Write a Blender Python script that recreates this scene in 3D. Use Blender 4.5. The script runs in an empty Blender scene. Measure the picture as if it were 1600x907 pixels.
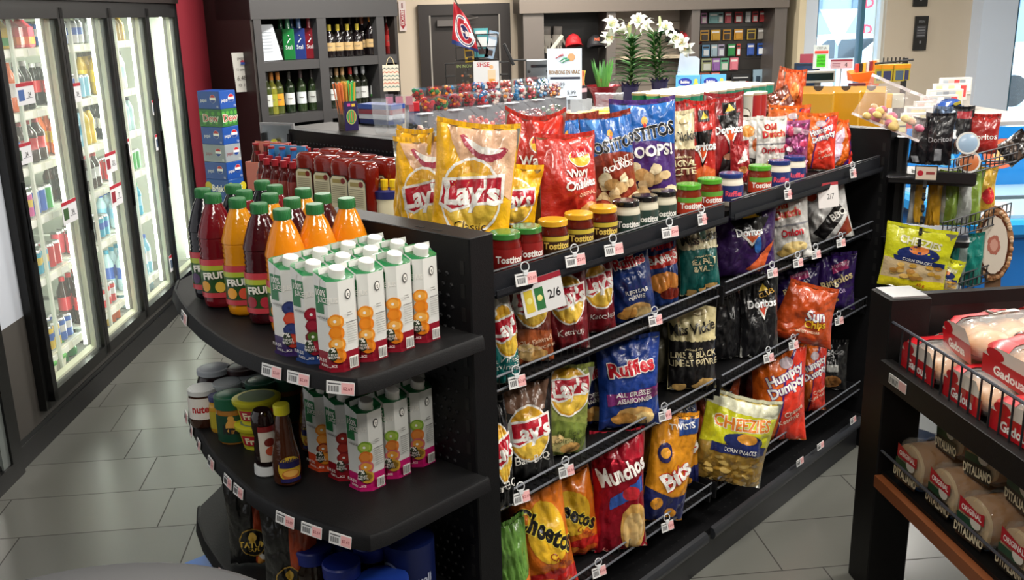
import bpy, bmesh, math, random
from mathutils import Vector, Matrix, noise
SC = bpy.context.scene
COL = SC.collection
R = math.radians
random.seed(7)

# ---------------------------------------------------------------- camera
CAM_H = 1.85
F_PX, PITCH, ROLL, YAW = 1527.57, 0.276802, -0.0232276, -0.1092592
cp, sp, cy, sy, cr, sr = math.cos(PITCH), math.sin(PITCH), math.cos(YAW), math.sin(YAW), math.cos(ROLL), math.sin(ROLL)
def rz(v): return Vector((cy*v[0]-sy*v[1], sy*v[0]+cy*v[1], v[2]))
_r0, _u0, FWD = rz((1, 0, 0)), rz((0, sp, cp)), rz((0, cp, -sp))
# image axes after roll: pixel x axis and pixel up axis in world
RIGHT = _r0*cr + _u0*sr
UP = _u0*cr - _r0*sr
CAM = Vector((0, 0, CAM_H))
cd = bpy.data.cameras.new('camera')
cam = bpy.data.objects.new('camera', cd); COL.objects.link(cam)
cd.sensor_width = 36; cd.lens = F_PX/1600*36; cd.clip_start = 0.02; cd.clip_end = 200
m = Matrix.Identity(4)
for i in range(3):
    m[i][0] = RIGHT[i]; m[i][1] = UP[i]; m[i][2] = -FWD[i]; m[i][3] = CAM[i]
cam.matrix_world = m
SC.camera = cam

# ---------------------------------------------------------------- world, exposure, room and fill lights
w = bpy.data.worlds.new('world'); SC.world = w; w.use_nodes = True
bg = w.node_tree.nodes['Background']; bg.inputs[0].default_value = (0.62, 0.82, 1.0, 1); bg.inputs[1].default_value = 5.0
SC.view_settings.view_transform = 'Standard'; SC.view_settings.look = 'None'
SC.view_settings.exposure = 0.08; SC.view_settings.gamma = 1; SC.view_settings.use_curve_mapping = False
def area_light(name, loc, sx, sy_, power, color, rot=(0, 0, 0)):
    d = bpy.data.lights.new(name, 'AREA'); d.shape = 'RECTANGLE'; d.size = sx; d.size_y = sy_; d.energy = power; d.color = color
    o = bpy.data.objects.new(name, d); COL.objects.link(o); o.location = loc; o.rotation_euler = rot; return o
WARM = (1.0, 0.955, 0.88)
LIGHTS = [(-0.8, 3.2, 16), (1.6, 5.0, 105), (3.9, 3.4, 85), (-0.2, 6.6, 80), (3.6, 7.0, 120), (1.3, 8.8, 130), (1.2, 2.3, 34), (5.8, 5.4, 90), (3.3, 1.6, 50), (-0.5, 0.4, 36), (1.5, 0.6, 40)]  # unseen; the last few are fill added to brighten lower shelves and end cap
for (lx, ly, lp) in LIGHTS:
    area_light('ceiling_and_fill_lamp', (lx, ly, 2.93), 1.15, 0.28, lp, WARM, (0, 0, R(41.5)))

# ---------------------------------------------------------------- pixel helpers (a photo pixel and one known plane give a place in the room)
AG = R(41.5)
U2 = Vector((math.cos(AG), math.sin(AG), 0)); V2 = Vector((-math.sin(AG), math.cos(AG), 0))
def ray(px, py): return FWD + RIGHT*((px-800)/F_PX) - UP*((py-453.5)/F_PX)
def atz(px, py, z): d = ray(px, py); return CAM + d*((z-CAM_H)/d.z)
def atn(px, py, p, n): d = ray(px, py); return CAM + d*((Vector(p)-CAM).dot(n)/d.dot(n))
def atv(px, py, v): return atn(px, py, V2*v, V2)
def atu(px, py, u): return atn(px, py, U2*u, U2)
def aty(px, py, y): return atn(px, py, (0, y, 0), Vector((0, 1, 0)))
def W(u, v, z=0.0): return U2*u + V2*v + Vector((0, 0, z))
def uvz(P): return (P.dot(U2), P.dot(V2), P.z)
def ppm(P): return F_PX/((Vector(P)-CAM).dot(FWD))
def camaz(P): return math.atan2(-P[1], -P[0])  # heading from P to the camera
def proj(P):
    d = Vector(P)-CAM; k = d.dot(FWD); return (800+F_PX*d.dot(RIGHT)/k, 453.5-F_PX*d.dot(UP)/k)

# ---------------------------------------------------------------- materials
def lin(c): return c/12.92 if c <= .04045 else ((c+.055)/1.055)**2.4
def hexc(h):
    h = h.lstrip('#'); h = h if len(h) == 6 else ''.join(c*2 for c in h); return tuple(lin(int(h[i:i+2], 16)/255) for i in (0, 2, 4))+(1,)
_mc = {}
def mat(h, kind='matte'):
    k = (h, kind)
    if k in _mc: return _mc[k]
    m = bpy.data.materials.new(kind+'_'+h.strip('#')); m.use_nodes = True; nt = m.node_tree; b = nt.nodes['Principled BSDF']
    I = b.inputs; I['Base Color'].default_value = hexc(h)
    def bump(scale, dist, detail=2):
        tc = nt.nodes.new('ShaderNodeTexCoord'); n = nt.nodes.new('ShaderNodeTexNoise'); n.inputs['Scale'].default_value = scale; n.inputs['Detail'].default_value = detail
        bp = nt.nodes.new('ShaderNodeBump'); bp.inputs['Distance'].default_value = dist; bp.inputs['Strength'].default_value = 1
        nt.links.new(tc.outputs['Object'], n.inputs['Vector']); nt.links.new(n.outputs[0], bp.inputs['Height']); nt.links.new(bp.outputs[0], I['Normal'])
    if kind == 'matte': I['Roughness'].default_value = .65
    elif kind == 'satin': I['Roughness'].default_value = .4
    elif kind == 'gloss': I['Roughness'].default_value = .15; I['Coat Weight'].default_value = .3
    elif kind == 'powder': I['Roughness'].default_value = .5; I['Specular IOR Level'].default_value = .22; bump(380, .0004)
    elif kind == 'film': I['Roughness'].default_value = .3; I['Coat Weight'].default_value = .5; I['Coat Roughness'].default_value = .1; bump(17, .012, 4)
    elif kind == 'foil': I['Roughness'].default_value = .28; I['Metallic'].default_value = .65; bump(17, .012, 4)
    elif kind == 'print': I['Roughness'].default_value = .35; I['Coat Weight'].default_value = .3; I['Coat Roughness'].default_value = .15
    elif kind == 'filmprint': I['Roughness'].default_value = .3; I['Coat Weight'].default_value = .5; I['Coat Roughness'].default_value = .1; bump(17, .012, 4)
    elif kind == 'metal': I['Metallic'].default_value = 1; I['Roughness'].default_value = .3
    elif kind == 'liquid': I['Roughness'].default_value = .12; I['Coat Weight'].default_value = .25; I['Coat Roughness'].default_value = .04; bump(60, .0012)
    elif kind == 'darkglass': I['Roughness'].default_value = .06; I['Coat Weight'].default_value = .5
    elif kind == 'glass': I['Roughness'].default_value = .02; I['Transmission Weight'].default_value = 1; I['IOR'].default_value = 1.02; I['Specular IOR Level'].default_value = .5
    elif kind == 'plastic': # clear packaging
        I['Roughness'].default_value = .15; I['Alpha'].default_value = .13; I['Coat Weight'].default_value = .6; I['Coat Roughness'].default_value = .08; bump(30, .006, 3)
    elif kind == 'bunbag':
        I['Roughness'].default_value = .18; I['Alpha'].default_value = .34; I['Coat Weight'].default_value = .8; I['Coat Roughness'].default_value = .06; bump(24, .012, 3)
    elif kind == 'breadbag':
        I['Roughness'].default_value = .14; I['Alpha'].default_value = .22; I['Coat Weight'].default_value = 1; I['Coat Roughness'].default_value = .06; bump(26, .03, 4)
    elif kind == 'pane':
        I['Roughness'].default_value = .03; I['Alpha'].default_value = .10; I['Coat Weight'].default_value = .6; I['Coat Roughness'].default_value = .02
    elif kind == 'leaf': I['Roughness'].default_value = .45
    elif kind.startswith('emit'):
        I['Emission Color'].default_value = hexc(h); I['Emission Strength'].default_value = float(kind[4:])
    _mc[k] = m; return m

# ---------------------------------------------------------------- mesh builder
class MB:
    def __init__(s): s.v = []; s.f = []; s.m = []; s.mats = []; s.T = Matrix.Identity(4)
    def at(s, loc=(0, 0, 0), rotz=0, rx=0, ry=0, sc=1):
        s.T = Matrix.Translation(Vector(loc)) @ Matrix.Rotation(rotz, 4, 'Z') @ Matrix.Rotation(ry, 4, 'Y') @ Matrix.Rotation(rx, 4, 'X') @ Matrix.Scale(sc, 4); return s
    def mi(s, m):
        if isinstance(m, str): m = mat(m)
        if m not in s.mats: s.mats.append(m)
        return s.mats.index(m)
    def add(s, vs, fs, m):
        b = len(s.v); k = s.mi(m); T = s.T
        s.v += [T @ Vector(v) for v in vs]
        for f in fs: s.f.append([b+i for i in f]); s.m.append(k)
        return s
    def box(s, x0, x1, y0, y1, z0, z1, m, bev=0):
        if bev:
            b = bev; vs = []
            for z, i in ((z0, b*.6), (z0+b*.6, 0), (z1-b*.6, 0), (z1, b*.6)):
                vs += [(x0+i, y0+b+i, z), (x0+b+i, y0+i, z), (x1-b-i, y0+i, z), (x1-i, y0+b+i, z), (x1-i, y1-b-i, z), (x1-b-i, y1-i, z), (x0+b+i, y1-i, z), (x0+i, y1-b-i, z)]
            fs = [list(range(7, -1, -1)), list(range(24, 32))]
            for r in range(3):
                for i in range(8): j = (i+1) % 8; fs.append([r*8+i, r*8+j, r*8+8+j, r*8+8+i])
            return s.add(vs, fs, m)
        vs = [(x0, y0, z0), (x1, y0, z0), (x1, y1, z0), (x0, y1, z0), (x0, y0, z1), (x1, y0, z1), (x1, y1, z1), (x0, y1, z1)]
        return s.add(vs, [(3, 2, 1, 0), (4, 5, 6, 7), (0, 1, 5, 4), (1, 2, 6, 5), (2, 3, 7, 6), (3, 0, 4, 7)], m)
    def lathe(s, prof, m, seg=20, c=(0, 0), cap=True, sx=1, sy=1, mats=None):
        vs = []
        for r, z in prof:
            for k in range(seg): a = 2*math.pi*k/seg; vs.append((c[0]+r*sx*math.cos(a), c[1]+r*sy*math.sin(a), z))
        n = len(prof)
        for i in range(n-1):
            fs = [(i*seg+k, i*seg+(k+1) % seg, (i+1)*seg+(k+1) % seg, (i+1)*seg+k) for k in range(seg)]
            if i == 0: base = len(s.v); s.add(vs, fs, mats[0] if mats else m)
            else:
                kk = s.mi(mats[i] if mats else m)
                for f in fs: s.f.append([base+q for q in f]); s.m.append(kk)
        if cap:
            s.f.append([base+k for k in range(seg-1, -1, -1)]); s.m.append(s.mi(mats[0] if mats else m))
            s.f.append([base+(n-1)*seg+k for k in range(seg)]); s.m.append(s.mi(mats[-1] if mats else m))
        return s
    def tube(s, pts, r, m, seg=6, taper=None):
        pts = [Vector(p) for p in pts]; vs = []; n = len(pts)
        for i, p in enumerate(pts):
            d = (pts[min(i+1, n-1)]-pts[max(i-1, 0)]).normalized()
            a = d.cross(Vector((0, 0, 1))); a = a.normalized() if a.length > 1e-4 else Vector((1, 0, 0)); b = d.cross(a)
            rr = r if taper is None else r+(taper-r)*i/(n-1)
            for k in range(seg): t = 2*math.pi*k/seg; vs.append(p+a*(rr*math.cos(t))+b*(rr*math.sin(t)))
        fs = [(i*seg+k, i*seg+(k+1) % seg, (i+1)*seg+(k+1) % seg, (i+1)*seg+k) for i in range(n-1) for k in range(seg)]
        fs += [tuple(range(seg-1, -1, -1)), tuple((n-1)*seg+k for k in range(seg))]
        return s.add(vs, fs, m)
    def prism(s, poly, z0, z1, m, mtop=None):
        n = len(poly); vs = [(x, y, z0) for x, y in poly]+[(x, y, z1) for x, y in poly]
        s.add(vs, [tuple(range(n-1, -1, -1))]+[(i, (i+1) % n, n+(i+1) % n, n+i) for i in range(n)], m)
        b = len(s.v)-2*n; s.f.append([b+n+i for i in range(n)]); s.m.append(s.mi(mtop or m)); return s
    def quad(s, a, b, c, d, m): return s.add([a, b, c, d], [(0, 1, 2, 3)], m)
    def sphere(s, c, r, m, seg=12, rings=8, sx=1, sy=1, sz=1):
        c = Vector(c); vs = [c+Vector((0, 0, -r*sz))]; 
        for i in range(1, rings):
            t = math.pi*i/rings
            for k in range(seg): a = 2*math.pi*k/seg; vs.append(c+Vector((r*sx*math.sin(t)*math.cos(a), r*sy*math.sin(t)*math.sin(a), -r*sz*math.cos(t))))
        vs.append(c+Vector((0, 0, r*sz))); L = len(vs)-1
        fs = [(0, 1+(k+1) % seg, 1+k) for k in range(seg)]
        for i in range(rings-2): fs += [(1+i*seg+k, 1+i*seg+(k+1) % seg, 1+(i+1)*seg+(k+1) % seg, 1+(i+1)*seg+k) for k in range(seg)]
        fs += [(L, 1+(rings-2)*seg+k, 1+(rings-2)*seg+(k+1) % seg) for k in range(seg)]
        return s.add(vs, fs, m)
    def text(s, t, size, m, loc=(0, 0, 0), right=(1, 0, 0), up=(0, 0, 1), bold=0, sx=1, eps=0):
        vs, fs = textmesh(t, bold); r = Vector(right).normalized(); u = Vector(up).normalized(); L = Vector(loc)
        return s.add([L+r*(x*size*sx)+u*(y*size) for x, y in vs], fs, m)
    def build(s, name, parent=None, loc=None, smooth=35, kind=None):
        me = bpy.data.meshes.new(name); me.from_pydata([tuple(v) for v in s.v], [], s.f)
        for mm in s.mats: me.materials.append(mm)
        me.polygons.foreach_set('material_index', s.m)
        if smooth:
            me.polygons.foreach_set('use_smooth', [True]*len(me.polygons)); me.update(); me.set_sharp_from_angle(angle=R(smooth))
        me.update()
        o = bpy.data.objects.new(name, me); COL.objects.link(o)
        if parent: o.parent = parent
        if loc is not None: o.location = loc
        if kind: o['kind'] = kind
        return o
_tc = {}
def textmesh(t, bold=0):
    k = (t, bold)
    if k in _tc: return _tc[k]
    c = bpy.data.curves.new('t', 'FONT'); c.body = t; c.size = 1.4; c.align_x = 'CENTER'; c.offset = bold; c.resolution_u = 2
    o = bpy.data.objects.new('t', c); COL.objects.link(o)
    bpy.context.view_layer.update()
    me = bpy.data.meshes.new_from_object(o.evaluated_get(bpy.context.evaluated_depsgraph_get()))
    vs = [(v.co.x, v.co.y-.5) for v in me.vertices]; fs = [tuple(p.vertices) for p in me.polygons]
    bpy.data.objects.remove(o); bpy.data.curves.remove(c); bpy.data.meshes.remove(me)
    _tc[k] = (vs, fs); return vs, fs
# ---- printed artwork laid on any surface F(s,t)->point (s -1..1 across, t 0..1 up)
def art(mb, F, prims, asp, eps=.0008, ds=.065, dt=.03, kind='print', fast=False, nh=.01):
    """asp = height / half width of the surface"""
    def nrm(s, t):
        h = nh; a = F(min(1, s+h), t)-F(max(-1, s-h), t); b = F(s, min(t+h*.5, 1))-F(s, max(t-h*.5, 0)); n = a.cross(b); return n.normalized() if n.length > 1e-9 else Vector((0, -1, 0))
    lay = 0
    for p in prims:
        lay += 1; k = p[0]; col = p[-1]
        polys = []
        if k == 'rect': s0, t0, s1, t1 = p[1:5]; vs = [(s0, t0), (s1, t0), (s1, t1), (s0, t1)]; fs = [(0, 1, 2, 3)]
        elif k == 'ell':
            c, d, a, b = p[1:5]; n = 20; vs = [(c+a*math.cos(2*math.pi*i/n), d+b*math.sin(2*math.pi*i/n)) for i in range(n)]; fs = [tuple(range(n))]
        elif k == 'poly': vs = p[1]; fs = [tuple(range(len(vs)))]
        elif k == 'text':  # str, s, t, height, rot, sx, bold
            _, st, c, d, h, rot, sxx, bo = p[:8]; tv, fs = textmesh(st, bo); ca, sa = math.cos(R(rot)), math.sin(R(rot))
            ex = max(abs(x*sxx*ca-y*sa) for x, y in tv)*h*asp; lim = .94-abs(c)
            if abs(c) > .02 and ex > lim: c = c*.5; lim = .94-abs(c)
            q = min(1, max(.2, lim)/ex) if ex > 0 else 1; qv = 1-(1-q)*.35
            vs = [(c+(x*sxx*ca*q-y*sa*qv)*h*asp, d+(x*sxx*sa*q+y*ca*qv)*h) for x, y in tv]
        bm = bmesh.new(); bv = [bm.verts.new((x, y, 0)) for x, y in vs]
        for f in fs:
            try: bm.faces.new([bv[i] for i in f])
            except Exception: pass
        if not fast:
            xs = [v[0] for v in vs]; ys = [v[1] for v in vs]
            q = math.ceil(min(xs)/ds)*ds
            while q < max(xs): bmesh.ops.bisect_plane(bm, geom=bm.verts[:]+bm.edges[:]+bm.faces[:], plane_co=(q, 0, 0), plane_no=(1, 0, 0)); q += ds
            q = math.ceil(min(ys)/dt)*dt
            while q < max(ys): bmesh.ops.bisect_plane(bm, geom=bm.verts[:]+bm.edges[:]+bm.faces[:], plane_co=(0, q, 0), plane_no=(0, 1, 0)); q += dt
        bm.verts.index_update(); out = []
        for v in bm.verts:
            s_, t_ = max(-1, min(1, v.co.x)), max(0, min(1, v.co.y)); out.append(F(s_, t_)+nrm(s_, t_)*(eps*(1+.55*lay)))
        mb.add(out, [[v.index for v in f.verts] for f in bm.faces], mat(col, kind) if isinstance(col, str) else col)
        bm.free()
def tag(o, label, cat, group=None):
    o['label'] = label; o['category'] = cat
    if group: o['group'] = group
    return o
def empty(name, loc, rotz=0, label=None, cat=None, group=None):
    o = bpy.data.objects.new(name, None); COL.objects.link(o); o.location = loc; o.rotation_euler = (0, 0, rotz); o.empty_display_size = .05
    if label: tag(o, label, cat, group)
    return o
def place(o, loc, rotz=0, rx=0):
    o.location = loc; o.rotation_euler = (rx, 0, rotz); return o
def copy_tree(o, parent=None):
    c = o.copy(); COL.objects.link(c)
    if parent: c.parent = parent
    for ch in list(o.children): copy_tree(ch, c)
    return c
ORD = ['first', 'second', 'third', 'fourth', 'fifth', 'sixth', 'seventh', 'eighth', 'ninth', 'tenth', 'eleventh', 'twelfth', 'thirteenth', 'fourteenth', 'fifteenth', 'sixteenth', 'seventeenth', 'eighteenth', 'nineteenth', 'twentieth']
BLK = '#101012'; GRY = '#55524f'
# ================================================================ THE ROOM
def tile_floor():
    m = bpy.data.materials.new('porcelain_tile'); m.use_nodes = True; nt = m.node_tree; N = nt.nodes; L = nt.links; b = N['Principled BSDF']
    def mth(op, a, c=None, d=None):
        n = N.new('ShaderNodeMath'); n.operation = op
        for i, q in enumerate((a, c, d)):
            if q is None: continue
            if isinstance(q, (int, float)): n.inputs[i].default_value = q
            else: L.new(q, n.inputs[i])
        return n.outputs[0]
    tc = N.new('ShaderNodeTexCoord'); sx = N.new('ShaderNodeSeparateXYZ'); L.new(tc.outputs['Object'], sx.inputs[0])
    P = .32076
    r = mth('DIVIDE', mth('SUBTRACT', 5.7089, sx.outputs[1]), P); k = mth('FLOOR', r); fr = mth('FRACT', r)
    x = mth('DIVIDE', mth('SUBTRACT', mth('SUBTRACT', sx.outputs[0], -1.8544), mth('MULTIPLY', k, .14259)), 2*P); fx = mth('FRACT', x); kx = mth('FLOOR', x)
    ga = mth('LESS_THAN', fr, .016); gb = mth('LESS_THAN', fx, .008); g = mth('MAXIMUM', ga, gb)
    cb = N.new('ShaderNodeCombineXYZ'); L.new(k, cb.inputs[0]); L.new(kx, cb.inputs[1]); wn = N.new('ShaderNodeTexWhiteNoise'); L.new(cb.outputs[0], wn.inputs[0])
    mp = N.new('ShaderNodeMapping'); mp.inputs['Scale'].default_value = (3, 60, 3); L.new(tc.outputs['Object'], mp.inputs[0])
    nz = N.new('ShaderNodeTexNoise'); nz.inputs['Scale'].default_value = 2.2; nz.inputs['Detail'].default_value = 5; L.new(mp.outputs[0], nz.inputs['Vector'])
    n2 = N.new('ShaderNodeTexNoise'); n2.inputs['Scale'].default_value = 3.5; n2.inputs['Detail'].default_value = 4; L.new(tc.outputs['Object'], n2.inputs['Vector'])
    val = mth('ADD', mth('MULTIPLY', wn.outputs[0], .30), mth('ADD', mth('MULTIPLY', nz.outputs[0], .07), mth('MULTIPLY', n2.outputs[0], .02)))
    cr_ = N.new('ShaderNodeValToRGB'); cr_.color_ramp.elements[0].position = .0; cr_.color_ramp.elements[0].color = hexc('#5e5f5a'); cr_.color_ramp.elements[1].position = .8; cr_.color_ramp.elements[1].color = hexc('#777770'); L.new(val, cr_.inputs[0])
    mx = N.new('ShaderNodeMix'); mx.data_type = 'RGBA'; L.new(g, mx.inputs[0]); L.new(cr_.outputs[0], mx.inputs[6]); mx.inputs[7].default_value = hexc('#35332f')
    L.new(mx.outputs[2], b.inputs['Base Color'])
    L.new(mth('ADD', mth('MULTIPLY', g, .4), .28), b.inputs['Roughness'])
    bp = N.new('ShaderNodeBump'); bp.inputs['Distance'].default_value = .0015; bp.inputs['Strength'].default_value = .6; L.new(mth('SUBTRACT', mth('MULTIPLY', nz.outputs[0], .015), g), bp.inputs['Height']); L.new(bp.outputs[0], b.inputs['Normal'])
    return m
o = MB().box(-5, 9, -1.5, 13, -.1, 0, tile_floor()).build('floor', kind='structure')
MB().box(-5, 9, -1.5, 13, 3.0, 3.1, 'matte' and mat('#d8d4cc')).build('ceiling', kind='structure')
for i, (lx, ly, lp) in enumerate(LIGHTS):
    fx = empty('ceiling_light', (lx, ly, 3.0), R(41.5), 'unseen panel of the ceiling and fill lights, '+ORD[i]+' of eleven', 'light', 'unseen ceiling and fill light panels above the store')
    MB().box(-.62, .62, -.17, .17, -.05, 0, mat('#e8e8e4')).build('light_frame', fx)
    MB().box(-.56, .56, -.13, .13, -.056, -.05, mat('#fff6e6', 'emit3')).build('light_diffuser', fx)

# ---- cooler wall: line through q0 with direction tdir (nearly along +Y); s runs along the doors
Q0 = Vector((-1.70, 4.05, 0)); TD = Vector((.0823, .9966, 0)).normalized(); ND = Vector((TD.y, -TD.x, 0))   # ND points into the aisle
CR = math.atan2(TD.y, TD.x)
def CW(s, d, z): return Q0+TD*s+ND*d+Vector((0, 0, z))   # d<0 goes into the cooler
CM = Matrix.Translation(Q0) @ Matrix.Rotation(CR, 4, 'Z')   # local x = along doors, local y = INTO the cooler (left of TD)
def cmb(): b = MB(); b.T = CM; return b
b = cmb(); b.box(-3.2, .27, .0, .12, .62, 3, mat('#c9cfda')); b.box(-3.2, .27, -.002, .12, 0, .62, mat('#4a4642'))
b.box(.0, 2.95, -.005, .1, .0, .12, mat('#17181a', 'satin')); b.box(.27, 2.95, .0, .1, .12, .21, mat('#4c4a47')); b.box(.27, 2.95, .0, .1, 1.97, 3, mat('#c5cad3'))
b.box(2.87, 2.95, .0, .1, .21, 1.97, mat('#c5cad3'))
b.build('wall_left', kind='structure')
b = cmb(); b.box(-3.2, 2.95, -.012, -.006, 0, .1, mat('#141416', 'satin')); b.build('baseboard_left', kind='structure')
# grey/black door frame standing left of the coolers
b = cmb(); 
b.box(-1.0, -.13, -.006, -.002, .08, 2.0, mat('#3c4342', 'gloss')); b.box(-.16, -.10, -.02, -.003, .08, 2.0, mat('#7d8482', 'satin')); b.box(-.10, -.01, -.03, .04, 0, 2.05, mat('#0d0d0e', 'satin')); b.box(-1.0, -.10, -.03, -.003, 0, .08, mat('#0d0d0e', 'satin'))
b.build('trim_1', kind='structure')

# red wall between the coolers and the drinks cabinet
pa = CW(2.95, 0, 0); _ul = uvz(atv(397, 60, 6.0))[0]; pb = W(_ul-.02, uvz(atu(327, 60, _ul))[1])
b = MB(); d = (pb-pa).normalized(); n = Vector((-d.y, d.x, 0))
b.prism([tuple((pa)[:2]), tuple((pb)[:2]), tuple((pb+n*.1)[:2]), tuple((pa+n*.1)[:2])], 0, 3, mat('#741523'))
b.build('wall_red', kind='structure')
# back wall, beige with a door opening drawn as door leaf + frame
YB = 10.6
xw0 = aty(560, 60, YB).x; xw1 = aty(1228, 60, YB).x
b = MB(); b.box(xw0, xw1+.1, YB, YB+.15, 0, 3, mat('#cbbba6')); b.build('wall_back', kind='structure')
# door
d0 = aty(655, 60, YB).x; d1 = aty(797, 60, YB).x; dz = aty(725, 6, YB).z
fr = MB(); T = .11
for (a, c, z0, z1) in ((d0, d0+T, 0, dz), (d1-T, d1, 0, dz), (d0+T, d1-T, dz-T, dz)): fr.box(a, c, YB-.06, YB, z0, z1, mat('#2b2523', 'satin'))
for (a, c) in ((d0+T, d0+T+.015), (d1-T-.015, d1-T)): fr.box(a, c, YB-.062, YB, 0, dz-T, mat('#9a948c'))
door = MB().box(d0+T, d1-T, YB-.03, YB, 0, dz-T, mat('#2e2825', 'satin')).build('door_1', kind='structure')
f_ = fr.build('door_frame', door); 
b = MB(); cx = aty(700, 25, YB).x; b.box(cx-.12, cx+.16, YB-.1, YB-.03, dz-T-.11, dz-T-.05, mat('#5c5754', 'satin')); b.tube([(cx+.1, YB-.08, dz-T-.06), (cx+.3, YB-.14, dz-T-.03), (cx+.15, YB-.04, dz-T)], .012, mat('#5c5754')); b.build('door_closer', door)
b = MB(); b.box(d1-T-.12, d1-T-.06, YB-.05, YB-.03, .95, 1.15, mat('#8a8580', 'metal')); b.tube([(d1-T-.09, YB-.05, 1.02), (d1-T-.09, YB-.09, 1.02), (d1-T-.2, YB-.09, 1.02)], .012, mat('#8a8580', 'metal')); b.build('door_handle', door)
# right side: white column, windows, beige pier, white column, window (a wall facing the camera)
YW = 10.2
def xw(px): return aty(px, 80, YW).x
b = MB(); b.box(xw(1228), xw(1238), YW-.3, YW+.2, 0, 3, mat('#cbbd9f')); b.box(xw(1238), xw(1262), YW-.2, YW+.2, 0, 3, mat('#d3dce8')); b.build('trim_2', kind='structure')
b = MB(); b.box(xw(1377), xw(1515), YW-.05, YW+.2, 0, 3, mat('#c4b6a2')); b.build('wall_window_pier', kind='structure')
b = MB(); b.box(xw(1508), xw(1561), YW-.25, YW+.2, 0, 3, mat('#cfd9e8')); b.build('trim_3', kind='structure')
b = MB(); b.box(xw(1262), xw(1377), YW, YW+.15, 0, .75, mat('#cfd6df')); b.box(xw(1561), 9, YW, YW+.15, 0, .35, mat('#cfd6df'))
b.box(xw(1262), 9, YW, YW+.15, 2.6, 3, mat('#cfd6df')); b.build('wall_window', kind='structure')
def window(name, x0, x1, z0, z1, mulls):
    wn_ = MB().box(x0, x1, YW+.06, YW+.075, z0, z1, mat('#dff0f5', 'pane')).build(name, kind='structure')
    b = MB(); t = .035
    for q in (x0, x1-t): b.box(q, q+t, YW+.02, YW+.1, z0, z1, mat('#dfe9ee'))
    b.box(x0, x1, YW+.02, YW+.1, z0, z0+.05, mat('#dfe9ee'))
    for q in mulls: b.box(q-.022, q+.022, YW+.01, YW+.1, z0, z1, mat('#3f6f85'))
    b.build('window_frame', wn_)
window('window_1', xw(1262), xw(1377), .75, 2.6, [xw(1273), xw(1345)])
window('window_2', xw(1561), 9, .35, 2.6, [xw(1583)])
# far side walls closing the room
MB().box(-5, xw0+.1, YB-.1, YB+.05, 0, 3, mat('#8f8579')).build('wall_far_left', kind='structure')

# ---- outside: snowy street
MB().box(-20, 60, 13.05, 80, -.35, -.25, mat('#e8eef2')).build('ground_outside', kind='structure')
b = MB(); b.box(8, 40, 50, 56, -.3, 6.5, mat('#8f9fac')); 
for i in range(8): b.box(9+i*3.6, 11+i*3.6, 49.9, 50, 1.5, 3.2, mat('#5e7487', 'satin'))
o = b.build('street_building'); tag(o, 'grey flat-roofed building across the snowy street', 'building')
pc = aty(1360, 62, 24); 
def car(loc, rz_, col, label):
    c = empty('car', loc, rz_, label, 'car')
    b = MB(); prof = [(-2.2, .3), (-2.2, .8), (-1.3, .95), (-.7, 1.42), (.8, 1.45), (1.5, 1.0), (2.2, .85), (2.25, .3)]
    for sgn in (0,):
        n = len(prof); vs = [(x, -.85, z) for x, z in prof]+[(x, .85, z) for x, z in prof]
        b.add(vs, [tuple(range(n)), tuple(range(2*n-1, n-1, -1))]+[(i, n+i, n+(i+1) % n, (i+1) % n) for i in range(n)], mat(col, 'gloss'))
    b.build('car_body', c)
    b = MB(); 
    for y in (-.86, .855): b = MB(); b.add([(-1.15, y, .95), (-.65, y, 1.36), (.7, y, 1.38), (1.3, y, 1.0)], [(0, 3, 2, 1)], mat('#3a4a55', 'gloss')); b.build('car_window', c)
    for x in (-1.35, 1.4):
        for y in (-.8, .8):
            b = MB(); b.T = Matrix.Translation((x, y, .32)) @ Matrix.Rotation(R(90), 4, 'X'); b.lathe([(.32, -.1), (.32, .1)], '#1c1c1e', 16); b.build('wheel', c)
g0 = aty(1310, 62, 22); car((g0.x, 22, -.25), 0, '#e6ebf0', 'white car parked in the street left of the thin window mullion')
g0 = aty(1368, 72, 20); car((g0.x+1.2, 20, -.25), 0, '#dfe5ea', 'white car at the right edge of the first window')
# yield sign
p = aty(1311, 42, 17); ys = empty('yield_sign', (p.x, 17, -.25), 0, 'white triangular road sign on a post seen through the window', 'sign')
b = MB(); h = p.z+.25; b.prism([(-.36, 0), (.36, 0), (0, -.62)], 0, .02, mat('#eef2f4')); 
for i, v in enumerate(b.v): b.v[i] = Vector((v.x, v.z, v.y+h+.3))
b.build('sign_panel', ys, smooth=0); MB().tube([(0, .05, 0), (0, .05, h+.2)], .03, mat('#8e989c')).build('sign_post', ys)
p = aty(1357, 25, 30); o = MB().box(-.25, .25, 0, .2, -.9, .9, mat('#8e98a0')).text('D', .3, mat('#e8203a', 'emit0.6'), (0, -.01, .4), bold=.03).text('D', .3, mat('#e8203a', 'emit0.6'), (0, -.01, -.4), bold=.03)
o.box(-.05, .05, .02, .1, -p.z-.25, -.9, mat('#8e98a0')); o = o.build('road_sign', loc=(p.x, 30, p.z)); tag(o, 'tall roadside sign with glowing red letters beyond the window', 'sign')
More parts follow.
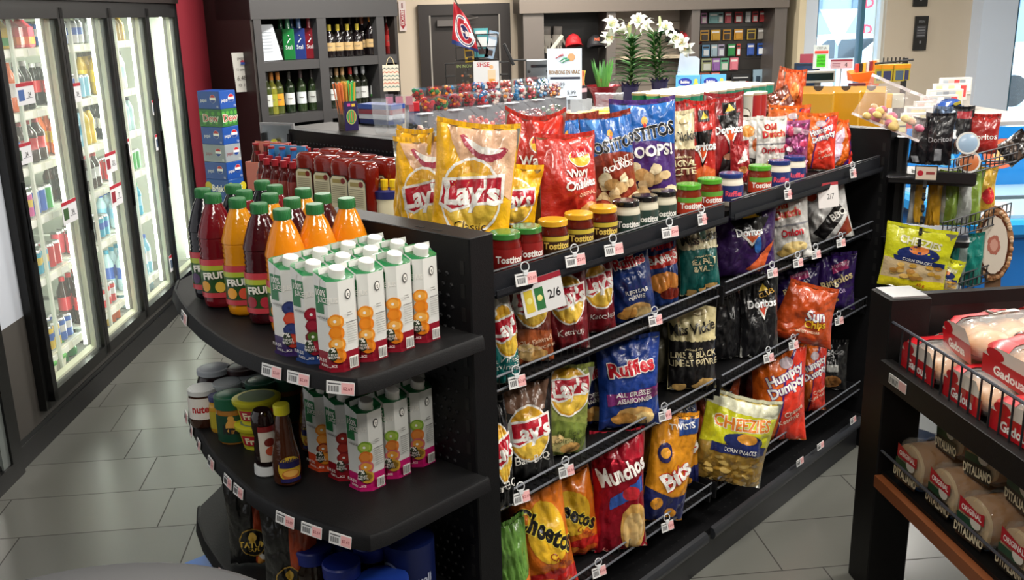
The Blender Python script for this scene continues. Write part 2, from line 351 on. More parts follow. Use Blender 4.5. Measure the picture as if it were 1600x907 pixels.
# ================================================================ MAIN GONDOLA (u along, v across)
GO = (2.72, 1.77)
gon = empty('gondola_shelving', W(*GO), AG, 'long black metal gondola shelving holding chips, with juice end cap', 'shelving')
def gmb(): b = MB(); b.T = Matrix.Translation((-GO[0], -GO[1], 0)); return b
PW = lambda: mat('#0f0f11', 'powder'); PB = lambda: mat('#17171a', 'powder')
def perf_panel(b, u, v0, v1, z0, z1, side, step=.026):
    # a punched panel: dark dimples as small recessed discs on the face u
    for i in range(int((v1-v0)/step)):
        for j in range(int((z1-z0)/step)):
            v = v0+(i+.5)*step+(j % 2)*step/2; z = z0+(j+.5)*step
            if v > v1-.006: continue
            n = 6; vs = [(u, v+.0065*math.cos(a*math.pi/3), z+.0065*math.sin(a*math.pi/3)) for a in range(n)]+[(u-side*.0035, v+.004*math.cos(a*math.pi/3), z+.004*math.sin(a*math.pi/3)) for a in range(n)]
            b.add(vs, [(a, (a+1) % n, n+(a+1) % n, n+a) for a in range(n)]+[tuple(range(n, 2*n))], PB())
ZT = 1.37
for (u0, u1, s) in ((1.50, 1.58, 1), (3.89, 3.96, -1)):
    b = gmb(); b.box(u0, u1, 1.487, 2.03, 0, ZT, PW(), bev=.003)
    # slotted upright strip
    for k in range(22):
        z = ZT-.07-k*.055
        uu = u0-.0005 if s == 1 else u0-.0005
        b.box(uu-.001, uu+.002, 1.505, 1.517, z-.016, z+.016, mat('#020202'))
        b.box(u1-.002, u1+.001, 1.505, 1.517, z-.016, z+.016, mat('#020202'))
    for vv in (1.60, 1.66): b.box(u0+.02, u0+.03, vv, vv+.025, ZT, ZT+.0008, mat('#020202'))
    ep = b.build('end_panel', gon)
    b = gmb(); 
    if s == 1: perf_panel(b, u0-.0004, 1.535, 2.02, .2, ZT-.06, 1)
    b.build('punched_face', ep) if b.v else None
# back panel on the far side (spine)
gmb().box(1.58, 3.89, 1.99, 2.03, 0, 1.24, PW()).build('back_panel', gon)
# deck and kick plate
b = gmb(); b.box(1.58, 3.89, 1.512, 1.99, .125, .15, PW())
for i in range(60):
    for j in range(4):
        u = 1.62+i*.038+(j % 2)*.019; v = 1.545+j*.035
        b.box(u, u+.006, v, v+.006, .1501, .1504, mat('#000000'))
b.build('base_deck', gon)
gmb().box(1.58, 3.87, 1.52, 1.54, 0, .125, mat('#15161a', 'satin')).build('kick_plate', gon)
# rounded price channel along the deck front, two lengths
for (a, c) in ((1.6, 2.60), (2.64, 3.86)):
    b = gmb(); b.T = b.T @ Matrix.Translation((0, 1.512, .125)); 
    pr = [(.0, .028), (-.012, .024), (-.02, .010), (-.02, -.004), (-.014, -.014), (0, -.018)]
    n = len(pr); vs = [(a, y, z) for y, z in pr]+[(c, y, z) for y, z in pr]
    b.add(vs, [(i, i+1, n+i+1, n+i) for i in range(n-1)]+[tuple(range(n)), tuple(range(2*n-1, n-1, -1))], mat('#26282d', 'satin')); b.build('price_channel', gon)
SEC = ((1.60, 2.66), (2.70, 3.87))
# top shelf (solid) with a tall black front rail
for (a, c) in SEC:
    sh = gmb().box(a, c, 1.53, 1.99, 1.215, 1.232, PW()).build('top_shelf', gon)
    b = gmb(); b.box(a, c, 1.515, 1.522, 1.212, 1.262, mat('#1b1d22', 'powder')); b.box(a, c, 1.500, 1.515, 1.206, 1.212, mat('#1b1d22', 'powder')); b.box(a, c, 1.500, 1.503, 1.206, 1.225, mat('#1b1d22', 'powder'))
    b.tube([(a, 1.518, 1.268), (c, 1.518, 1.268)], .003, mat('#2a2b2f', 'satin')); 
    b.build('shelf_rail', sh)
# three levels of wire baskets
for z in (.955, .635, .26):
    for (a, c) in SEC:
        sh = gmb(); sh.box(a, c, 1.54, 1.99, z-.012, z, PW()); sh = sh.build('wire_shelf', gon)
        b = gmb(); wm = mat('#2c2e33', 'satin')
        b.tube([(a, 1.525, z+.045), (c, 1.525, z+.045)], .0032, mat('#6a6e76', 'satin')); b.tube([(a, 1.525, z+.008), (c, 1.525, z+.008)], .0036, mat('#55585f', 'satin'))
        n = int((c-a)/.026)
        for i in range(n+1): u = a+(c-a)*i/n; b.tube([(u, 1.526, z+.045), (u, 1.526, z+.004), (u, 1.56, z+.001)], .0016, mat('#060607', 'satin'), seg=4)
        b.build('basket_wires', sh)
        for u in (a, c):
            b = gmb(); b.prism([(u-.002, 1.53), (u+.002, 1.53), (u+.002, 1.99), (u-.002, 1.99)], z-.03, z+.03, PB()); b.build('shelf_bracket', sh)

# ---- curved end-cap shelves (outline measured on the top one)
OUT = [(1.50, 1.461), (1.185, 1.461), (1.150, 1.468), (1.136, 1.50), (1.122, 1.571), (1.110, 1.65), (1.104, 1.73), (1.106, 1.81), (1.122, 1.911), (1.150, 2.037), (1.183, 2.147), (1.228, 2.27), (1.275, 2.38), (1.33, 2.46), (1.50, 2.56), (1.50, 2.03)]
def endshelf(z, poly, name='end_cap_shelf'):
    b = gmb(); b.prism(poly, z-.012, z, mat('#131314', 'powder')); 
    for i in range(len(poly)): pass
    sh = b.build(name, gon, smooth=20)
    b = gmb(); pts = poly[0:14]; cx, cy_ = 1.5, 1.9
    top = [(x, y) for x, y in pts]; n = len(pts)
    def off(i, d):
        a_ = Vector(pts[max(i-1, 0)]); c_ = Vector(pts[min(i+1, n-1)]); t = (c_-a_).normalized(); nn = Vector((t.y, -t.x))
        if (Vector((cx, cy_))-Vector(pts[i])).dot(nn) > 0: nn = -nn
        return Vector(pts[i])+nn*d
    rows = [(0, .003), (.006, .002), (.010, -.004), (.014, -.030), (.010, -.033), (.0, -.033)]
    vs = []
    for d, dz in rows:
        for i in range(n): q = off(i, d); vs.append((q.x, q.y, z+dz))
    fs = [(r*n+i, r*n+i+1, (r+1)*n+i+1, (r+1)*n+i) for r in range(len(rows)-1) for i in range(n-1)]
    b.add(vs, fs, mat('#111113', 'powder')); b.build('shelf_lip', sh)
    return sh
endshelf(1.15, OUT)
endshelf(.80, [(x, y-.005) for x, y in OUT])
OUT3 = [(x-.02, y) for x, y in OUT]
endshelf(.47, [(1.50, 1.461), (1.20, 1.461), (1.165, 1.475), (1.145, 1.53), (1.13, 1.60), (1.118, 1.68), (1.112, 1.76), (1.114, 1.84), (1.128, 1.93), (1.148, 2.03), (1.172, 2.13), (1.205, 2.25), (1.25, 2.36), (1.30, 2.44), (1.50, 2.56), (1.50, 2.03)])
gmb().box(1.2, 1.5, 1.5, 2.5, 0, .15, PW()).build('end_cap_base', gon)
# side of the block behind the end cap: upright back panel and ketchup shelf
keg = empty('display_shelving', W(2.1, 2.9), AG, 'black shelving with punched back panel behind the juice bottles, holding ketchup', 'shelving')
KP = [(1.505, 2.55), (1.505, 2.04), (2.60, 2.04), (2.60, 3.77), (2.45, 3.77), (2.05, 3.1)]
def kmb(): b = MB(); b.T = Matrix.Translation((-2.1, -2.9, 0)); return b
kmb().prism(KP, 1.13, 1.15, PW()).build('display_shelf', keg)
b = kmb(); b.box(2.60, 2.66, 2.04, 3.77, 0, ZT, PW(), bev=.003); pn = b.build('back_panel', keg)
b = kmb(); perf_panel(b, 2.5996, 2.2, 3.75, 1.16, 1.335, 1, .024); b.build('punched_face', pn)
kmb().box(2.66, 2.90, 2.04, 3.77, ZT-.03, ZT, mat('#2a2522', 'powder')).build('top_ledge', keg)
kmb().prism([(1.7, 2.5), (1.7, 2.04), (2.60, 2.04), (2.60, 3.7), (2.5, 3.7), (2.1, 3.0)], 0, .14, PW()).build('base_deck', keg)
for z in (.8, .47): kmb().prism(KP, z-.02, z, PW()).build('lower_shelf', keg)
# other side of the gondola: shelf that carries the jars, tubes of chips and biscuits
oth = empty('back_gondola_shelving', W(3.4, 2.4), AG, 'far side shelf run of the black gondola, carrying yellow-lidded jars and tubes of crisps', 'shelving')
def omb(): b = MB(); b.T = Matrix.Translation((-3.4, -2.4, 0)); return b
omb().box(2.67, 4.9, 2.04, 2.95, 1.215, 1.23, PW()).build('top_shelf', oth)
omb().box(2.67, 4.9, 2.9, 2.95, 0, 1.215, PW()).build('front_panel', oth)
omb().box(4.88, 4.94, 2.04, 2.95, 0, 1.25, PW()).build('end_panel', oth)
# perpendicular far unit whose big end panel closes the chip aisle
far = empty('end_gondola_shelving', W(4.1, 1.8), AG, 'black end panel of the gondola next to the snack rack, yellow boxes behind it', 'shelving')
def fmb(): b = MB(); b.T = Matrix.Translation((-4.1, -1.8, 0)); return b
fmb().box(3.97, 4.35, 1.62, 2.03, 1.23, 1.25, PW()).build('top_shelf', far)
fmb().box(4.31, 4.35, 1.62, 2.03, 0, 1.23, PW()).build('back_panel', far)
fmb().box(3.97, 4.31, 1.62, 2.03, 0, .15, PW()).build('base_deck', far)
fmb().box(3.97, 4.31, 1.62, 1.64, .15, 1.23, PW()).build('side_panel', far)
# ================================================================ BEVERAGE COOLER
cool = empty('beverage_cooler', CW(1.57, 0, 0), CR, 'long black framed glass door beverage cooler with bright white interior', 'cooler')
def kb(): b = MB(); b.T = Matrix.Translation((-1.57, 0, 0)); return b
DOOR = [.33, .985, 1.615, 2.235, 2.83]
CWH = mat('#d9ddd0'); 
b = kb()
b.box(.29, 2.86, .72, .76, .2, 1.97, CWH); b.box(.27, .30, .06, .74, .2, 1.97, CWH); b.box(2.86, 2.89, .06, .74, .2, 1.97, CWH)
b.box(.29, 2.86, .05, .74, .19, .22, mat('#8f8f88')); b.box(.29, 2.86, .05, .74, 1.95, 1.98, CWH); b.build('cabinet_interior', cool)
b = kb(); K = mat('#0c0c0d', 'satin')
b.box(.27, 2.9, -.035, .05, 1.90, 1.955, K); b.box(.27, 2.9, -.035, .05, .17, .22, K); b.box(.255, .30, -.035, .05, .17, 1.955, K); b.box(2.86, 2.9, -.035, .05, .17, 1.955, K); b.box(.27, 2.9, -.05, .05, 1.955, 2.0, mat('#1d1513', 'satin'))
b.build('cooler_frame', cool)
for i in range(4):
    a, c = DOOR[i], DOOR[i+1]; a2 = a-.035; c2 = c-.04
    b = kb(); t = .04; y0, y1 = -.06, -.02
    b.box(a2, a2+t, y0, y1, .20, 1.92, K); b.box(c2-t*.6, c2, y0, y1, .20, 1.92, K); b.box(a2, c2, y0, y1, 1.87, 1.92, K); b.box(a2, c2, y0, y1, .20, .245, K)
    dr = b.build('cooler_door', cool); dr['label'] = 'black framed glass door'
    b = kb(); b.box(a2+t, c2-t*.6, -.042, -.034, .245, 1.87, mat('#e8f5ee', 'pane')); b.build('door_glass', dr)
    b = kb(); b.box(a2+.008, a2+.022, -.07, -.06, .85, 1.2, K, bev=.003); b.build('door_handle', dr)
    b = kb(); z0, z1 = .245, 1.87; q = .012; CC = mat('#d2d5b8')
    b.box(c2-t*.6-.02, c2-t*.6, -.02, -.002, z0, z1, CC); b.box(a2+t, c2-.02, -.02, .02, z0, z0+q, CC); b.build('door_gasket', dr)
    # mullion behind the door junction with its vertical lamp
    b = kb(); b.box(c-.055, c-.01, .0, .030, .22, 1.95, mat('#5b564c', 'satin')); mu = b.build('mullion', cool)
    b = kb(); b.box(c-.062, c-.036, .031, .045, .26, 1.90, mat('#f4fff0', 'emit13')); b.build('light_tube', cool)
b = kb(); b.box(.302, .318, .06, .075, .26, 1.90, mat('#f4fff0', 'emit13')); b.build('light_tube', cool)
# shelf heights from the photograph's first door
ZS = [atn(px, py, CW(0, -.052, 0), ND).z for px, py in ((7, 79), (26, 178), (37, 264), (49, 345), (62, 437), (73, 562))]
for i in range(3):
    a, c = DOOR[i], DOOR[i+1]
    for z in ZS:
        b = kb(); b.box(a+.02, c-.07, .052, .66, z-.008, z, mat('#c4c8bc', 'satin')); sh = b.build('wire_shelf', cool)
        b = kb(); b.box(a+.02, c-.07, .040, .052, z-.035, z+.004, mat('#e9ead8')); 
        for k in range(4): b.box(a+.06+k*.13, a+.14+k*.13, .037, .040, z-.031, z-.002, mat('#fbfbf2'))
        b.build('price_channel', sh)
    for x in (a+.27,): kb_ = kb(); kb_.box(x, x+.016, .022, .036, .24, 1.93, mat('#dfe3d6')); kb_.build('shelf_upright', cool)
# products
def can(col, top='#c8c8c8', band=None):
    b = MB(); b.lathe([(.026, 0), (.032, .008), (.032, .05), (.032, .085), (.032, .108), (.027, .118), (.026, .12)], mat(col, 'gloss'), 12, mats=[mat(top, 'metal'), mat(col, 'print'), mat(band or col, 'print'), mat(col, 'print'), mat(top, 'metal'), mat(top, 'metal')])
    return b.build('beverage_can')
def bott(col, cap, lab, h=.23, r=.034, lab2=None):
    b = MB(); k = h/.23; q = mat(col, 'liquid')
    b.lathe([(r*.8, 0), (r, .01*k), (r, .07*k), (r*.94, .075*k), (r*.94, .13*k), (r, .135*k), (r*.95, .16*k), (r*.45, .2*k), (r*.4, .21*k)], q, 12, mats=[q, q, mat(lab, 'print'), mat(lab, 'print'), mat(lab2 or lab, 'print'), q, q, q])
    o = b.build('beverage_bottle')
    b = MB(); b.lathe([(.0145, .207*k), (.0145, .23*k)], mat(cap, 'satin'), 10); b.build('bottle_cap', o)
    return o
def jug(col, lab):
    b = MB(); q = mat(col, 'liquid'); b.box(-.05, .05, -.045, .045, 0, .16, q, bev=.015); b.lathe([(.045, .16), (.02, .2), (.018, .21)], q, 12); b.box(-.052, .052, -.0465, .0465, .02, .09, mat(lab, 'print'), bev=.014)
    o = b.build('juice_jug'); MB().lathe([(.022, .205), (.022, .225)], mat('#f0f0f0'), 10).build('jug_cap', o); return o
def tub(col):
    b = MB(); b.lathe([(.04, 0), (.048, .07), (.05, .072)], mat('#eeeedc'), 14); o = b.build('food_tub'); MB().lathe([(.052, .07), (.052, .08)], mat(col), 14).build('tub_lid', o); return o
_pk = {}
def product(kind, *a):
    key = (kind,)+a
    if key in _pk:
        o = copy_tree(_pk[key]); return o
    o = dict(can=can, bott=bott, jug=jug, tub=tub)[kind](*a); _pk[key] = o; return o
CN = {'#d8232f': 'red', '#2b62c4': 'blue', '#d84fa0': 'pink', '#e9c62c': 'yellow', '#39a84b': 'green', '#2fa7c9': 'turquoise', '#e6e6e6': 'white', '#f0752a': 'orange', '#1e1a18': 'dark', '#3a1710': 'cola brown', '#8fd0e8': 'pale blue', '#7b3aa0': 'purple', '#c9a227': 'golden', '#bfe0e6': 'clear', '#d94a5a': 'rose red', '#2a8a3c': 'dark green'}
rows = [
 [ # door 1, shelf by shelf top to bottom
  [('jug', '#d94a5a', '#e6e6e6'), ('jug', '#e9c62c', '#39a84b'), ('jug', '#d94a5a', '#f0752a')],
  [('bott', '#2fa7c9', '#f0752a', '#e6e6e6', .22, .036), ('bott', '#f0752a', '#f0752a', '#e6e6e6', .22, .036), ('bott', '#1e1a18', '#e6e6e6', '#d8232f', .22, .034)],
  [('bott', '#3a1710', '#d8232f', '#2b62c4', .25, .04), ('bott', '#3a1710', '#d8232f', '#d8232f', .25, .04)],
  [('can', '#d8232f', '#c8c8c8', '#d84fa0'), ('can', '#d84fa0', '#c8c8c8', '#e9c62c'), ('can', '#2b62c4',), ('can', '#39a84b',)],
  [('can', '#e9c62c', '#c8c8c8', '#2fa7c9'), ('can', '#2fa7c9', '#c8c8c8', '#e9c62c'), ('can', '#d8232f',)],
  [('can', '#39a84b', '#c8c8c8', '#7b3aa0'), ('can', '#e9c62c', '#c8c8c8', '#2b62c4'), ('can', '#2b62c4', '#c8c8c8', '#e6e6e6')],
  [('bott', '#39a84b', '#39a84b', '#2a8a3c', .3, .048), ('bott', '#2a8a3c', '#39a84b', '#39a84b', .3, .048)]],
 [[('can', '#2b62c4', '#c8c8c8', '#e6e6e6'), ('can', '#e6e6e6', '#c8c8c8', '#2b62c4')],
  [('bott', '#1e1a18', '#e6e6e6', '#d8232f', .2, .03), ('can', '#2b62c4', '#c8c8c8', '#d8232f'), ('can', '#8fd0e8',)],
  [('bott', '#f0752a', '#f0752a', '#e9c62c', .2, .032), ('bott', '#8fd0e8', '#1e1a18', '#2fa7c9', .22, .03), ('bott', '#e9c62c', '#1e1a18', '#e9c62c', .22, .03)],
  [('bott', '#3a1710', '#1e1a18', '#1e1a18', .2, .03), ('bott', '#3a1710', '#d8232f', '#e6e6e6', .2, .03)],
  [('can', '#d94a5a',), ('can', '#1e1a18',), ('can', '#2fa7c9', '#c8c8c8', '#2b62c4')],
  [('bott', '#3a1710', '#d8232f', '#d8232f', .25, .036), ('can', '#d8232f', '#c8c8c8', '#e6e6e6')],
  [('bott', '#3a1710', '#d8232f', '#e6e6e6', .3, .045), ('can', '#e9c62c',), ('can', '#f0752a',)]],
 [[('bott', '#e6e6e6', '#e6e6e6', '#e6e6e6', .2, .03), ('bott', '#c9a227', '#e9c62c', '#c9a227', .24, .034)],
  [('bott', '#c9a227', '#1e1a18', '#e9c62c', .24, .034), ('bott', '#e6e6e6', '#1e1a18', '#bfe0e6', .22, .03)],
  [('bott', '#1e1a18', '#1e1a18', '#e6e6e6', .24, .03), ('bott', '#bfe0e6', '#1e1a18', '#bfe0e6', .22, .03)],
  [('can', '#d8232f',), ('can', '#e6e6e6', '#c8c8c8', '#d8232f'), ('can', '#39a84b',)],
  [('bott', '#bfe0e6', '#2b62c4', '#8fd0e8', .2, .032), ('bott', '#2fa7c9', '#39a84b', '#8fd0e8', .2, .032)],
  [('bott', '#bfe0e6', '#2fa7c9', '#2b62c4', .24, .036), ('bott', '#8fd0e8', '#2b62c4', '#e6e6e6', .24, .036)],
  [('bott', '#bfe0e6', '#2b62c4', '#8fd0e8', .28, .042), ('bott', '#bfe0e6', '#e6e6e6', '#2fa7c9', .28, .042)]]]
rr = random.Random(3)
DN = ['leftmost', 'second', 'third']
SN = ['top', 'second', 'third', 'fourth', 'fifth', 'sixth', 'bottom']
for di in range(3):
    a, c = DOOR[di]+.03, DOOR[di+1]-.08
    for si in range(7):
        z = (ZS+[.22])[si] if si < 6 else .22
        kinds = rows[di][si]; 
        zz = z; ztop = ([1.93]+ZS)[si]-.05
        x = a+.04; k = 0
        while x < c-.03:
            kd = kinds[min(int((x-a)/(c-a)*len(kinds)), len(kinds)-1)]
            rad = {'can': .034, 'jug': .056, 'tub': .056}.get(kd[0], kd[5]+.003 if len(kd) > 5 else .038)
            x += rad
            for dep in range(2):
                o = product(*kd); o.location = CW(x, -(.052+rad+.012+dep*rad*2.1), zz+.001)
                hz = {'can': .12, 'jug': .225}.get(kd[0], kd[4] if len(kd) > 4 else .23)
                if zz+hz > ztop: s_ = max(.5, (ztop-zz)/hz); o.scale = (1, 1, s_)
                nm = CN.get(kd[1], 'coloured'); ty = {'can': 'drink can', 'bott': 'drink bottle', 'jug': 'juice jug'}[kd[0]]
                o.rotation_euler = (0, 0, rr.uniform(0, 6))
                tag(o, f"{nm} {ty}, {ORD[k]} in {'front' if dep == 0 else 'back'} row, {SN[si]} shelf, behind {DN[di]} cooler door", 'can' if kd[0] == 'can' else 'bottle', f'drinks on the {SN[si]} shelf of the {DN[di]} cooler door')
            x += rad+.004; k += 1
for k, s_ in enumerate((.42, .53, .64)):
    o = tub('#58b04a') if k == 0 else copy_tree(_t0)
    if k == 0: _t0 = o
    o.location = CW(s_, -.07, .222); tag(o, f'cream food tub with green lid on the cooler floor, {ORD[k]} from the left', 'tub', 'tubs on the cooler floor')
# price signs stuck on the door glass
for k, (x0, y0, x1, y1, tx, w) in enumerate([(25, 130, 55, 163, '24', 'on the left door beside the blue sports drinks'), (22, 225, 50, 257, '24', 'on the left door beside the cola bottles'), (107, 131, 127, 160, '24', 'on the second door near its top'), (97, 313, 121, 348, '24', 'on the left door at its right side, at mid height'),
     (165, 238, 182, 269, '2/2', 'on the second door at its right side, higher one'), (173, 288, 191, 321, '7', 'on the second door at its right side, lower one'), (190, 219, 203, 246, '7', 'on the third door left side'), (238, 156, 250, 178, '3', 'on the last door left side, higher one'), (243, 209, 256, 233, '3', 'on the last door left side, middle one'), (265, 396, 278, 421, '3', 'on the last door left side, lowest one')]):
    A = atn(x0, (y0+y1)/2, CW(0, .045, 0), ND); B_ = atn(x1, (y0+y1)/2, CW(0, .045, 0), ND); T_ = atn((x0+x1)/2, y0, CW(0, .045, 0), ND); L_ = atn((x0+x1)/2, y1, CW(0, .045, 0), ND)
    w_ = min((B_-A).length, .17); h_ = (T_-L_).length
    b = MB(); b.box(-w_/2, w_/2, 0, .002, -h_/2, h_/2, mat('#d9d9dd')); b.box(-w_/2, w_/2, -.001, 0, h_*.34, h_/2, mat('#a8192d')); b.box(-w_*.42, -w_*.1, -.001, 0, -h_*.3, h_*.2, mat(['#3a5c9a', '#27502c', '#333b55', '#35552c', '#8a2030', '#8a2030', '#334', '#345', '#345', '#345'][k] if k < 6 else '#4a5a70'))
    b.text(tx, h_*.22, '#15151a', (w_*.2, -.0015, -h_*.05)); b.box(0, w_*.4, -.001, 0, -h_*.22, -h_*.20, mat('#555560'))
    o = b.build('price_sign', smooth=0); o.location = (A+B_)/2; o.rotation_euler = (0, 0, CR); 
    nn = ND; o.rotation_euler = (0, 0, CR+math.pi*0); tag(o, 'white red-headed price sign '+w, 'sign', 'price signs on the cooler doors')
# ================================================================ FILM BAGS
def bag_surface(w, h, t, seed, crumple=1.0, bend=0.0, ears=.012, skew=0.0, waist=.06, top_w=1.0):
    rnd = random.Random(seed); o1 = Vector((rnd.uniform(0, 90), rnd.uniform(0, 90), rnd.uniform(0, 90)))
    fan = rnd.uniform(2.5, 4.5); ph = rnd.uniform(0, 6)
    def shape(s, tt, side):
        a = math.sin(math.pi*min(1, max(0, tt)))
        body = max(0, 1-abs(s)**2.6)**.75*(max(0, a)**.55)*(1.12-.28*tt)
        wid = (1-waist*a)*(1+(top_w-1)*tt)
        x = s*w/2*wid
        n1 = noise.noise(o1+Vector((s*1.6, tt*2.6, side*7.3)))
        n2 = noise.noise(o1*1.7+Vector((s*4.5+tt*2, tt*6, side*3.1)))
        n3 = noise.noise(o1*2.3+Vector((s*3.0-tt, tt*4.5, side*5.7))); crease = (1-min(1, abs(n3)*3.2))**2
        n4 = noise.noise(o1*3.1+Vector((s*7+tt*4, tt*9-s*3, side*2.2))); crease += .25*(1-min(1, abs(n4)*2.5))**2
        edge = (1-a)**1.5
        fold = math.sin(s*fan*math.pi+ph+side)*edge*.006+math.sin(s*fan*5+ph*2)*edge*.0025
        thick = t/2*body*(1+.18*n1*crumple)+crumple*(.010*n1*body**.3+.0075*n2*body**.25-.0055*crease*body**.25)*min(1, a*3)
        y = side*thick + fold*crumple + bend*h*tt**2*.5
        z = tt*h*(1-.03*a*0)+ears*h*(s*s)*max(0, tt-.6)/.4 + skew*h*s*max(0, tt-.5)
        y += .02*noise.noise(o1*.6+Vector((s*.8, tt*1.2, 0)))*crumple
        return Vector((x, y, z))
    return shape
def add_bag(name, label, P, rotz, w, h, t, base, prims, side=None, seed=0, lean=0.0, roll=0.0, crumple=1.0, kind='film', group=None, bend=0.0, skew=0, ears=.03, seal=None, waist=.06, sidecol='#b9bab4', top_w=1.0, low=False, cat='bag of chips'):
    sh = bag_surface(w, h, t, seed, crumple, bend, ears, skew, waist, top_w)
    NX, NY = (14, 20) if low else (40, 56)
    G = [[sh(-1+2*i/NX, j/NY, -1) for i in range(NX+1)] for j in range(NY+1)]
    def front(s, q):   # the very facets of the front sheet, so that print lies flat on them
        x = (s+1)/2*NX; y = q*NY; i = min(NX-1, max(0, int(x))); j = min(NY-1, max(0, int(y))); fx, fy = x-i, y-j
        return (G[j][i]*(1-fx)+G[j][i+1]*fx)*(1-fy)+(G[j+1][i]*(1-fx)+G[j+1][i+1]*fx)*fy
    b = MB()
    bm_ = mat(base, kind); bk = mat(sidecol, 'foil')
    for side_, mm in ((-1, bm_), (1, bk)):
        vs = [G[j][i] if side_ < 0 else sh(-1+2*i/NX, j/NY, side_) for j in range(NY+1) for i in range(NX+1)]
        fs = []
        for j in range(NY):
            for i in range(NX):
                q = (j*(NX+1)+i, j*(NX+1)+i+1, (j+1)*(NX+1)+i+1, (j+1)*(NX+1)+i); fs.append(q if side_ < 0 else q[::-1])
        b.add(vs, fs, mm)
    art(b, front, prims, 2*h/w, eps=.0007, kind='filmprint', ds=2/NX, dt=1/NY, nh=.04)
    o = b.build(name, smooth=60)
    # crimped seals top and bottom
    for (tt, dz, nm) in ((1.0, .012, 'top_seal'), (0.0, -.0, 'bottom_seal')):
        s_ = MB(); n = 26; vs = []
        for lay in (0, 1):
            for i in range(n+1):
                q = sh(-1+2*i/n, tt, -1)*.5+sh(-1+2*i/n, tt, 1)*.5
                zz = (dz if lay else 0) if tt else (.010 if lay else 0)
                vs.append(q+Vector((0, (.0012 if i % 2 else -.0012)-(.0 if tt else t*.02), zz)))
        s_.add(vs, [(i, i+1, n+2+i, n+1+i) for i in range(n)], mat(seal or base, 'film')); s_.build(nm, o, smooth=0)
    M_ = Matrix.Rotation(rotz, 4, 'Z') @ Matrix.Rotation(roll, 4, 'Y') @ Matrix.Rotation(-lean, 4, 'X')
    o.rotation_euler = M_.to_euler(); o.location = Vector(P)
    tag(o, label, cat, group); return o
# artwork sets (s across -1..1, t up 0..1)
def T(s, x, y, h, c, rot=0, sx=1, bold=.02): return ('text', s, x, y, h, rot, sx, bold, c)
def TO(s, x, y, h, c, oc, rot=0, sx=1, ob=.07, bold=.02): return [T(s, x, y, h, oc, rot, sx, ob), T(s, x, y, h, c, rot, sx, bold)]
WH = '#f2f0ea'
def lays_logo(x, y, r, k=1.0, ring=WH):
    # disc with red wavy banner and script
    q = r*.37*k
    return [('ell', x, y, r*1.07, q*1.08, ring), ('ell', x, y, r, q, '#e3a92a'), ('ell', x+r*.05, y-q*.12, r*.88, q*.8, '#f2c94a'),
            ('poly', [(x-r*1.12, y-q*.30), (x-r*1.0, y+q*.46), (x, y+q*.56), (x+r*1.08, y+q*.70), (x+r*1.12, y-q*.08), (x+r*.2, y-q*.22), (x-r*.6, y-q*.48)], WH),
            ('poly', [(x-r*1.05, y-q*.22), (x-r*.94, y+q*.38), (x, y+q*.48), (x+r*1.0, y+q*.60), (x+r*1.04, y-q*.02), (x+r*.2, y-q*.14), (x-r*.55, y-q*.38)], '#b5162b'),
            ] + [T("Lay's", x+.02, y+q*.13, r*.235*k, WH, 5, 1.0, .05)]
def a_lays(base2, flav, fc, face=False, fl2=None, chip=None, fh=.06, dark=None, ly=.56):
    p = []
    if face:
        p += [('poly', [(-.35, .78), (-.75, .99), (.95, .99), (.98, .5), (.5, .62), (0, .62)], '#dcb08c'), ('poly', [(-.25, .99), (-.15, .84), (.2, .75), (.7, .74), (.9, .84), (.9, .99)], '#e0b493'),
              ('poly', [(-.38, .935), (-.25, .87), (-.05, .81), (.2, .77), (.45, .762), (.68, .79), (.82, .85), (.72, .87), (.5, .855), (.2, .865), (-.1, .905), (-.3, .945)], '#a8364a'), ('poly', [(-.28, .925), (-.1, .862), (.15, .822), (.4, .812), (.62, .83), (.70, .855), (.5, .858), (.2, .87), (-.08, .905)], '#f6f0e6')]
    if base2: p += [('poly', [(-.98, .02), (.98, .02), (.98, .36), (.3, .40), (-.4, .44), (-.98, .42)], base2)]
    if chip: p += [('ell', -.1, .14, .5, .09, chip), ('ell', .25, .10, .4, .07, '#d8a860'), ('ell', -.35, .22, .3, .05, '#e8c98a')]
    p += lays_logo(.03, ly, .72)
    p += [T(flav, .1, .29 if fl2 else .25, fh, fc, 3, .9, 0)]
    if fl2: p += [T(fl2, .1, .21, fh, fc, 3, .9, 0)]
    return p
def a_wavy(): return [('poly', [(-.1, .99), (.9, .99), (.75, .86), (.2, .80)], '#d8321f'), ('ell', .25, .80, .42, .09, WH), ('ell', .25, .80, .39, .08, '#e9b52c'), ('poly', [(-.1, .80), (.0, .88), (.65, .91), (.62, .83)], '#c11c28'), T("Lay's", .30, .85, .055, WH, 12, 1, .04)] + TO('Wavy', .05, .66, .085, WH, '#8a1515', 6, 1, .05, .04)+TO('Ondulées', .12, .55, .085, WH, '#8a1515', 6, .95, .05, .04)+[T('ORIGINAL', .3, .45, .04, '#f0c9b0', 5), ('ell', .42, .22, .42, .14, '#c98a4c'), ('ell', .42, .22, .33, .10, '#d9a25e'), ('ell', -.2, .12, .3, .07, '#8a2a20')]
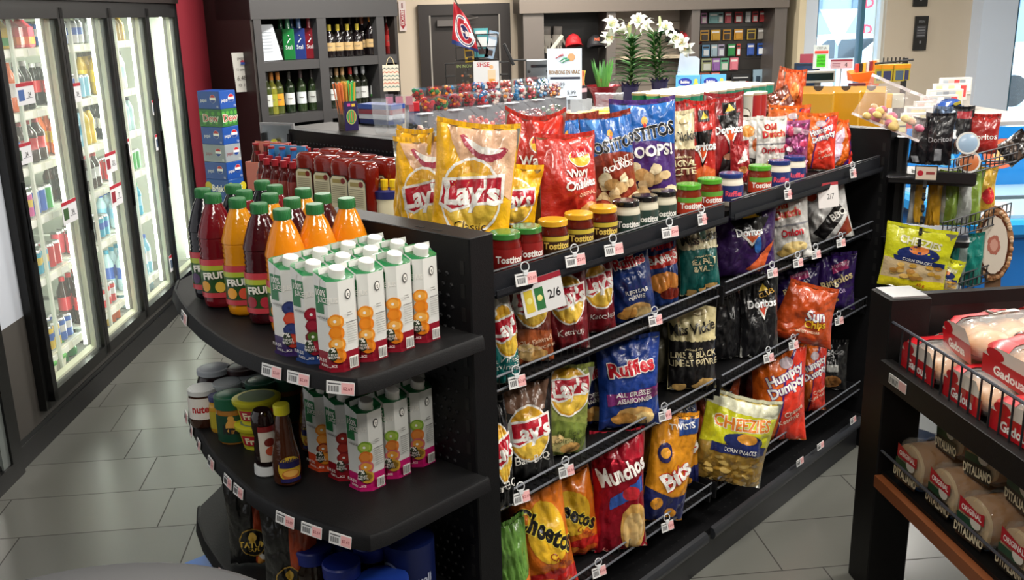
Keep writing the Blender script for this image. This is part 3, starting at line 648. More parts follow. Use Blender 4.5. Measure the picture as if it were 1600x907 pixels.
def a_tost(sub, c2, chips=True, big='OOP'):
    p = [('rect', -.98, .02, .98, .66, c2), ('poly', [(-.98, .985), (.98, .985), (.98, .62), (.3, .66), (-.4, .66), (-.98, .60)], '#1d5fae'), ('poly', [(-.8, .98), (-.2, .98), (-.55, .86)], '#4b8ad0'), ('poly', [(.3, .98), (.9, .98), (.6, .88)], '#2a72c2')]
    p += TO('TOSTITOS', 0, .73, .12, '#17181c', WH, 8, .95, .09, .05)
    p += [('ell', .0, .84, .1, .04, '#e8a33a'), ('ell', .0, .80, .05, .02, '#c8322a')]
    if sub == 'SCOOPS!': p += [T('SCOOPS!', 0, .565, .10, WH, 4, .95, .05)]
    else: p += [T('HINT', .3, .585, .06, WH, 8), T('ROUNDS', .35, .52, .06, WH, 8, .95, .04)]
    if chips:
        rn = random.Random(5)
        for i in range(16): x = rn.uniform(-.6, .8); y = rn.uniform(.06, .42); p.append(('ell', x, y, rn.uniform(.16, .28), rn.uniform(.04, .07), rn.choice(['#d9b27a', '#e6c796', '#c99a5e', '#efdcb4'])))
    p += [('ell', -.55, .12, .32, .09, '#8c2318'), ('ell', -.55, .15, .25, .05, '#b5432a')]
    return p
def a_dor(fl='', logo_y=.52, tri='#e2571f', bottom=None, size=.11):
    p = []
    if bottom: p += [('poly', [(-.98, .02), (.98, .02), (.98, .24), (.2, .3), (-.5, .22), (-.98, .27)], bottom)]
    p += [('poly', [(-.5, logo_y+.16), (.75, logo_y+.19), (.12, logo_y-.25)], '#0f0e10'), ('poly', [(-.3, logo_y-.02), (.5, logo_y), (.12, logo_y-.20)], WH), ('poly', [(-.2, logo_y-.02), (.42, logo_y), (.12, logo_y-.15)], tri), ('rect', -.2, .80, .5, .93, '#141214'), ('poly', [(-.1, .82), (.4, .84), (.15, .92)], '#e8c23a')]
    p += TO('Doritos', .05, logo_y, size, '#f7f7f7', '#101012', 4, .95, .09, .05)
    if fl: p += [T(fl, .1, .22, .045, WH, 4)]
    return p
def a_vick(c2, l1, l2, top='#dcd0a8', tc='#23211f'):
    rn = random.Random(2); ch = [('ell', rn.uniform(-.6, .6), rn.uniform(.05, .12), .25, .04, '#c9a261') for _ in range(4)]
    return [('rect', -.98, .02, .98, .62, c2)]+[('ell', -.85+.19*i, .62, .1, .018, top) for i in range(10)]+[T('Miss Vickie', -.02, .75, .12, tc, 6, .72, .03), T("Miss", -.3, .87, .04, tc, 6, .8) if False else ('ell', .3, .92, .3, .03, '#c9b98c')]+[T(l1, 0, .45, .075, '#d8cba2', 3, .8), T(l2, 0, .355, .075, '#d8cba2', 3, .8), T('cooked chips', 0, .52, .03, '#cdbf95', 3)]+ch
def a_ruf(bandc, b1, b2=None, low='#e3b36a', y=.72, size=.15):
    p = [('poly', [(-.98, .02), (.98, .02), (.98, .14), (.3, .2), (-.98, .1)], '#1a2c6a'), ('ell', .1, .17, .6, .10, low), ('ell', .35, .12, .4, .08, '#f0cf8c'), ('ell', -.25, .13, .4, .07, '#cf9448')]
    p += [('poly', [(-.8, .42), (.92, .5), (.9, .36), (-.78, .29)], bandc)] if bandc else []
    p += TO('Ruffles', 0, y, size, '#c81f2f', WH, 8, .95, .12, .05)
    p += [T(b1, .08, .43 if b2 else .395, .055, WH, 4, .95)]
    if b2: p += [T(b2, .08, .355, .055, WH, 4, .8)]
    return p
def a_hump(): return [('poly', [(-.15, .02), (.98, .02), (.98, .985), (.55, .985), (.1, .7), (-.1, .3)], '#e23b28'), ('poly', [(-.2, .02), (-.13, .02), (-.05, .3), (.15, .7), (.6, .985), (.5, .985), (.05, .7), (-.12, .3)], '#4a1c6a'), ('ell', .2, .86, .26, .06, '#c8b8c0')]+TO('Humpty', .22, .74, .10, WH, '#5a2384', 22, .95, .11, .05)+TO('Dumpty', .34, .62, .10, WH, '#5a2384', 22, .95, .11, .05)+[T('Cheese', .42, .36, .055, '#f6d6c0', 24), T('Ketchup', .52, .27, .055, '#f6d6c0', 24)]
def a_dutch(sub='Onion', c='#c21f2e'): return [('poly', [(-.98, .55), (.98, .58), (.98, .55), (-.98, .52)], '#8a8a90')]+TO('Old', -.1, .87, .11, '#c21f2e', '#f2b632', 5, 1, .08, .05)+TO('Dutch', .12, .74, .12, '#c21f2e', '#f2b632', 5, 1, .08, .05)+[T(sub, .25, .44, .11, c, 4, .9, .05), ('ell', .3, .2, .5, .09, '#d9c080'), ('ell', 0, .13, .4, .07, '#c9a85e')]
def a_chee(): return [('poly', [(-.98, .62), (.98, .7), (.98, .985), (-.98, .985)], '#e67a1c'), ('poly', [(-.98, .02), (.98, .02), (.98, .2), (.2, .28), (-.98, .22)], '#c5201d'), ('ell', .0, .60, .68, .26, '#e8b72a'), ('ell', -.3, .14, .35, .05, '#e98a2a'), ('ell', .3, .1, .4, .05, '#d9601a')]+TO('Cheetos', 0, .62, .17, '#141214', '#f3dc4a', -38, .9, .10, .05)+[T('Crunchy', .35, .34, .055, '#8a2310', -38)]
def a_sun(): return [('poly', [(-.98, .02), (.98, .02), (.98, .16), (-.98, .12)], '#a33718')]+TO('Sun', .25, .55, .20, WH, '#3a5fb0', 10, 1, .06, .03)+TO('Chips', .3, .40, .13, '#f2c02a', '#8a2a10', 10, 1, .07, .04)+[T('HARVEST CHEDDAR', .1, .24, .045, '#f2d6b8', 5, .8)]
def a_cheez(): return [('rect', -.98, .02, .98, .45, '#a8873c'), ('poly', [(-.98, .985), (.98, .985), (.98, .5), (.2, .55), (-.98, .45)], '#d9d827'), ('poly', [(-.98, .985), (.98, .985), (.98, .84), (-.98, .88)], '#e6e6c8')]+TO('CHEEZIES', 0, .75, .13, '#e9852c', '#f6f4e4', 4, .85, .09, .04)+[('ell', .1, .56, .55, .10, '#23306e'), ('ell', .15, .60, .28, .06, '#e9a03a'), ('poly', [(-.7, .48), (.8, .52), (.8, .42), (-.7, .38)], '#1f2b66'), T('CORN SNACKS', .05, .45, .05, WH, 3, .8)]+[('ell', random.Random(i).uniform(-.8, .8), random.Random(i+50).uniform(.06, .36), .10, .022, random.Random(i+9).choice(['#c8a04a', '#b88d38', '#d9b766', '#8f6d2c'])) for i in range(40)]
def a_mun(): return [('poly', [(-.98, .985), (.98, .985), (.98, .80), (-.98, .84)], '#b31a30'), ('ell', .45, .22, .55, .22, '#d9a95a'), ('ell', .4, .2, .4, .16, '#e6c17e'), ('poly', [(-.5, .5), (.8, .66), (.8, .53), (-.5, .4)], '#2a50a0'), ('ell', .3, .53, .35, .06, '#b5202c')]+TO('Munchos', .05, .72, .15, WH, '#7a1020', 16, .75, .09, .05)
def a_bits(): return [('poly', [(-.98, .02), (.98, .02), (.98, .30), (.2, .26), (-.98, .34)], '#1f2560'), ('ell', -.5, .2, .25, .06, '#e0972c'), ('ell', .2, .1, .25, .05, '#e0972c'), ('ell', -.45, .68, .3, .09, '#28265a'), ('ell', -.45, .68, .2, .05, '#e9a53a'), ('poly', [(.1, .98), (.98, .98), (.98, .86), (.1, .84)], '#23407e'), T('TWISTS', .5, .92, .05, WH, 5)]+TO('Bits', .35, .48, .17, WH, '#c02026', 38, .95, .10, .05)
def a_ring(): return [('poly', [(-.98, .02), (.98, .02), (.98, .15), (-.98, .1)], '#2a1650'), ('poly', [(-.2, .8), (.5, .93), (.6, .78), (-.1, .66)], '#c03a78')]+TO('Humpty', .2, .84, .07, '#f0b6d0', '#7a2060', 20)+TO('Ringolos', .05, .55, .14, '#f0d9a0', '#2c1450', 24, .9, .08, .04)+[T('2 FOR', .2, .35, .06, '#cfb8e0', 10), ('ell', -.1, .2, .3, .06, '#b98a4a')]

# place from photo columns: left x, right x, top y on a shelf (z, v)
def bagpx(xl, xr, yt, z, v, face, kind_args, label, seed, t=.075, lean=.12, rollp=0, wscale=1.0, yb=None, **kw):
    """face: turn (deg) of the front from the camera direction toward the aisle"""
    if z < 1.2: v -= .065
    xm = (xl+xr)/2; y0 = yb if yb else yt+180
    P = atv(xm, y0, v)
    for _ in range(3):
        P = Vector((P.x, P.y, z)); y0 = proj(P)[1]; P = atv(xm, y0, v)
    P = Vector((P.x, P.y, z)); pp = ppm(P+Vector((0, 0, .15)))
    # height from the vertical projection
    h = .3
    for _ in range(6):
        yq = proj(P+Vector((0, 0, h)))[1]; h *= (proj(P)[1]-yt)/(proj(P)[1]-yq)
    fr = R(face); w_ = (xr-xl)/pp/max(.35, math.cos(fr))*wscale*1.19
    az = camaz(P)   # local -y must point to heading az+face
    rotz = az+math.pi/2+fr
    base, prims = kind_args
    return add_bag(kw.pop('name', 'chip_bag'), label, P+Vector((0, 0, .004)), rotz, w_, h, t, base, prims, seed=seed, lean=lean, roll=R(rollp), **kw)
TOPZ = 1.233; yel = '#f0b414'
G1 = 'bags standing on the top chip shelf'; G2 = 'bags on the second chip level'; G3 = 'bags on the third chip level'; G4 = 'bags on the lowest chip level'
LB = ('#f0b414', a_lays(None, 'Classic', '#3c2a10', face=True, fl2='Classique', fh=.07, ly=.50))
bagpx(617, 664, 213, TOPZ, 1.93, -50, (yel, [('rect', .2, .1, .9, .9, '#e8c070')]), 'yellow chip bag seen edge-on, leftmost on the top shelf', 1, wscale=1.0, group=G1)
bagpx(634, 712, 226, TOPZ, 1.85, -20, LB, 'yellow classic chip bag half hidden behind the big yellow one', 2, group=G1, rollp=-4)
bagpx(676, 785, 204, TOPZ, 1.72, -14, LB, 'large yellow classic chip bag with smiling mouth, standing foremost on top shelf', 3, t=.11, rollp=5, group=G1, crumple=1.2)
bagpx(738, 800, 208, TOPZ, 1.86, 10, LB, 'yellow chip bag upright behind the big foremost yellow bag', 4, group=G1, rollp=3)
bagpx(745, 828, 266, TOPZ, 1.74, 15, ('#f0b414', a_lays(None, 'Classic', '#3c2a10', fl2='Classique', fh=.09, ly=.60)), 'slumped yellow classic chip bag leaning right beside the salsa jars', 5, group=G1, rollp=10, crumple=1.3)
WV = ('#b5281c', a_wavy())
bagpx(792, 868, 192, TOPZ, 1.80, 0, WV, 'red wavy chip bag facing forward with open curled top', 6, t=.09, group=G1, rollp=3, ears=.09, top_w=1.05)
bagpx(852, 928, 220, TOPZ, 1.68, 38, WV, 'red wavy chip bag turned sideways showing its silver edge', 7, t=.10, group=G1, rollp=3, sidecol='#c9c4a4')
TS1 = ('#8a2f1e', a_tost('', '#8f3420')); TS2 = ('#4a2a72', a_tost('SCOOPS!', '#4a2a72'))
bagpx(862, 912, 190, TOPZ, 1.95, 10, TS1, 'blue topped tortilla chip bag peeking between the two red wavy bags', 8, group=G1)
bagpx(926, 996, 186, TOPZ, 1.74, 18, TS1, 'blue and rust tortilla chip bag reading rounds', 9, t=.10, group=G1, rollp=-4)
bagpx(884, 935, 186, TOPZ, 1.93, 15, TS1, 'blue topped tortilla bag just left of the rounds tortilla bag, behind', 10, group=G1)
bagpx(966, 1052, 165, TOPZ, 1.72, 8, TS2, 'blue and purple scoops tortilla chip bag, tallest in the middle', 11, t=.11, group=G1, rollp=-2)
bagpx(1040, 1082, 182, TOPZ, 1.72, 15, ('#d9cba6', a_vick('#6a2a22', 'ORIGINAL', 'RECETTE')), 'cream and maroon kettle chip bag right of the scoops bag', 12, group=G1)
DR = ('#b8231c', a_dor(bottom='#d0602a'))
bagpx(1042, 1076, 166, TOPZ, 1.92, 15, ('#8f1a1c', []), 'plain dark red chip bag top behind the cream and maroon bag', 13, group=G1, low=True)
bagpx(1072, 1114, 166, TOPZ, 1.78, 10, DR, 'bright red nacho chip bag facing forward with black triangle', 14, group=G1)
bagpx(1106, 1158, 154, TOPZ, 1.80, 22, ('#8e1c22', a_dor(logo_y=.62, size=.09)+[('poly', [(-.5, .04), (.6, .04), (.5, .26), (.1, .38), (-.3, .3)], '#1a1416'), ('ell', .05, .3, .3, .04, '#b07a60')]), 'tall dark red nacho chip bag with a dark figure printed low down', 15, group=G1)
bagpx(1143, 1168, 228, TOPZ, 1.74, 20, ('#a4262a', [('poly', [(-.6, .5), (.6, .6), (.3, .9)], '#e8e0da'), ('ell', 0, .35, .5, .1, '#c98a4c')]), 'short crumpled red snack bag beside the tall dark red nacho bag', 16, group=G1)
bagpx(1152, 1188, 190, TOPZ, 1.86, 12, ('#dcd8d2', [('ell', -.2, .78, .5, .12, '#e89a3c'), ('ell', .4, .5, .3, .14, '#d86a2a'), ('poly', [(-.98, .02), (.98, .02), (.98, .2), (-.98, .3)], '#2a2422')]), 'white onion ring snack bag with orange rings printed', 17, group=G1)
bagpx(1183, 1222, 190, TOPZ, 1.76, 5, ('#e4e1dc', a_dutch('Original')), 'white chip bag with red and yellow lettering on the top shelf', 18, group=G1)
bagpx(1212, 1256, 196, TOPZ, 1.70, 0, ('#c06a9c', [('ell', random.Random(i).uniform(-.8, .8), random.Random(i+3).uniform(.1, .9), .22, .06, ['#e8b8d0', '#7a2a6a', '#d0406a', '#2c1c30', '#f2e0ea'][i % 5]) for i in range(22)]), 'crinkly pink and purple snack bag right of the white bag', 19, group=G1, crumple=2.0, kind='foil')
HD = ('#e2681c', a_hump())
bagpx(1202, 1256, 172, TOPZ, 1.82, 0, HD, 'orange and red cheese snack bag partly behind the pink crinkly bag', 20, group=G1)
bagpx(1246, 1298, 184, TOPZ, 1.66, 0, HD, 'orange and red cheese snack bag facing forward near the shelf end', 21, t=.09, group=G1)
bagpx(1290, 1330, 194, TOPZ, 1.62, 48, ('#e2681c', [('poly', [(-.98, .02), (-.35, .02), (-.3, .9), (-.98, .7)], '#d9b8d0'), ('poly', [(.2, .02), (.98, .02), (.9, .9), (.5, .9)], '#e23b28'), ('poly', [(.1, .02), (.3, .02), (.95, .6), (.9, .7)], '#4a1c6a')]), 'lone orange cheese snack bag leaning at the far end of the rail', 22, group=G1, rollp=10, waist=.0, top_w=.35)
# --- second level
Z2, Z3, Z4 = .957, .637, .262
bagpx(768, 803, 458, Z2, 1.62, 35, ('#c8c4bc', a_lays('#147a78', '& Vinegar', WH, fl2='et vinaigre', fh=.07, ly=.58)), 'silver and teal salt and vinegar chip bag cut by the end panel', 30, group=G2)
bagpx(797, 862, 438, Z2, 1.66, 20, ('#6a2a1c', a_lays('#a8552a', 'Old Fashioned', '#f0d6b8', fl2='Bar-B-Q à l\'ancienne', chip='#e6c080', fh=.055, ly=.72)), 'brown old fashioned barbecue chip bag under the promotion card', 31, group=G2, t=.10)
KT = ('#7a1620', a_lays(None, 'Ketchup', WH, fh=.08, ly=.62))
bagpx(852, 915, 420, Z2, 1.66, 14, KT, 'dark red ketchup chip bag facing forward', 32, group=G2, t=.10)
bagpx(904, 958, 404, Z2, 1.68, 30, KT, 'second dark red ketchup chip bag, turned toward the aisle', 33, group=G2, t=.09)
bagpx(955, 1020, 386, Z2, 1.66, 22, ('#16306e', a_ruf(None, 'REGULAR', 'NATURE', y=.80, size=.12)), 'blue regular rippled chip bag below the rail', 34, group=G2, t=.10, rollp=-5)
bagpx(1010, 1056, 374, Z2, 1.68, 25, ('#203a78', [('poly', [(-.98, .72), (.98, .84), (.98, .64), (-.98, .54)], '#b8281f'), T('BAR·B·Q', 0, .70, .09, WH, 12, .95, .05), ('ell', 0, .36, .8, .16, '#d98a3c'), ('ell', .3, .2, .6, .09, '#7a2418'), T('Ruffles', 0, .88, .1, '#c81f2f', 8, .95, .05)]), 'blue and red barbecue rippled chip bag with orange chips', 35, group=G2, t=.09)
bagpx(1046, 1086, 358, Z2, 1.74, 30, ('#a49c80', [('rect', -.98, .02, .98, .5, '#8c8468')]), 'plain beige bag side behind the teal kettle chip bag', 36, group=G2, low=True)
bagpx(1066, 1117, 345, Z2, 1.66, 30, ('#c3bb98', a_vick('#0f5a56', 'SEA SALT', '& MALT', top='#c3bb98')+[('rect', -.2, .74, .15, .92, '#1d4a3a')]), 'cream and teal kettle chip bag in the second level', 37, group=G2)
bagpx(1118, 1204, 325, Z2, 1.66, 20, ('#351a55', a_dor(logo_y=.64, tri='#d0582c', size=.10)+[('poly', [(.0, .1), (.5, .35), (.9, .5), (.5, .05)], '#c8582c'), ('ell', .3, .45, .12, .12, '#2a66b0')]), 'purple nacho chip bag with orange chips printed', 38, group=G2, t=.10)
bagpx(1196, 1264, 309, Z2, 1.64, 8, ('#c6c4c0', a_dutch('Onion')), 'white onion chip bag in the second level', 39, group=G2, t=.11, rollp=-8, crumple=1.3)
bagpx(1256, 1326, 292, Z2, 1.66, 10, ('#c9c8c6', [('poly', [(-.5, .20), (.6, .66), (.9, .48), (-.1, .04)], '#161416'), T('BBQ', .55, .46, .12, WH, 22, 1, .04), ('poly', [(.2, .02), (.9, .4), (.95, .1), (.5, .02)], '#7a2a1c'), ('ell', -.3, .84, .2, .08, '#c8502a')]), 'white barbecue chip bag at the far end of second level', 40, group=G2, t=.11, rollp=-12)
# --- third level
bagpx(766, 800, 640, Z3, 1.60, 30, ('#141416', a_lays(None, 'Bar-B-Q', WH, fh=.09, ly=.55)), 'sliver of a black barbecue chip bag beside the end panel', 50, group=G3)
bagpx(786, 862, 604, Z3, 1.66, 12, ('#171618', [('poly', [(-.9, .98), (.9, .98), (.7, .72), (0, .66), (-.7, .72)], '#7a5a48')]+a_lays(None, 'Bar-B-Q', WH, fh=.09, ly=.50)), 'black barbecue chip bag with round logo, third level', 51, group=G3, t=.11)
bagpx(838, 910, 585, Z3, 1.68, 28, ('#8f9a4c', a_lays('#74843a', 'Dill Pickle', '#38441a', fl2='Cornichon', chip='#d8cc88', fh=.07, ly=.76)), 'green dill pickle chip bag leaning right', 52, group=G3, t=.09, rollp=8)
RF = ('#141f46', a_ruf('#3a1440', 'ALL DRESSED', 'ASSAISONNÉES'))  # all dressed colours darkened, shelf shade painted into film and print
bagpx(868, 912, 560, Z3, 1.82, 22, RF, 'shade-darkened blue rippled chip bag, far back behind dill pickle', 53, group=G3)
bagpx(898, 946, 556, Z3, 1.74, 22, RF, 'shade-darkened blue rippled chip bag just left of the bright all dressed one', 54, group=G3)
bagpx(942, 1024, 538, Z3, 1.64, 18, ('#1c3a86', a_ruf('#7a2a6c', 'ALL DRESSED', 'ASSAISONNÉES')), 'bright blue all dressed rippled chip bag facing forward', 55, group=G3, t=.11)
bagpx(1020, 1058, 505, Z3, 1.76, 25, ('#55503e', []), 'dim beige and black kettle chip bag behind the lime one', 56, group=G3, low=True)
bagpx(1048, 1112, 484, Z3, 1.66, 12, ('#d4c796', a_vick('#1c1b1d', 'LIME & BLACK', 'LIME ET POIVRE', top='#d4c796')), 'cream and black lime pepper kettle chip bag', 57, group=G3, t=.10, ears=.09)
bagpx(1112, 1156, 450, Z3, 1.72, 30, ('#1d1d20', [T('Dori', .1, .88, .08, '#8a8a90', 5)]), 'dark black chip bag in shadow left of the black nacho bag', 58, group=G3)
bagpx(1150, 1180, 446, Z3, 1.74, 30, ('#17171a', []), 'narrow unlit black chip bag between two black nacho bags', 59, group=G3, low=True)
bagpx(1160, 1210, 438, Z3, 1.64, 18, ('#1b1b1e', a_dor(logo_y=.68, tri='#d0442a', size=.09)+[T('CLUB', .6, .8, .06, '#d0a040', 20)]), 'black nacho chip bag with white lettering and red triangle', 60, group=G3)
bagpx(1205, 1270, 420, Z3, 1.80, 10, ('#2d1a58', a_ring()), 'dark purple snack bag left half hidden behind the orange bag', 61, group=G3)
bagpx(1204, 1290, 452, Z3, 1.60, 12, ('#b8481c', a_sun()), 'orange multigrain chip bag with white and yellow lettering', 62, group=G3, t=.11, rollp=14, top_w=.75)
bagpx(1274, 1328, 402, Z3, 1.68, 10, ('#33195e', a_ring()), 'purple onion ring snack bag at the far end of third level', 63, group=G3, t=.10)
# --- lowest level
CH = ('#d9701c', a_chee())
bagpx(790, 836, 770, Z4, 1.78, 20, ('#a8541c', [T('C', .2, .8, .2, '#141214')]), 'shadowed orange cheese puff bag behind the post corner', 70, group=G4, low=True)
bagpx(786, 830, 828, Z4, 1.62, 25, ('#5f8a3c', [('poly', [(-.98, .4), (.98, .5), (.98, .3), (-.98, .2)], '#d9701c')]), 'green and orange puff bag at lower left corner of chip aisle', 71, group=G4)
bagpx(824, 898, 760, Z4, 1.64, 22, CH, 'orange cheese puff bag with yellow and black diagonal lettering, left one', 72, group=G4, t=.11, rollp=-6)
bagpx(862, 938, 750, Z4, 1.70, 22, CH, 'orange cheese puff bag right of its twin', 73, group=G4, t=.11, rollp=-8)
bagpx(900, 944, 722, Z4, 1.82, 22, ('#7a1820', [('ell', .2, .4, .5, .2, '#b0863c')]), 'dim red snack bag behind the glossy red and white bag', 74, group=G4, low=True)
bagpx(934, 1004, 690, Z4, 1.62, 18, ('#b01d31', a_mun()), 'glossy red potato crisp bag with white slanted lettering', 75, group=G4, t=.11, sidecol='#c2bca8', kind='foil')
YB_ = ('#d98f1e', a_bits())
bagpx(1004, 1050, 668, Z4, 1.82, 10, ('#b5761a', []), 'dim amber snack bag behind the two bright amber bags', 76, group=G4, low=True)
bagpx(1002, 1062, 660, Z4, 1.62, 22, YB_, 'bright amber snack bag with red and white lettering, left one', 77, group=G4, t=.10, rollp=10)
bagpx(1040, 1086, 638, Z4, 1.70, 22, YB_, 'bright amber snack bag with blue header, right one', 78, group=G4, t=.09)
bagpx(1086, 1150, 602, Z4, 1.80, 20, ('#a8481f', a_dor(logo_y=.8, size=.12)), 'orange brown nacho bag behind the yellow cheese stick bag', 79, group=G4)
bagpx(1082, 1180, 630, Z4, 1.60, 14, ('#b8a048', a_cheez()), 'yellow and clear corn cheese stick bag slumped against the fence', 80, group=G4, t=.12, rollp=14, crumple=1.4, seal='#e6e6c8', cat='bag of chips')
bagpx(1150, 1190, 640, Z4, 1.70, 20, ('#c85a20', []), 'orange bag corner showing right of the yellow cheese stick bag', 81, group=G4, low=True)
bagpx(1180, 1250, 552, Z4, 1.62, 18, HD, 'large orange and red cheese snack bag on the lowest level, left one', 82, group=G4, t=.12)
bagpx(1240, 1284, 545, Z4, 1.66, 18, HD, 'large orange and red cheese snack bag on the lowest level, right one', 83, group=G4, t=.11)
bagpx(1266, 1316, 540, Z4, 1.70, 10, ('#1a1a1c', [T('Snack', 0, .8, .1, '#c8c8c8', 10), ('ell', .2, .2, .5, .14, '#a8703a'), ('rect', -.1, .42, .5, .56, '#b8b8b4')]), 'black snack bag at the far end of lowest level', 84, group=G4)
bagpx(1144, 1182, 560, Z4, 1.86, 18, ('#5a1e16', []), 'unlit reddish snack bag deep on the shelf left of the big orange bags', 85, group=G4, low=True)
# ================================================================ END CAP: juice bottles, cartons, jars
def cyl(r, z0, h, a0, aw):  # artwork surface on a cylinder, facing angle a0, half-width aw (radians)
    return lambda s, t: Vector((r*math.cos(a0+s*aw), r*math.sin(a0+s*aw), z0+t*h))
FR = AG+math.pi+R(62)   # heading roughly toward the camera, used in world terms
def to_cam(P): return camaz(P)
def juice_bottle(col, fruit, cap='#1f6a35', band='#c8404a'):
    b = MB(); q = mat(col, 'liquid')
    def ring(w, z, c=.32, n=24):
        out = []
        for k in range(n):
            a = 2*math.pi*k/n; ca, sa = math.cos(a), math.sin(a); m_ = (abs(ca)**4+abs(sa)**4)**.25; rr = w*((1-c)+c/m_*.93); out.append((rr*ca, rr*sa, z))
        return out
    lv = [(.038, 0), (.0445, .006), (.046, .02), (.0445, .03), (.046, .038), (.046, .128), (.0445, .132), (.046, .136), (.0435, .142), (.046, .148), (.0435, .154), (.046, .160), (.0435, .166), (.0455, .172), (.0435, .178), (.046, .180), (.0455, .186), (.038, .212), (.028, .240), (.0195, .258), (.0175, .262), (.0175, .266)]
    vs = []
    for w, z in lv: vs += ring(w*1.03, z, .35 if z < .2 else max(0, .35-(z-.2)*8))
    n = 24; fs = [(i*n+k, i*n+(k+1) % n, (i+1)*n+(k+1) % n, (i+1)*n+k) for i in range(len(lv)-1) for k in range(n)]+[tuple(range(n-1, -1, -1))]
    b.add(vs, fs, q)
    o = b.build('juice_bottle', smooth=50)
    b = MB(); F0 = cyl(.0475, .040, .088, -math.pi/2, 1.25)
    F = lambda s, t: Vector((0, 0, 0))+(lambda a: Vector((.0487*(.65+.35/((abs(math.cos(a))**4+abs(math.sin(a))**4)**.25)*.93)*math.cos(a), .0487*(.65+.35/((abs(math.cos(a))**4+abs(math.sin(a))**4)**.25)*.93)*math.sin(a), .030+t*.098)))(-math.pi/2+s*1.5)
    P_ = [('rect', -1, 0, 1, 1, '#234d22'), ('poly', [(-1, .42), (-1, .84), (1, .84), (1, .5), (.4, .66), (-.3, .56)], '#3d6b2a'), ('poly', [(-1, .7), (-1, .84), (1, .84), (1, .76), (.2, .72)], '#b5c23a'), ('rect', -1, .84, 1, 1, band), ('rect', -1, 0, 1, .13, band)]
    P_ += [('ell', x, y, .17, .14, c) for x, y, c in fruit]
    P_ += [T('2 L', .62, .06, .07, WH, 0, 1, .02)]+TO('FRUITÉ', -.05, .60, .17, '#f4f2e6', '#16301a', 5, .95, .10, .06)
    art(b, F, P_, .098/(.047*1.5), eps=.0005, ds=.1, dt=.2); lb = b.build('bottle_label', o); lb['label'] = 'wrap label with fruit and white lettering'
    b = MB(); b.lathe([(.0205, .262), (.0205, .282), (.019, .285)], mat(cap, 'satin'), 28)
    for k in range(28): a = 2*math.pi*k/28; b.box(.0203*math.cos(a)-.0006, .0203*math.cos(a)+.0006, .0203*math.sin(a)-.0006, .0203*math.sin(a)+.0006, .264, .280, mat(cap, 'satin'))
    b.build('bottle_cap', o); return o
KJ = dict(
 black=('#15111a', [(-.5, .3, '#4a2a5a'), (-.1, .26, '#6a3a6a'), (.3, .3, '#3a2450')]), red=('#6d0c18', [(-.5, .3, '#e0a02a'), (0, .28, '#e8c04a'), (.45, .34, '#2a1a30')]),
 yellow=('#d98c10', [(-.4, .3, '#f0a83a'), (0, .3, '#e2583a'), (.4, .28, '#f0b04a')]), maroon=('#3f0a12', [(-.45, .28, '#a02030'), (0, .28, '#b83040'), (.4, .28, '#8a1828')]),
 orange=('#e08412', [(-.4, .28, '#ee9a2a'), (.1, .28, '#f2b24a'), (.5, .3, '#e8861a')]))
JP = [('black', 316, 292, 'leftmost bottle of the front row, black juice'), ('red', 332, 300, 'second bottle in front, red juice'), ('yellow', 370, 307, 'yellow juice bottle in the front row'), ('maroon', 404, 315, 'dark red juice bottle in the front row'), ('orange', 440, 324, 'orange juice bottle in front, beside the cartons'),
      ('orange', 491, 316, 'orange juice bottle behind the cartons, middle one'), ('orange', 541, 307, 'orange juice bottle nearest the black end panel'), ('black', 364, 286, 'black juice bottle in second row, behind the yellow one'), ('red', 381, 295, 'red juice bottle in second row, behind the dark red one'), ('yellow', 421, 300, 'yellow juice bottle in second row'), ('maroon', 456, 307, 'dark red juice bottle behind the two orange ones, left'), ('maroon', 504, 300, 'dark red juice bottle behind the two orange ones, right'), ('black', 409, 280, 'black juice bottle at the very back'), ('red', 429, 287, 'red juice bottle at the very back'), ('yellow', 473, 292, 'yellow juice bottle at the very back')]
_pj = {}
for k, px, py, lab in JP:
    P = atz(px, py+2, 1.437); 
    if k in _pj: o = copy_tree(_pj[k])
    else: o = juice_bottle(*KJ[k]); _pj[k] = o
    place(o, (P.x, P.y, 1.1515), to_cam(P)+math.pi/2+R(-6)); tag(o, 'green-capped '+lab, 'bottle', 'juice bottles on the top end-cap shelf')

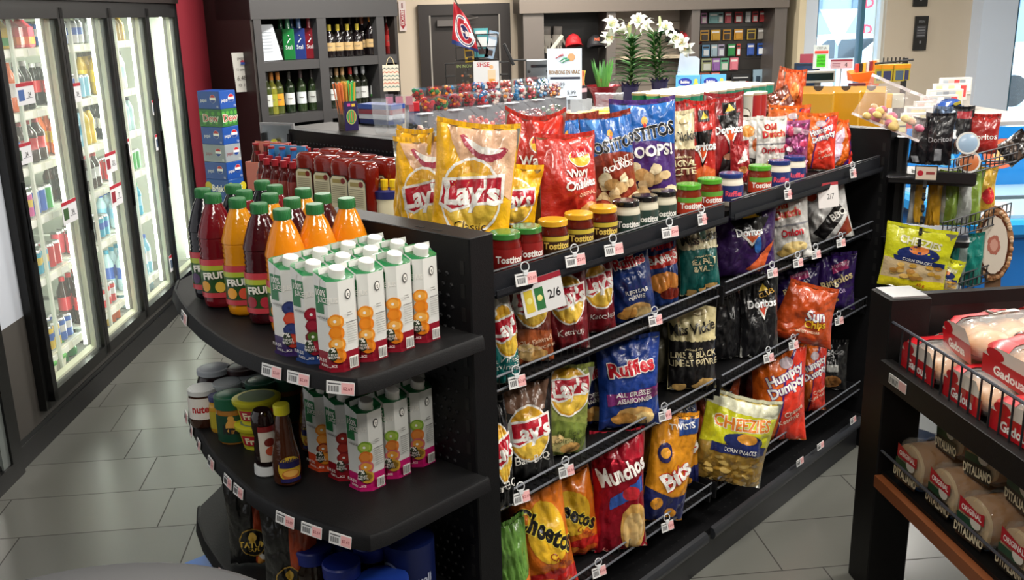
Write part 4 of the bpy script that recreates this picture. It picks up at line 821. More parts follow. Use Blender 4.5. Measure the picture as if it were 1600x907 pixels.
def carton(kind):
    low, fruits = kind
    b = MB(); a, c = .0365, .0165; H0, H1 = .178, .20
    pl = [(-a, -a+c), (-a+c, -a), (a-c, -a), (a, -a+c), (a, a-c), (a-c, a), (-a+c, a), (-a, a-c)]
    WHT = mat('#dfe0dc', 'print'); LOW = mat(low, 'print'); GR = mat('#17733f', 'print')
    b.prism(pl, 0, .040, LOW); 
    n = 8; vs = [(x, y, .040) for x, y in pl]+[(x, y, H0) for x, y in pl]; b.add(vs, [(i, (i+1) % n, n+(i+1) % n, n+i) for i in range(n)], WHT)
    # slanted top: front corner (-,-) low, back corner high ; flaps folded
    top = [(x*1.0, y*1.0, H0+(.012 if y < 0 else .028)) for x, y in pl]
    vs = [(x, y, H0) for x, y in pl]+top; b.add(vs, [(i, (i+1) % n, n+(i+1) % n, n+i) for i in range(n)], WHT); b.add(top, [tuple(range(n))], GR)
    b.add([(-a-.001, -.004, H0+.018), (-a-.001, .004, H0+.02), (-a-.001, .003, H0-.012), (a, .004, H0+.024), (a, -.004, H0+.02), (a+.001, .003, H0-.012)], [(0, 1, 2), (3, 4, 5)], WHT)
    b.add([(-a, 0, H0+.024), (a, 0, H0+.024), (a, 0.002, H0+.036), (-a, .002, H0+.036)], [(0, 1, 2, 3), (3, 2, 1, 0)], WHT)
    # artwork: unwrap left face, bevel, right face around the front corner (-a,-a)
    per = [(-a, a-c), (-a, -a+c), (-a+c, -a), (a-c, -a)]; L = [0]
    for i in range(3): L.append(L[-1]+(Vector(per[i+1])-Vector(per[i])).length)
    tot = L[-1]; mid = (L[1]+L[2])/2
    def F(s, t):
        d = mid+s*tot/2
        d = max(0, min(tot, d)); i = 0 if d < L[1] else (1 if d < L[2] else 2)
        q = Vector(per[i]).lerp(Vector(per[i+1]), (d-L[i])/(L[i+1]-L[i])); return Vector((q.x, q.y, t*H0))
    pr = [('rect', -.95, .80, -.22, 1.0, '#17733f'), ('rect', -.95, .68, -.45, .80, '#17733f'), T('100%', -.6, .93, .075, WH, 0, .8, .03), T('JUICE·JUS', -.58, .85, .06, WH, 0, .8, .03), ('rect', -.75, .61, -.15, .655, '#c9cac6'), T('NO SUGAR ADDED', -.45, .632, .022, '#444', 0, .9), ('ell', .66, .90, .13, .06, '#2a2a2a'), ('ell', .66, .90, .10, .046, WH), T('t', .66, .90, .05, '#2a2a2a')]
    y = .60
    for i, (c1, c2) in enumerate(fruits):
        cy_ = .60-.135*i; rr = .29 if i % 2 else .31; hh = .088
        pr += [('ell', .06, cy_, rr, hh, c1), ('ell', .04, cy_+.008, rr*.75, hh*.65, c2)]
        if i % 2 == 0: pr.append(('ell', .02, cy_+.005, rr*.2, hh*.2, WH if c1 != '#2b3566' else c1))
    pr += [('ell', -.12, .22, .17, .085, '#2c3a26'), T('7%', -.18, .27, .055, WH, 0, 1, .04), T('FRUIT', -.1, .21, .03, WH), T('FRUITS', -.1, .175, .03, WH), ('rect', -.95, .0, .95, .04, low), T('960 mL', .05, .165, .022, '#222')]
    for k in range(9): pr.append(('rect', .42, .57-.028*k, .88, .578-.028*k, '#a3a49f'))
    pr += [('rect', .38, .58, .9, .588, '#888'), ('rect', .45, .66, .72, .67, '#8a8a86'), ('rect', .45, .69, .68, .70, '#8a8a86'), T('PUR JUS', -.62, .14, .04, WH, 0, .9), T('PURE JUICE', -.62, .08, .03, WH, 0, .9), ('rect', .42, .03, .85, .17, WH)]
    for k in range(9): pr.append(('rect', .45+k*.043, .045, .45+k*.043+(.014 if k % 3 else .024), .155, '#3a3a3c'))
    art(b, F, pr, H0/(tot/2), eps=.0004, ds=.2258, dt=9)
    # re-split on the bevel lines is not needed: shapes stay within faces or straddle by under a millimetre
    o = b.build('juice_carton', smooth=0)
    b = MB(); b.T = Matrix.Translation((-.004, -.012, H0+.012)) @ Matrix.Rotation(R(12), 4, 'X'); b.lathe([(.019, 0), (.019, .004), (.0165, .0045), (.0165, .023), (.015, .0245)], mat('#ecebe6', 'satin'), 24); b.build('carton_cap', o)
    return o
OR = ('#8a1226', [('#e28a1e', '#efa845'), ('#e07d18', '#e88a22'), ('#e28a1e', '#f0b054'), ('#dd7a14', '#e88e28')])
BL = ('#3a2460', [('#2b3566', '#35427a'), ('#c8402a', '#d2543a'), ('#2b3566', '#35427a'), ('#b23526', '#c4452f')])
CHR = ('#22407e', [('#8a1428', '#a01e34'), ('#7d1226', '#9a2236'), ('#6a1c2a', '#4a6a2a'), ('#8a1428', '#a22a3a')])
OG = ('#d2481f', [('#e28a1e', '#efa845'), ('#e8861a', '#f0a040'), ('#8a2a1c', '#d87838'), ('#e28a1e', '#ee9a34')])
AP = ('#8e1220', [('#8a1c18', '#a82c20'), ('#93201a', '#aa3426'), ('#8a1a20', '#a63028')])
KW = ('#c0186a', [('#7aa02e', '#a6c052'), ('#d07028', '#da8438'), ('#c8646a', '#e09a3a'), ('#c89a34', '#8a6a24')])
_pc = {}
def put_carton(nm, kind, P, lab, grp):
    if nm in _pc: o = copy_tree(_pc[nm])
    else: o = carton(kind); _pc[nm] = o
    place(o, P, AG); tag(o, lab, 'juice carton', grp)
rown = ['front', 'second', 'third', 'back']
for i in range(4):
    for j in range(3):
        nm, kd = [('or', OR), ('ch', CHR), ('bl', BL)][j]
        put_carton(nm, kd, W(1.180+.0775*i, 1.560+.0775*j, 1.1505), ['orange', 'cherry and apple', 'blueberry and strawberry'][j]+f' juice carton in the {rown[i]} rank of the top end-cap shelf', 'juice cartons on the top end-cap shelf')
for i in range(3):
    for j in range(3):
        nm, kd = [('kw', KW), ('ap', AP), ('og', OG)][j]
        P = atz(567, 632, .997); u_, v_, _ = uvz(P)
        put_carton(nm, kd, W(u_+.08*i, v_+.078*j, .8005), ['kiwi', 'red apple', 'blood orange'][j]+f' juice carton in the {rown[i]} rank of the middle end-cap shelf', 'juice cartons on the middle end-cap shelf')

# ---- jars
def jar(name, body, lid, r, h, lidh=.014, label=None, ltext=None, lkind='satin', glass='liquid', lcol=WH, neck=.9, lidr=None, tcol='#222', lab_h=(.2, .75), extra=None):
    b = MB(); q = mat(body, glass); hb = h-lidh; lr = lidr or r*neck*1.06
    b.lathe([(r*.9, 0), (r, .006), (r, hb*.78), (r*.96, hb*.86), (r*neck, hb*.93), (r*neck, hb)], q, 24)
    o = b.build(name)
    if label:
        b = MB(); z0 = hb*lab_h[0]; hh = hb*(lab_h[1]-lab_h[0]); F = cyl(r+.0006, z0, hh, -math.pi/2, 1.35)
        pr = [('rect', -1, 0, 1, 1, label)]+(extra or [])
        if ltext: pr += [T(ltext, 0, .5, .34, tcol, 0, .9, .05)]
        art(b, F, pr, hh/(r*1.35), eps=.0003, ds=.12, dt=.5); b.build('jar_label', o)
    b = MB(); b.lathe([(lr, hb), (lr, h-.002), (lr*.94, h)], mat(lid, lkind), 28); 
    b.lathe([(lr*.8, h), (lr*.78, h+.0006)], mat(lid, lkind), 28); b.build('jar_lid', o); return o
salsa = lambda lid, kind: None
JT = [(789, 372, 'g', 'green and red lidded salsa jar half hidden by the end post'), (823, 364, 'g', 'green and red lidded salsa jar, second from the end post'), (864, 354, 'y', 'yellow-lidded salsa jar, first of the three'), (904, 344, 'y', 'yellow-lidded salsa jar, middle of the three'), (942, 333, 'y', 'yellow-lidded salsa jar, last of the three'), (978, 325, 'k', 'black-lidded cheese dip jar, left of three'), (1007, 317, 'k', 'black-lidded cheese dip jar, middle of three'), (1036, 310, 'k', 'black-lidded cheese dip jar, right of three'), (1076, 297, 'n', 'lime-lidded salsa jar just past the shelf joint'), (1109, 289, 'n', 'lime-lidded salsa jar beside the blue-lidded jar'), (1142, 281, 'b', 'blue-lidded creamy dip jar between lime-lidded jars'), (1187, 269, 'n', 'lime-lidded salsa jar farthest along the shelf'), (1217, 264, 'b', 'blue-lidded creamy dip jar, left of the far pair'), (1241, 257, 'b', 'blue-lidded creamy dip jar, right of the far pair')]
JK = dict(g=dict(body='#6a1410', lid='#3a7a35', label='#8c1a18', ltext='Tostitos', tcol=WH), y=dict(body='#5c1a10', lid='#e0a62a', label='#3a2414', ltext='Tostitos', tcol='#e8c860', extra=[('rect', -.9, .72, .9, .95, '#c9b23a')]), k=dict(body='#c9c3ae', lid='#141414', label='#2a4038', ltext='Tostitos', tcol=WH), n=dict(body='#6e2412', lid='#4f9a2c', label='#b5341c', ltext='Tostitos', tcol=WH, extra=[('rect', -.9, .7, .9, 1, '#5a9a34')]), b=dict(body='#d8d2c2', lid='#20346e', label='#22356e', ltext='Ruffles', tcol='#e8556a'))
_jj = {}
for px, py, k, lab in JT:
    P = atv(px, py, 1.572); P = Vector((P.x, P.y, 1.2335))
    if k in _jj: o = copy_tree(_jj[k])
    else: o = jar('dip_jar', r=.040, h=.105, glass='satin' if k in 'kb' else 'liquid', lkind='gloss', **JK[k]); _jj[k] = o
    place(o, P, to_cam(P)+math.pi/2+R(18)); tag(o, lab, 'jar', 'dip jars along the top chip rail')

# ---- middle shelf of the end cap
MZ = .8005
def putz(o, px, py, z, label, cat, turn=0, group=None):
    P = atz(px, py, z); place(o, (P.x, P.y, z), to_cam(P)+math.pi/2+R(turn)); tag(o, label, cat, group); return o
o = jar('jam_jar', '#1a0a0c', '#9aa0a8', .048, .125, label='#d9d6d0', ltext='LaGrave', lab_h=(.1, .5)); putz(o, 341, 640, MZ, 'dark jam jar with pale grey lid at the back left of middle shelf', 'jar')
o = jar('jam_jar', '#2a0a10', '#2a1014', .048, .125, label='#8a1830', lab_h=(.1, .6)); putz(o, 386, 638, MZ, 'dark red jar beside the grey-lidded jam jar, at the back', 'jar')
o = jar('spread_jar', '#3a1e12', '#c8cac8', .040, .105, label='#e0dcd4', ltext='nutella', tcol='#b01c20', lab_h=(.3, .95)); putz(o, 322, 662, MZ, 'white-lidded hazelnut spread jar, leftmost at the shelf edge', 'jar')
o = jar('mustard_jar', '#b98c2c', '#22265a', .024, .100, label='#a89a2a', lab_h=(.15, .7)); putz(o, 345, 672, MZ, 'small yellow mustard jar with dark blue lid', 'jar')
o = jar('peanut_butter_jar', '#a8702e', '#14563a', .042, .125, lidh=.03, label='#123f2c', ltext='kraft', lab_h=(.08, .85), neck=.98, extra=[('ell', -.1, .6, .28, .26, '#d9a04a'), ('ell', -.12, .9, .14, .12, '#d9a04a'), ('ell', -.15, .42, .1, .08, '#8a5a24')]); putz(o, 368, 686, MZ, 'peanut butter jar with dark green lid and bear on its label', 'jar')
for q, (px, py, lab) in enumerate([(362, 656, 'grey-lidded jar behind the green-lidded peanut butter'), (400, 648, 'grey-lidded jar at the back, right of another grey lid')]):
    o = jar('spread_jar', '#3a2a20', '#8f9698', .043, .11, label='#6a6a60', lab_h=(.3, .9)); putz(o, px, py, MZ, lab, 'jar')
for q, (px, py, lab) in enumerate([(415, 662, 'dark green lidded peanut butter jar, second row left'), (452, 655, 'dark green lidded peanut butter jar, second row right')]):
    o = jar('peanut_butter_jar', '#7a5020', '#0f4a34', .042, .125, lidh=.03, label='#123f2c', lab_h=(.08, .85), neck=.98); putz(o, px, py, MZ, lab, 'jar')
def dtub(): 
    b = MB(); b.lathe([(.036, 0), (.046, .055)], mat('#c8c02a', 'print'), 28, sx=1.15); o = b.build('dip_tub')
    b = MB(); art(b, lambda s, t: Vector(((.0405+.0075*t)*1.15*math.cos(-math.pi/2+s*1.2), (.0405+.0075*t)*math.sin(-math.pi/2+s*1.2), .012+t*.035)), [('rect', -.8, .1, .8, .9, '#b02030'), T('Frenzo', 0, .5, .5, '#f0e8c0', 0, .9, .05)], .75, eps=.0008, dt=.6); b.build('tub_label', o)
    b = MB(); b.lathe([(.051, .052), (.053, .056), (.053, .063), (.048, .066)], mat('#b9b422', 'satin'), 30, sx=1.15); b.lathe([(.040, .066), (.038, .0665)], mat('#6a7a5a'), 24, sx=1.15); b.build('tub_lid', o); return o
o = dtub(); putz(o, 408, 695, MZ, 'yellow dip tub, lower one of the two stacked', 'tub', group='stacked dip tubs')
o2 = copy_tree(o); o2.location.z += .0675; tag(o2, 'yellow dip tub with big lid, upper one of the two stacked', 'tub', 'stacked dip tubs')
b = MB(); q = mat('#1a0907', 'liquid'); b.lathe([(.026, .022), (.031, .03), (.029, .07), (.026, .095), (.031, .12), (.030, .15), (.022, .162)], q, 20, sx=.85); o = b.build('sauce_bottle')
b = MB(); art(b, lambda s, t: Vector((.0275*math.cos(-math.pi/2+s*1.1), .0325*math.sin(-math.pi/2+s*1.1), .04+t*.09)), [('rect', -.8, 0, .8, .9, '#c8c0b4'), ('ell', 0, .55, .4, .12, '#6a2018'), ('ell', .1, .3, .45, .13, '#a8442a'), ('rect', -.8, .85, .8, 1, '#7a1a1c')], 2.4, eps=.0006, dt=.2); b.build('bottle_label', o)
MB().lathe([(.028, 0), (.030, .003), (.029, .024)], mat('#d2d4d4', 'satin'), 20).build('bottle_cap', o)
putz(o, 418, 738, MZ, 'upside-down dark barbecue sauce bottle standing on its white cap', 'bottle', turn=20)
def syrup():
    b = MB(); q = mat('#3c1a08', 'liquid'); b.lathe([(.032, 0), (.040, .008), (.041, .05), (.038, .075), (.030, .105), (.027, .125), (.024, .15), (.018, .168), (.016, .175)], q, 24, sx=.8); o = b.build('syrup_bottle')
    b = MB(); art(b, lambda s, t: Vector((.0335*math.cos(-math.pi/2+s*1.0), .0415*math.sin(-math.pi/2+s*1.0), .015+t*.065)), [('ell', 0, .5, .85, .5, '#c9a62e'), ('rect', -.75, .55, .75, .8, '#1c1c50'), ('ell', 0, .3, .6, .2, '#b8682a'), ('ell', 0, .35, .5, .12, '#e0a850'), T('Golden', 0, .85, .16, '#23204a', 0, 1, .04), ('rect', -.7, .02, .7, .16, '#241e50')], 1.6, eps=.0006, dt=.2); b.build('bottle_label', o)
    MB().lathe([(.0185, .172), (.019, .192), (.0175, .195)], mat('#d0c820', 'satin'), 20).build('bottle_cap', o); return o
o = syrup(); putz(o, 450, 752, MZ, 'brown pancake syrup bottle with yellow cap at the shelf front', 'bottle', turn=12)
o2 = copy_tree(o); putz(o2, 489, 700, MZ, 'syrup bottle behind the cartons, only its yellow cap showing', 'bottle')

# ---- bottom end-cap shelf: coffee
BZ = .4705
CF = [('poly', [(.0, .02), (.95, .02), (.98, .86), (.05, .86)], '#a8401e'), ('poly', [(.05, .02), (.95, .02), (.95, .26), (.2, .3)], '#c98a3a'), ('ell', .5, .12, .36, .07, '#d8d4cc'), ('ell', .5, .145, .26, .035, '#20140c'), ('ell', -.05, .27, .52, .155, '#b08d38'), ('ell', -.05, .27, .48, .143, '#15130f'), ('ell', -.05, .33, .15, .055, '#c9a23a'), T('TATUM', -.05, .25, .06, '#d9b54a', 0, .9, .04), T('CAFÉ', -.05, .195, .035, '#d9b54a')]
def cof(xl, xr, yt, px, py, lab, sd, face=0, roll=0):
    P = atz(px, py, BZ); o = add_bag('coffee_bag', lab, (P.x, P.y, BZ+.003), to_cam(P)+math.pi/2+R(face), .135, .27, .07, '#141414', CF, seed=sd, lean=.03, roll=R(roll), crumple=.7, kind='film', seal='#0d0d0d', sidecol='#141414', cat='coffee bag', ears=.0); return o
cof(0, 0, 0, 402, 880, 'black and orange coffee bag, left one on the bottom end-cap shelf', 201, face=-4)
cof(0, 0, 0, 462, 940, 'black and orange coffee bag with round gold emblem, right one', 202, face=-8)
P = atz(505, 905, BZ); add_bag('coffee_bag', 'orange coffee bag in shadow behind the blue-lidded coffee jars', (P.x, P.y, BZ+.003), to_cam(P)+math.pi/2, .13, .22, .06, '#7a3218', [], seed=203, crumple=.7, cat='coffee bag', low=True)
def cjar():
    b = MB(); b.lathe([(.042, 0), (.048, .01), (.044, .03), (.048, .05), (.044, .075), (.047, .1), (.038, .118), (.036, .13)], mat('#1c120c', 'darkglass'), 24); o = b.build('coffee_jar'); b = MB(); b.lathe([(.044, .122), (.045, .152), (.042, .156)], mat('#12267a', 'satin'), 32); b.build('jar_lid', o); return o
o = None
for q, (px, py, lab) in enumerate([(488, 868, 'blue-lidded instant coffee jar, leftmost'), (540, 848, 'blue-lidded instant coffee jar at the back, middle'), (580, 862, 'blue-lidded instant coffee jar at the back, right'), (533, 893, 'blue-lidded instant coffee jar in front, middle')]):
    c_ = cjar() if o is None else copy_tree(o); o = o or c_
    P = atz(px, py-12, BZ+.15); place(c_, (P.x, P.y, BZ)); tag(c_, lab, 'jar', 'coffee jars on the bottom end-cap shelf')
P = atz(597, 905, BZ+.12); b = MB(); b.lathe([(.055, 0), (.055, .11)], mat('#14245c', 'satin'), 30); c_ = b.build('coffee_can'); MB().lathe([(.062, .105), (.062, .118), (.056, .12)], mat('#1c3c96', 'satin'), 32).build('can_lid', c_); place(c_, (P.x, P.y, BZ)); tag(c_, 'wide blue lidded coffee tin at the bottom frame edge', 'tin')
P = atz(640, 880, BZ+.10); b = MB(); b.lathe([(.062, 0), (.062, .17)], mat('#0f1c50', 'satin'), 30); c_ = b.build('coffee_can')
b = MB(); art(b, cyl(.0625, .01, .12, -math.pi/2, 1.2), [T('Maxwell', .1, .62, .22, '#b8c0d8', 0, .8, .03), T('House', .3, .30, .20, '#b8c0d8', 0, .8, .03), ('ell', -.7, .8, .35, .2, '#8890a0'), ('ell', -.7, .8, .25, .14, '#0f1c50')], .12/.075, eps=.0006, dt=.3); b.build('can_label', c_)
place(c_, (P.x, P.y, BZ), to_cam(P)+math.pi/2); tag(c_, 'large dark blue coffee can with pale lettering beside the end panel', 'tin')
P = atz(330, 885, .32); b = MB(); b.box(-.09, .09, -.07, .07, 0, .17, mat('#1a5fae', 'print'), bev=.002); b.text('Ce', .05, mat(WH, 'print'), (-.05, -.0712, .08)).box(-.03, .03, -.071, -.07, .10, .15, mat('#c8322a')); o = b.build('tissue_box', smooth=0); place(o, (P.x, P.y, .151), to_cam(P)+math.pi/2+.4); tag(o, 'blue printed box on the base under the end-cap shelves', 'box')

# ---- shelf price tags
def tagcard(P, rotz, wd=.058, ht=.028, label='', clip=True, group=None, tilt=0, name='price_tag', half=.55):
    b = MB(); b.box(-wd/2, wd/2, -.001, .001, -ht/2, ht/2, mat('#dcdcdc', 'print')); b.box(wd*(half-.5), wd/2, -.0014, -.001, -ht/2+.002, ht/2-.002, mat('#e8b0b0', 'print'))
    for k in range(8): x = -wd*.42+k*wd*.05; b.box(x, x+wd*(.018 if k % 2 else .03), -.0014, -.001, -ht*.32, ht*.14, mat('#3c3c40', 'print'))
    b.box(-wd*.44, wd*.02, -.0014, -.001, ht*.26, ht*.36, mat('#555558', 'print')); b.text('$2.69', ht*.26, mat('#8a2030', 'print'), (wd*(half-.5)/2+wd*.25, -.0016, 0))
    o = b.build(name, smooth=0)
    if clip:
        c_ = MB(); pts = [(.012*math.cos(a), -.002, ht/2+.014+.012*math.sin(a)) for a in [math.pi*2*i/12 for i in range(13)]]
        c_.tube(pts, .0016, mat('#c9cccf', 'satin'), seg=5); c_.box(-.006, .006, -.003, .001, ht/2-.006, ht/2+.006, mat('#c9cccf', 'satin')); c_.build('tag_clip', o)
    o.location = P; o.rotation_euler = (tilt, 0, rotz); tag(o, label, 'price tag', group); return o
TF = AG  # local -y faces -v, toward the aisle
def railtags(lst, v, where, grp, wd=.062, turn=-14):
    for k, (px, py) in enumerate(lst):
        P = atv(px, py, v); tagcard(P, TF+R(turn), wd if k < 99 else wd, .03, f'white and pink price tag clipped on {where}, {ORD[k]} from the left', True, grp, tilt=R(-12))
railtags([(822, 436), (899, 407), (959, 390), (1047, 363)], 1.492, 'the top chip rail', 'tags on the top chip rail', .062)
for k, (px, py) in enumerate([(1097, 343), (1231, 304), (1333, 271)]):
    tagcard(atv(px, py, 1.492), TF+R(-14), .034, .034, f'small square price tag on the far top rail, {ORD[k]} from the left', True, 'tags on the far top chip rail', tilt=R(-12))
railtags([(808, 597), (1024, 501), (1207, 427), (1247, 411), (1275, 398), (1314, 380)], 1.508, 'the second level fence', 'tags on the second level fence', .05)
railtags([(815, 778), (885, 737), (1039, 650), (1201, 560), (1240, 540), (1276, 520), (1311, 502)], 1.508, 'the third level fence', 'tags on the third level fence', .05)
railtags([(936, 894), (1043, 823)], 1.508, 'the lowest fence', 'tags on the lowest fence', .05)
for k, (px, py) in enumerate([(1250, 722), (1282, 697), (1333, 657)]):
    P = atv(px, py, 1.486); tagcard(P, TF, .055, .026, f'price tag in the base channel, {ORD[k]} from the left', False, 'tags in the base channel', tilt=R(-8))
# promotion card 2/6
b = MB(); b.box(-.062, .062, -.001, .001, -.045, .045, mat('#cfcfcf', 'print')); b.box(-.062, .062, -.0014, -.001, .031, .045, mat('#8c1c2c', 'print')); b.box(-.055, -.03, -.0014, -.001, -.035, .02, mat('#c9b23a', 'print')); b.box(-.024, .002, -.0014, -.001, -.035, .02, mat('#2d6a3a', 'print'))
b.T = b.T; b.text('2/6', .022, mat('#26262a', 'print'), (.033, -.0016, -.004), bold=.02); 
for x in (-.042, -.011): b.sphere((x, -.0015, -.006), .008, mat('#d8d080', 'print'), sy=.05)
o = b.build('promotion_card', smooth=0); o.location = atv(848, 460, 1.49); o.rotation_euler = (R(-10), R(-6), TF+R(-14)); tag(o, 'white promotion card with red header reading 2/6, under the top rail', 'sign')
b = MB(); b.box(-.05, .05, -.001, .001, -.045, .045, mat('#d6d2d0', 'print')); b.box(-.05, .05, -.0014, -.001, .034, .045, mat('#a03038', 'print')); b.text('2/7', .02, mat('#444'), (.01, -.0016, -.005)); 
o = b.build('promotion_card', smooth=0); o.location = atv(1294, 305, 1.50); o.rotation_euler = (R(-10), 0, TF+R(-20)); tag(o, 'white promotion card hanging at the far end under the top rail', 'sign')
# tags along the curved lips
def lip_tags(lst, zs, where):
    k = 0
    for (px, py, wd) in lst:
        P = atz(px, py, zs-.018)
        # nearest point of the shelf outline, then out to the face of the lip
        u_, v_, _ = uvz(P); pts = [Vector(q) for q in OUT[1:14]]; best = None; c0 = Vector((1.5, 1.9))
        for a_, c_ in zip(pts, pts[1:]):
            e = c_-a_; t_ = max(0, min(1, (Vector((u_, v_))-a_).dot(e)/e.dot(e))); q = a_+e*t_; d_ = (q-Vector((u_, v_))).length
            if best is None or d_ < best[0]: best = (d_, q, e.normalized())
        q, e = best[1], best[2]; nn = Vector((e.y, -e.x))
        if (q-c0).dot(nn) < 0: nn = -nn
        q = q+nn*.0155; ang = math.atan2(nn.y, nn.x)+AG; P = W(q.x, q.y, zs-.017)
        tagcard(P, ang+math.pi/2, wd, .026, f'price tag on the {where} end-cap shelf edge, {ORD[k]} from the left', False, f'tags on the {where} end-cap shelf edge', tilt=R(-10)); k += 1
lip_tags([(291, 497, .07), (444, 574, .062), (486, 584, .062), (547, 596, .062)], 1.15, 'top')
lip_tags([(303, 650, .05), (308, 672, .04), (319, 694, .04), (341, 722, .05), (375, 748, .05), (399, 760, .05), (477, 797, .06), (519, 810, .06), (563, 823, .06)], .80, 'middle')
lip_tags([(318, 838, .03), (345, 888, .05)], .47, 'bottom')
# ================================================================ BEHIND: ketchup display, counters, candy, cabinets
KZ = 1.1505
def ketchup():
    b = MB(); q = mat('#6f170c', 'liquid'); n = 20
    lv = [(.036, .020, 0.0), (.040, .024, .012), (.050, .033, .03), (.053, .036, .07), (.047, .034, .105), (.053, .036, .14), (.054, .036, .185), (.048, .032, .20), (.040, .027, .207)]
    vs = []
    for a, c, z in lv:
        for k in range(n): t = 2*math.pi*k/n; vs.append((a*math.copysign(abs(math.cos(t))**.7, math.cos(t)), c*math.copysign(abs(math.sin(t))**.7, math.sin(t)), z+.02))
    fs = [(i*n+k, i*n+(k+1) % n, (i+1)*n+(k+1) % n, (i+1)*n+k) for i in range(len(lv)-1) for k in range(n)]+[tuple(range(n-1, -1, -1)), tuple(range((len(lv)-1)*n, len(lv)*n))]
    b.add(vs, fs, q); o = b.build('ketchup_bottle', smooth=60)
    MB().lathe([(.026, 0), (.026, .02)], mat('#e4e4e0'), 20).build('bottle_cap', o)
    b = MB()
    for sg in (-1,):
        F = lambda s, t: Vector((s*.040, -.0385, .035+t*.140)); art(b, F, [('poly', [(-1, 0), (1, 0), (1, .9), (.7, 1), (-.7, 1), (-1, .9)], '#2e2a20'), ('poly', [(-.93, .03), (.93, .03), (.93, .88), (.65, .97), (-.65, .97), (-.93, .88)], '#cfc7a4'), ('rect', -.7, .80, .4, .9, '#9a8a50'), ('ell', .5, .86, .25, .07, '#7a2018'), ('rect', .3, .04, .8, .2, '#5a5a58')]+[('rect', -.75, .72-.05*k, .75, .735-.05*k, '#8f8a72') for k in range(9)], 3.7, eps=.0008, ds=9, dt=9)
    b.build('back_label', o); return o
k0 = ketchup()
for k, (px, py) in enumerate([(567, 255), (539, 250), (512, 245), (484, 240)]):
    P = atz(px, py, KZ+.222); o = k0 if k == 0 else copy_tree(k0)
    place(o, (P.x, P.y, KZ), AG-R(90)+R(10)); tag(o, f'squeeze ketchup bottle with cream back label, {ORD[k]} from the right in the front row', 'bottle', 'squeeze ketchup bottles')
    if k < 4:
        o2 = copy_tree(k0); Q = P+U2*.10+V2*.01; place(o2, (Q.x, Q.y, KZ), AG-R(90)+R(10)); tag(o2, f'squeeze ketchup bottle in the second row, {ORD[k]} from the right', 'bottle', 'squeeze ketchup bottles')
# small red-capped sauce bottles filling the shelf to the back panel
def sauce(cap='#8c1620', body='#4a0d0a', lab='#7a2a20'):
    b = MB(); b.lathe([(.024, 0), (.026, .01), (.026, .09), (.013, .12), (.011, .145)], mat(body, 'liquid'), 10, mats=[mat(body, 'liquid'), mat(lab, 'print'), mat(body, 'liquid'), mat(body, 'liquid')]); o = b.build('sauce_bottle'); MB().lathe([(.013, .14), (.013, .165)], mat(cap, 'satin'), 10).build('bottle_cap', o); return o
s0 = sauce(); first = True; n_ = 0
for i in range(6):
    for j in range(19):
        u = 2.22+i*.058; v = 2.62+j*.058
        if v < 2.2+0*i or v > 3.7: continue
        if v > 3.1+(u-2.05)*1.6: continue
        o = s0 if first else copy_tree(s0); first = False
        place(o, W(u, v, KZ)); tag(o, f'small red-capped sauce bottle, rank {i+1} behind the ketchup, place {j+1} from the right', 'bottle', 'red-capped sauce bottles before the punched panel'); n_ += 1
for k, (px, py, c) in enumerate([(600, 283, '#d9a818'), (614, 283, '#d9a818'), (597, 276, '#c8c8a0')]):
    P = atz(px, py, KZ+.16); o = sauce('#e8c21c', '#d9a818', '#d0a018'); 
    place(o, (P.x, P.y, KZ)); tag(o, ['yellow mustard bottle beside the yellow chip bag, left', 'yellow mustard bottle beside the yellow chip bag, right', 'yellow mustard bottle behind the other two'][k], 'bottle')
P = atz(606, 296, KZ+.13); o = jar('mayonnaise_jar', '#d8cfae', '#1c2260', .050, .13, lidh=.026, glass='satin', neck=.98); place(o, (P.x, P.y, KZ)); tag(o, 'mayonnaise jar with dark blue lid beside the ketchup', 'jar')
# cooler six-packs at the far left of the display
def sixpack(c1, c2, bot, txt):
    g = MB(); g.box(-.10, .10, -.065, .065, 0, .12, mat(c1, 'print'), bev=.001); g.box(-.02, .10, -.066, -.065, .0, .12, mat(c2, 'print')); g.box(-.101, -.1, -.06, .06, .0, .12, mat(c2, 'print')); g.box(-.1, .1, -.002, .002, .12, .20, mat(c1, 'print')); g.lathe([(.028, 0), (.028, .001)], mat(WH), 12)
    g.v[-26:] = g.v[-26:]
    g.text(txt, .022, mat('#3a2a30', 'print'), (-.0, -.067, .06)); o = g.build('bottle_carrier', smooth=0)
    for i in range(3):
        for j in (-1, 1):
            b = MB(); b.lathe([(.028, .01), (.028, .12), (.013, .165), (.012, .19)], mat(bot, 'darkglass'), 12, c=((i-1)*.064, j*.031)); b.lathe([(.014, .188), (.014, .197)], mat('#8c1c20', 'satin'), 12, c=((i-1)*.064, j*.031)); b.build('carried_bottle', o)
    return o
for k, (px, py, a) in enumerate([(427, 252, ('#d0745c', '#b8b0b0', '#4a1a10', 'PALM')), (452, 258, ('#3f8cc0', '#b8c4cc', '#2a62a0', 'BAY'))]):
    P = atz(px, py, KZ+.12); o = sixpack(*a); place(o, (P.x, P.y, KZ), AG-R(90)+R(8)); tag(o, ['coral and white carrier of small bottles left of the ketchup', 'blue and white carrier of small bottles next to the ketchup'][k], 'bottle carrier')
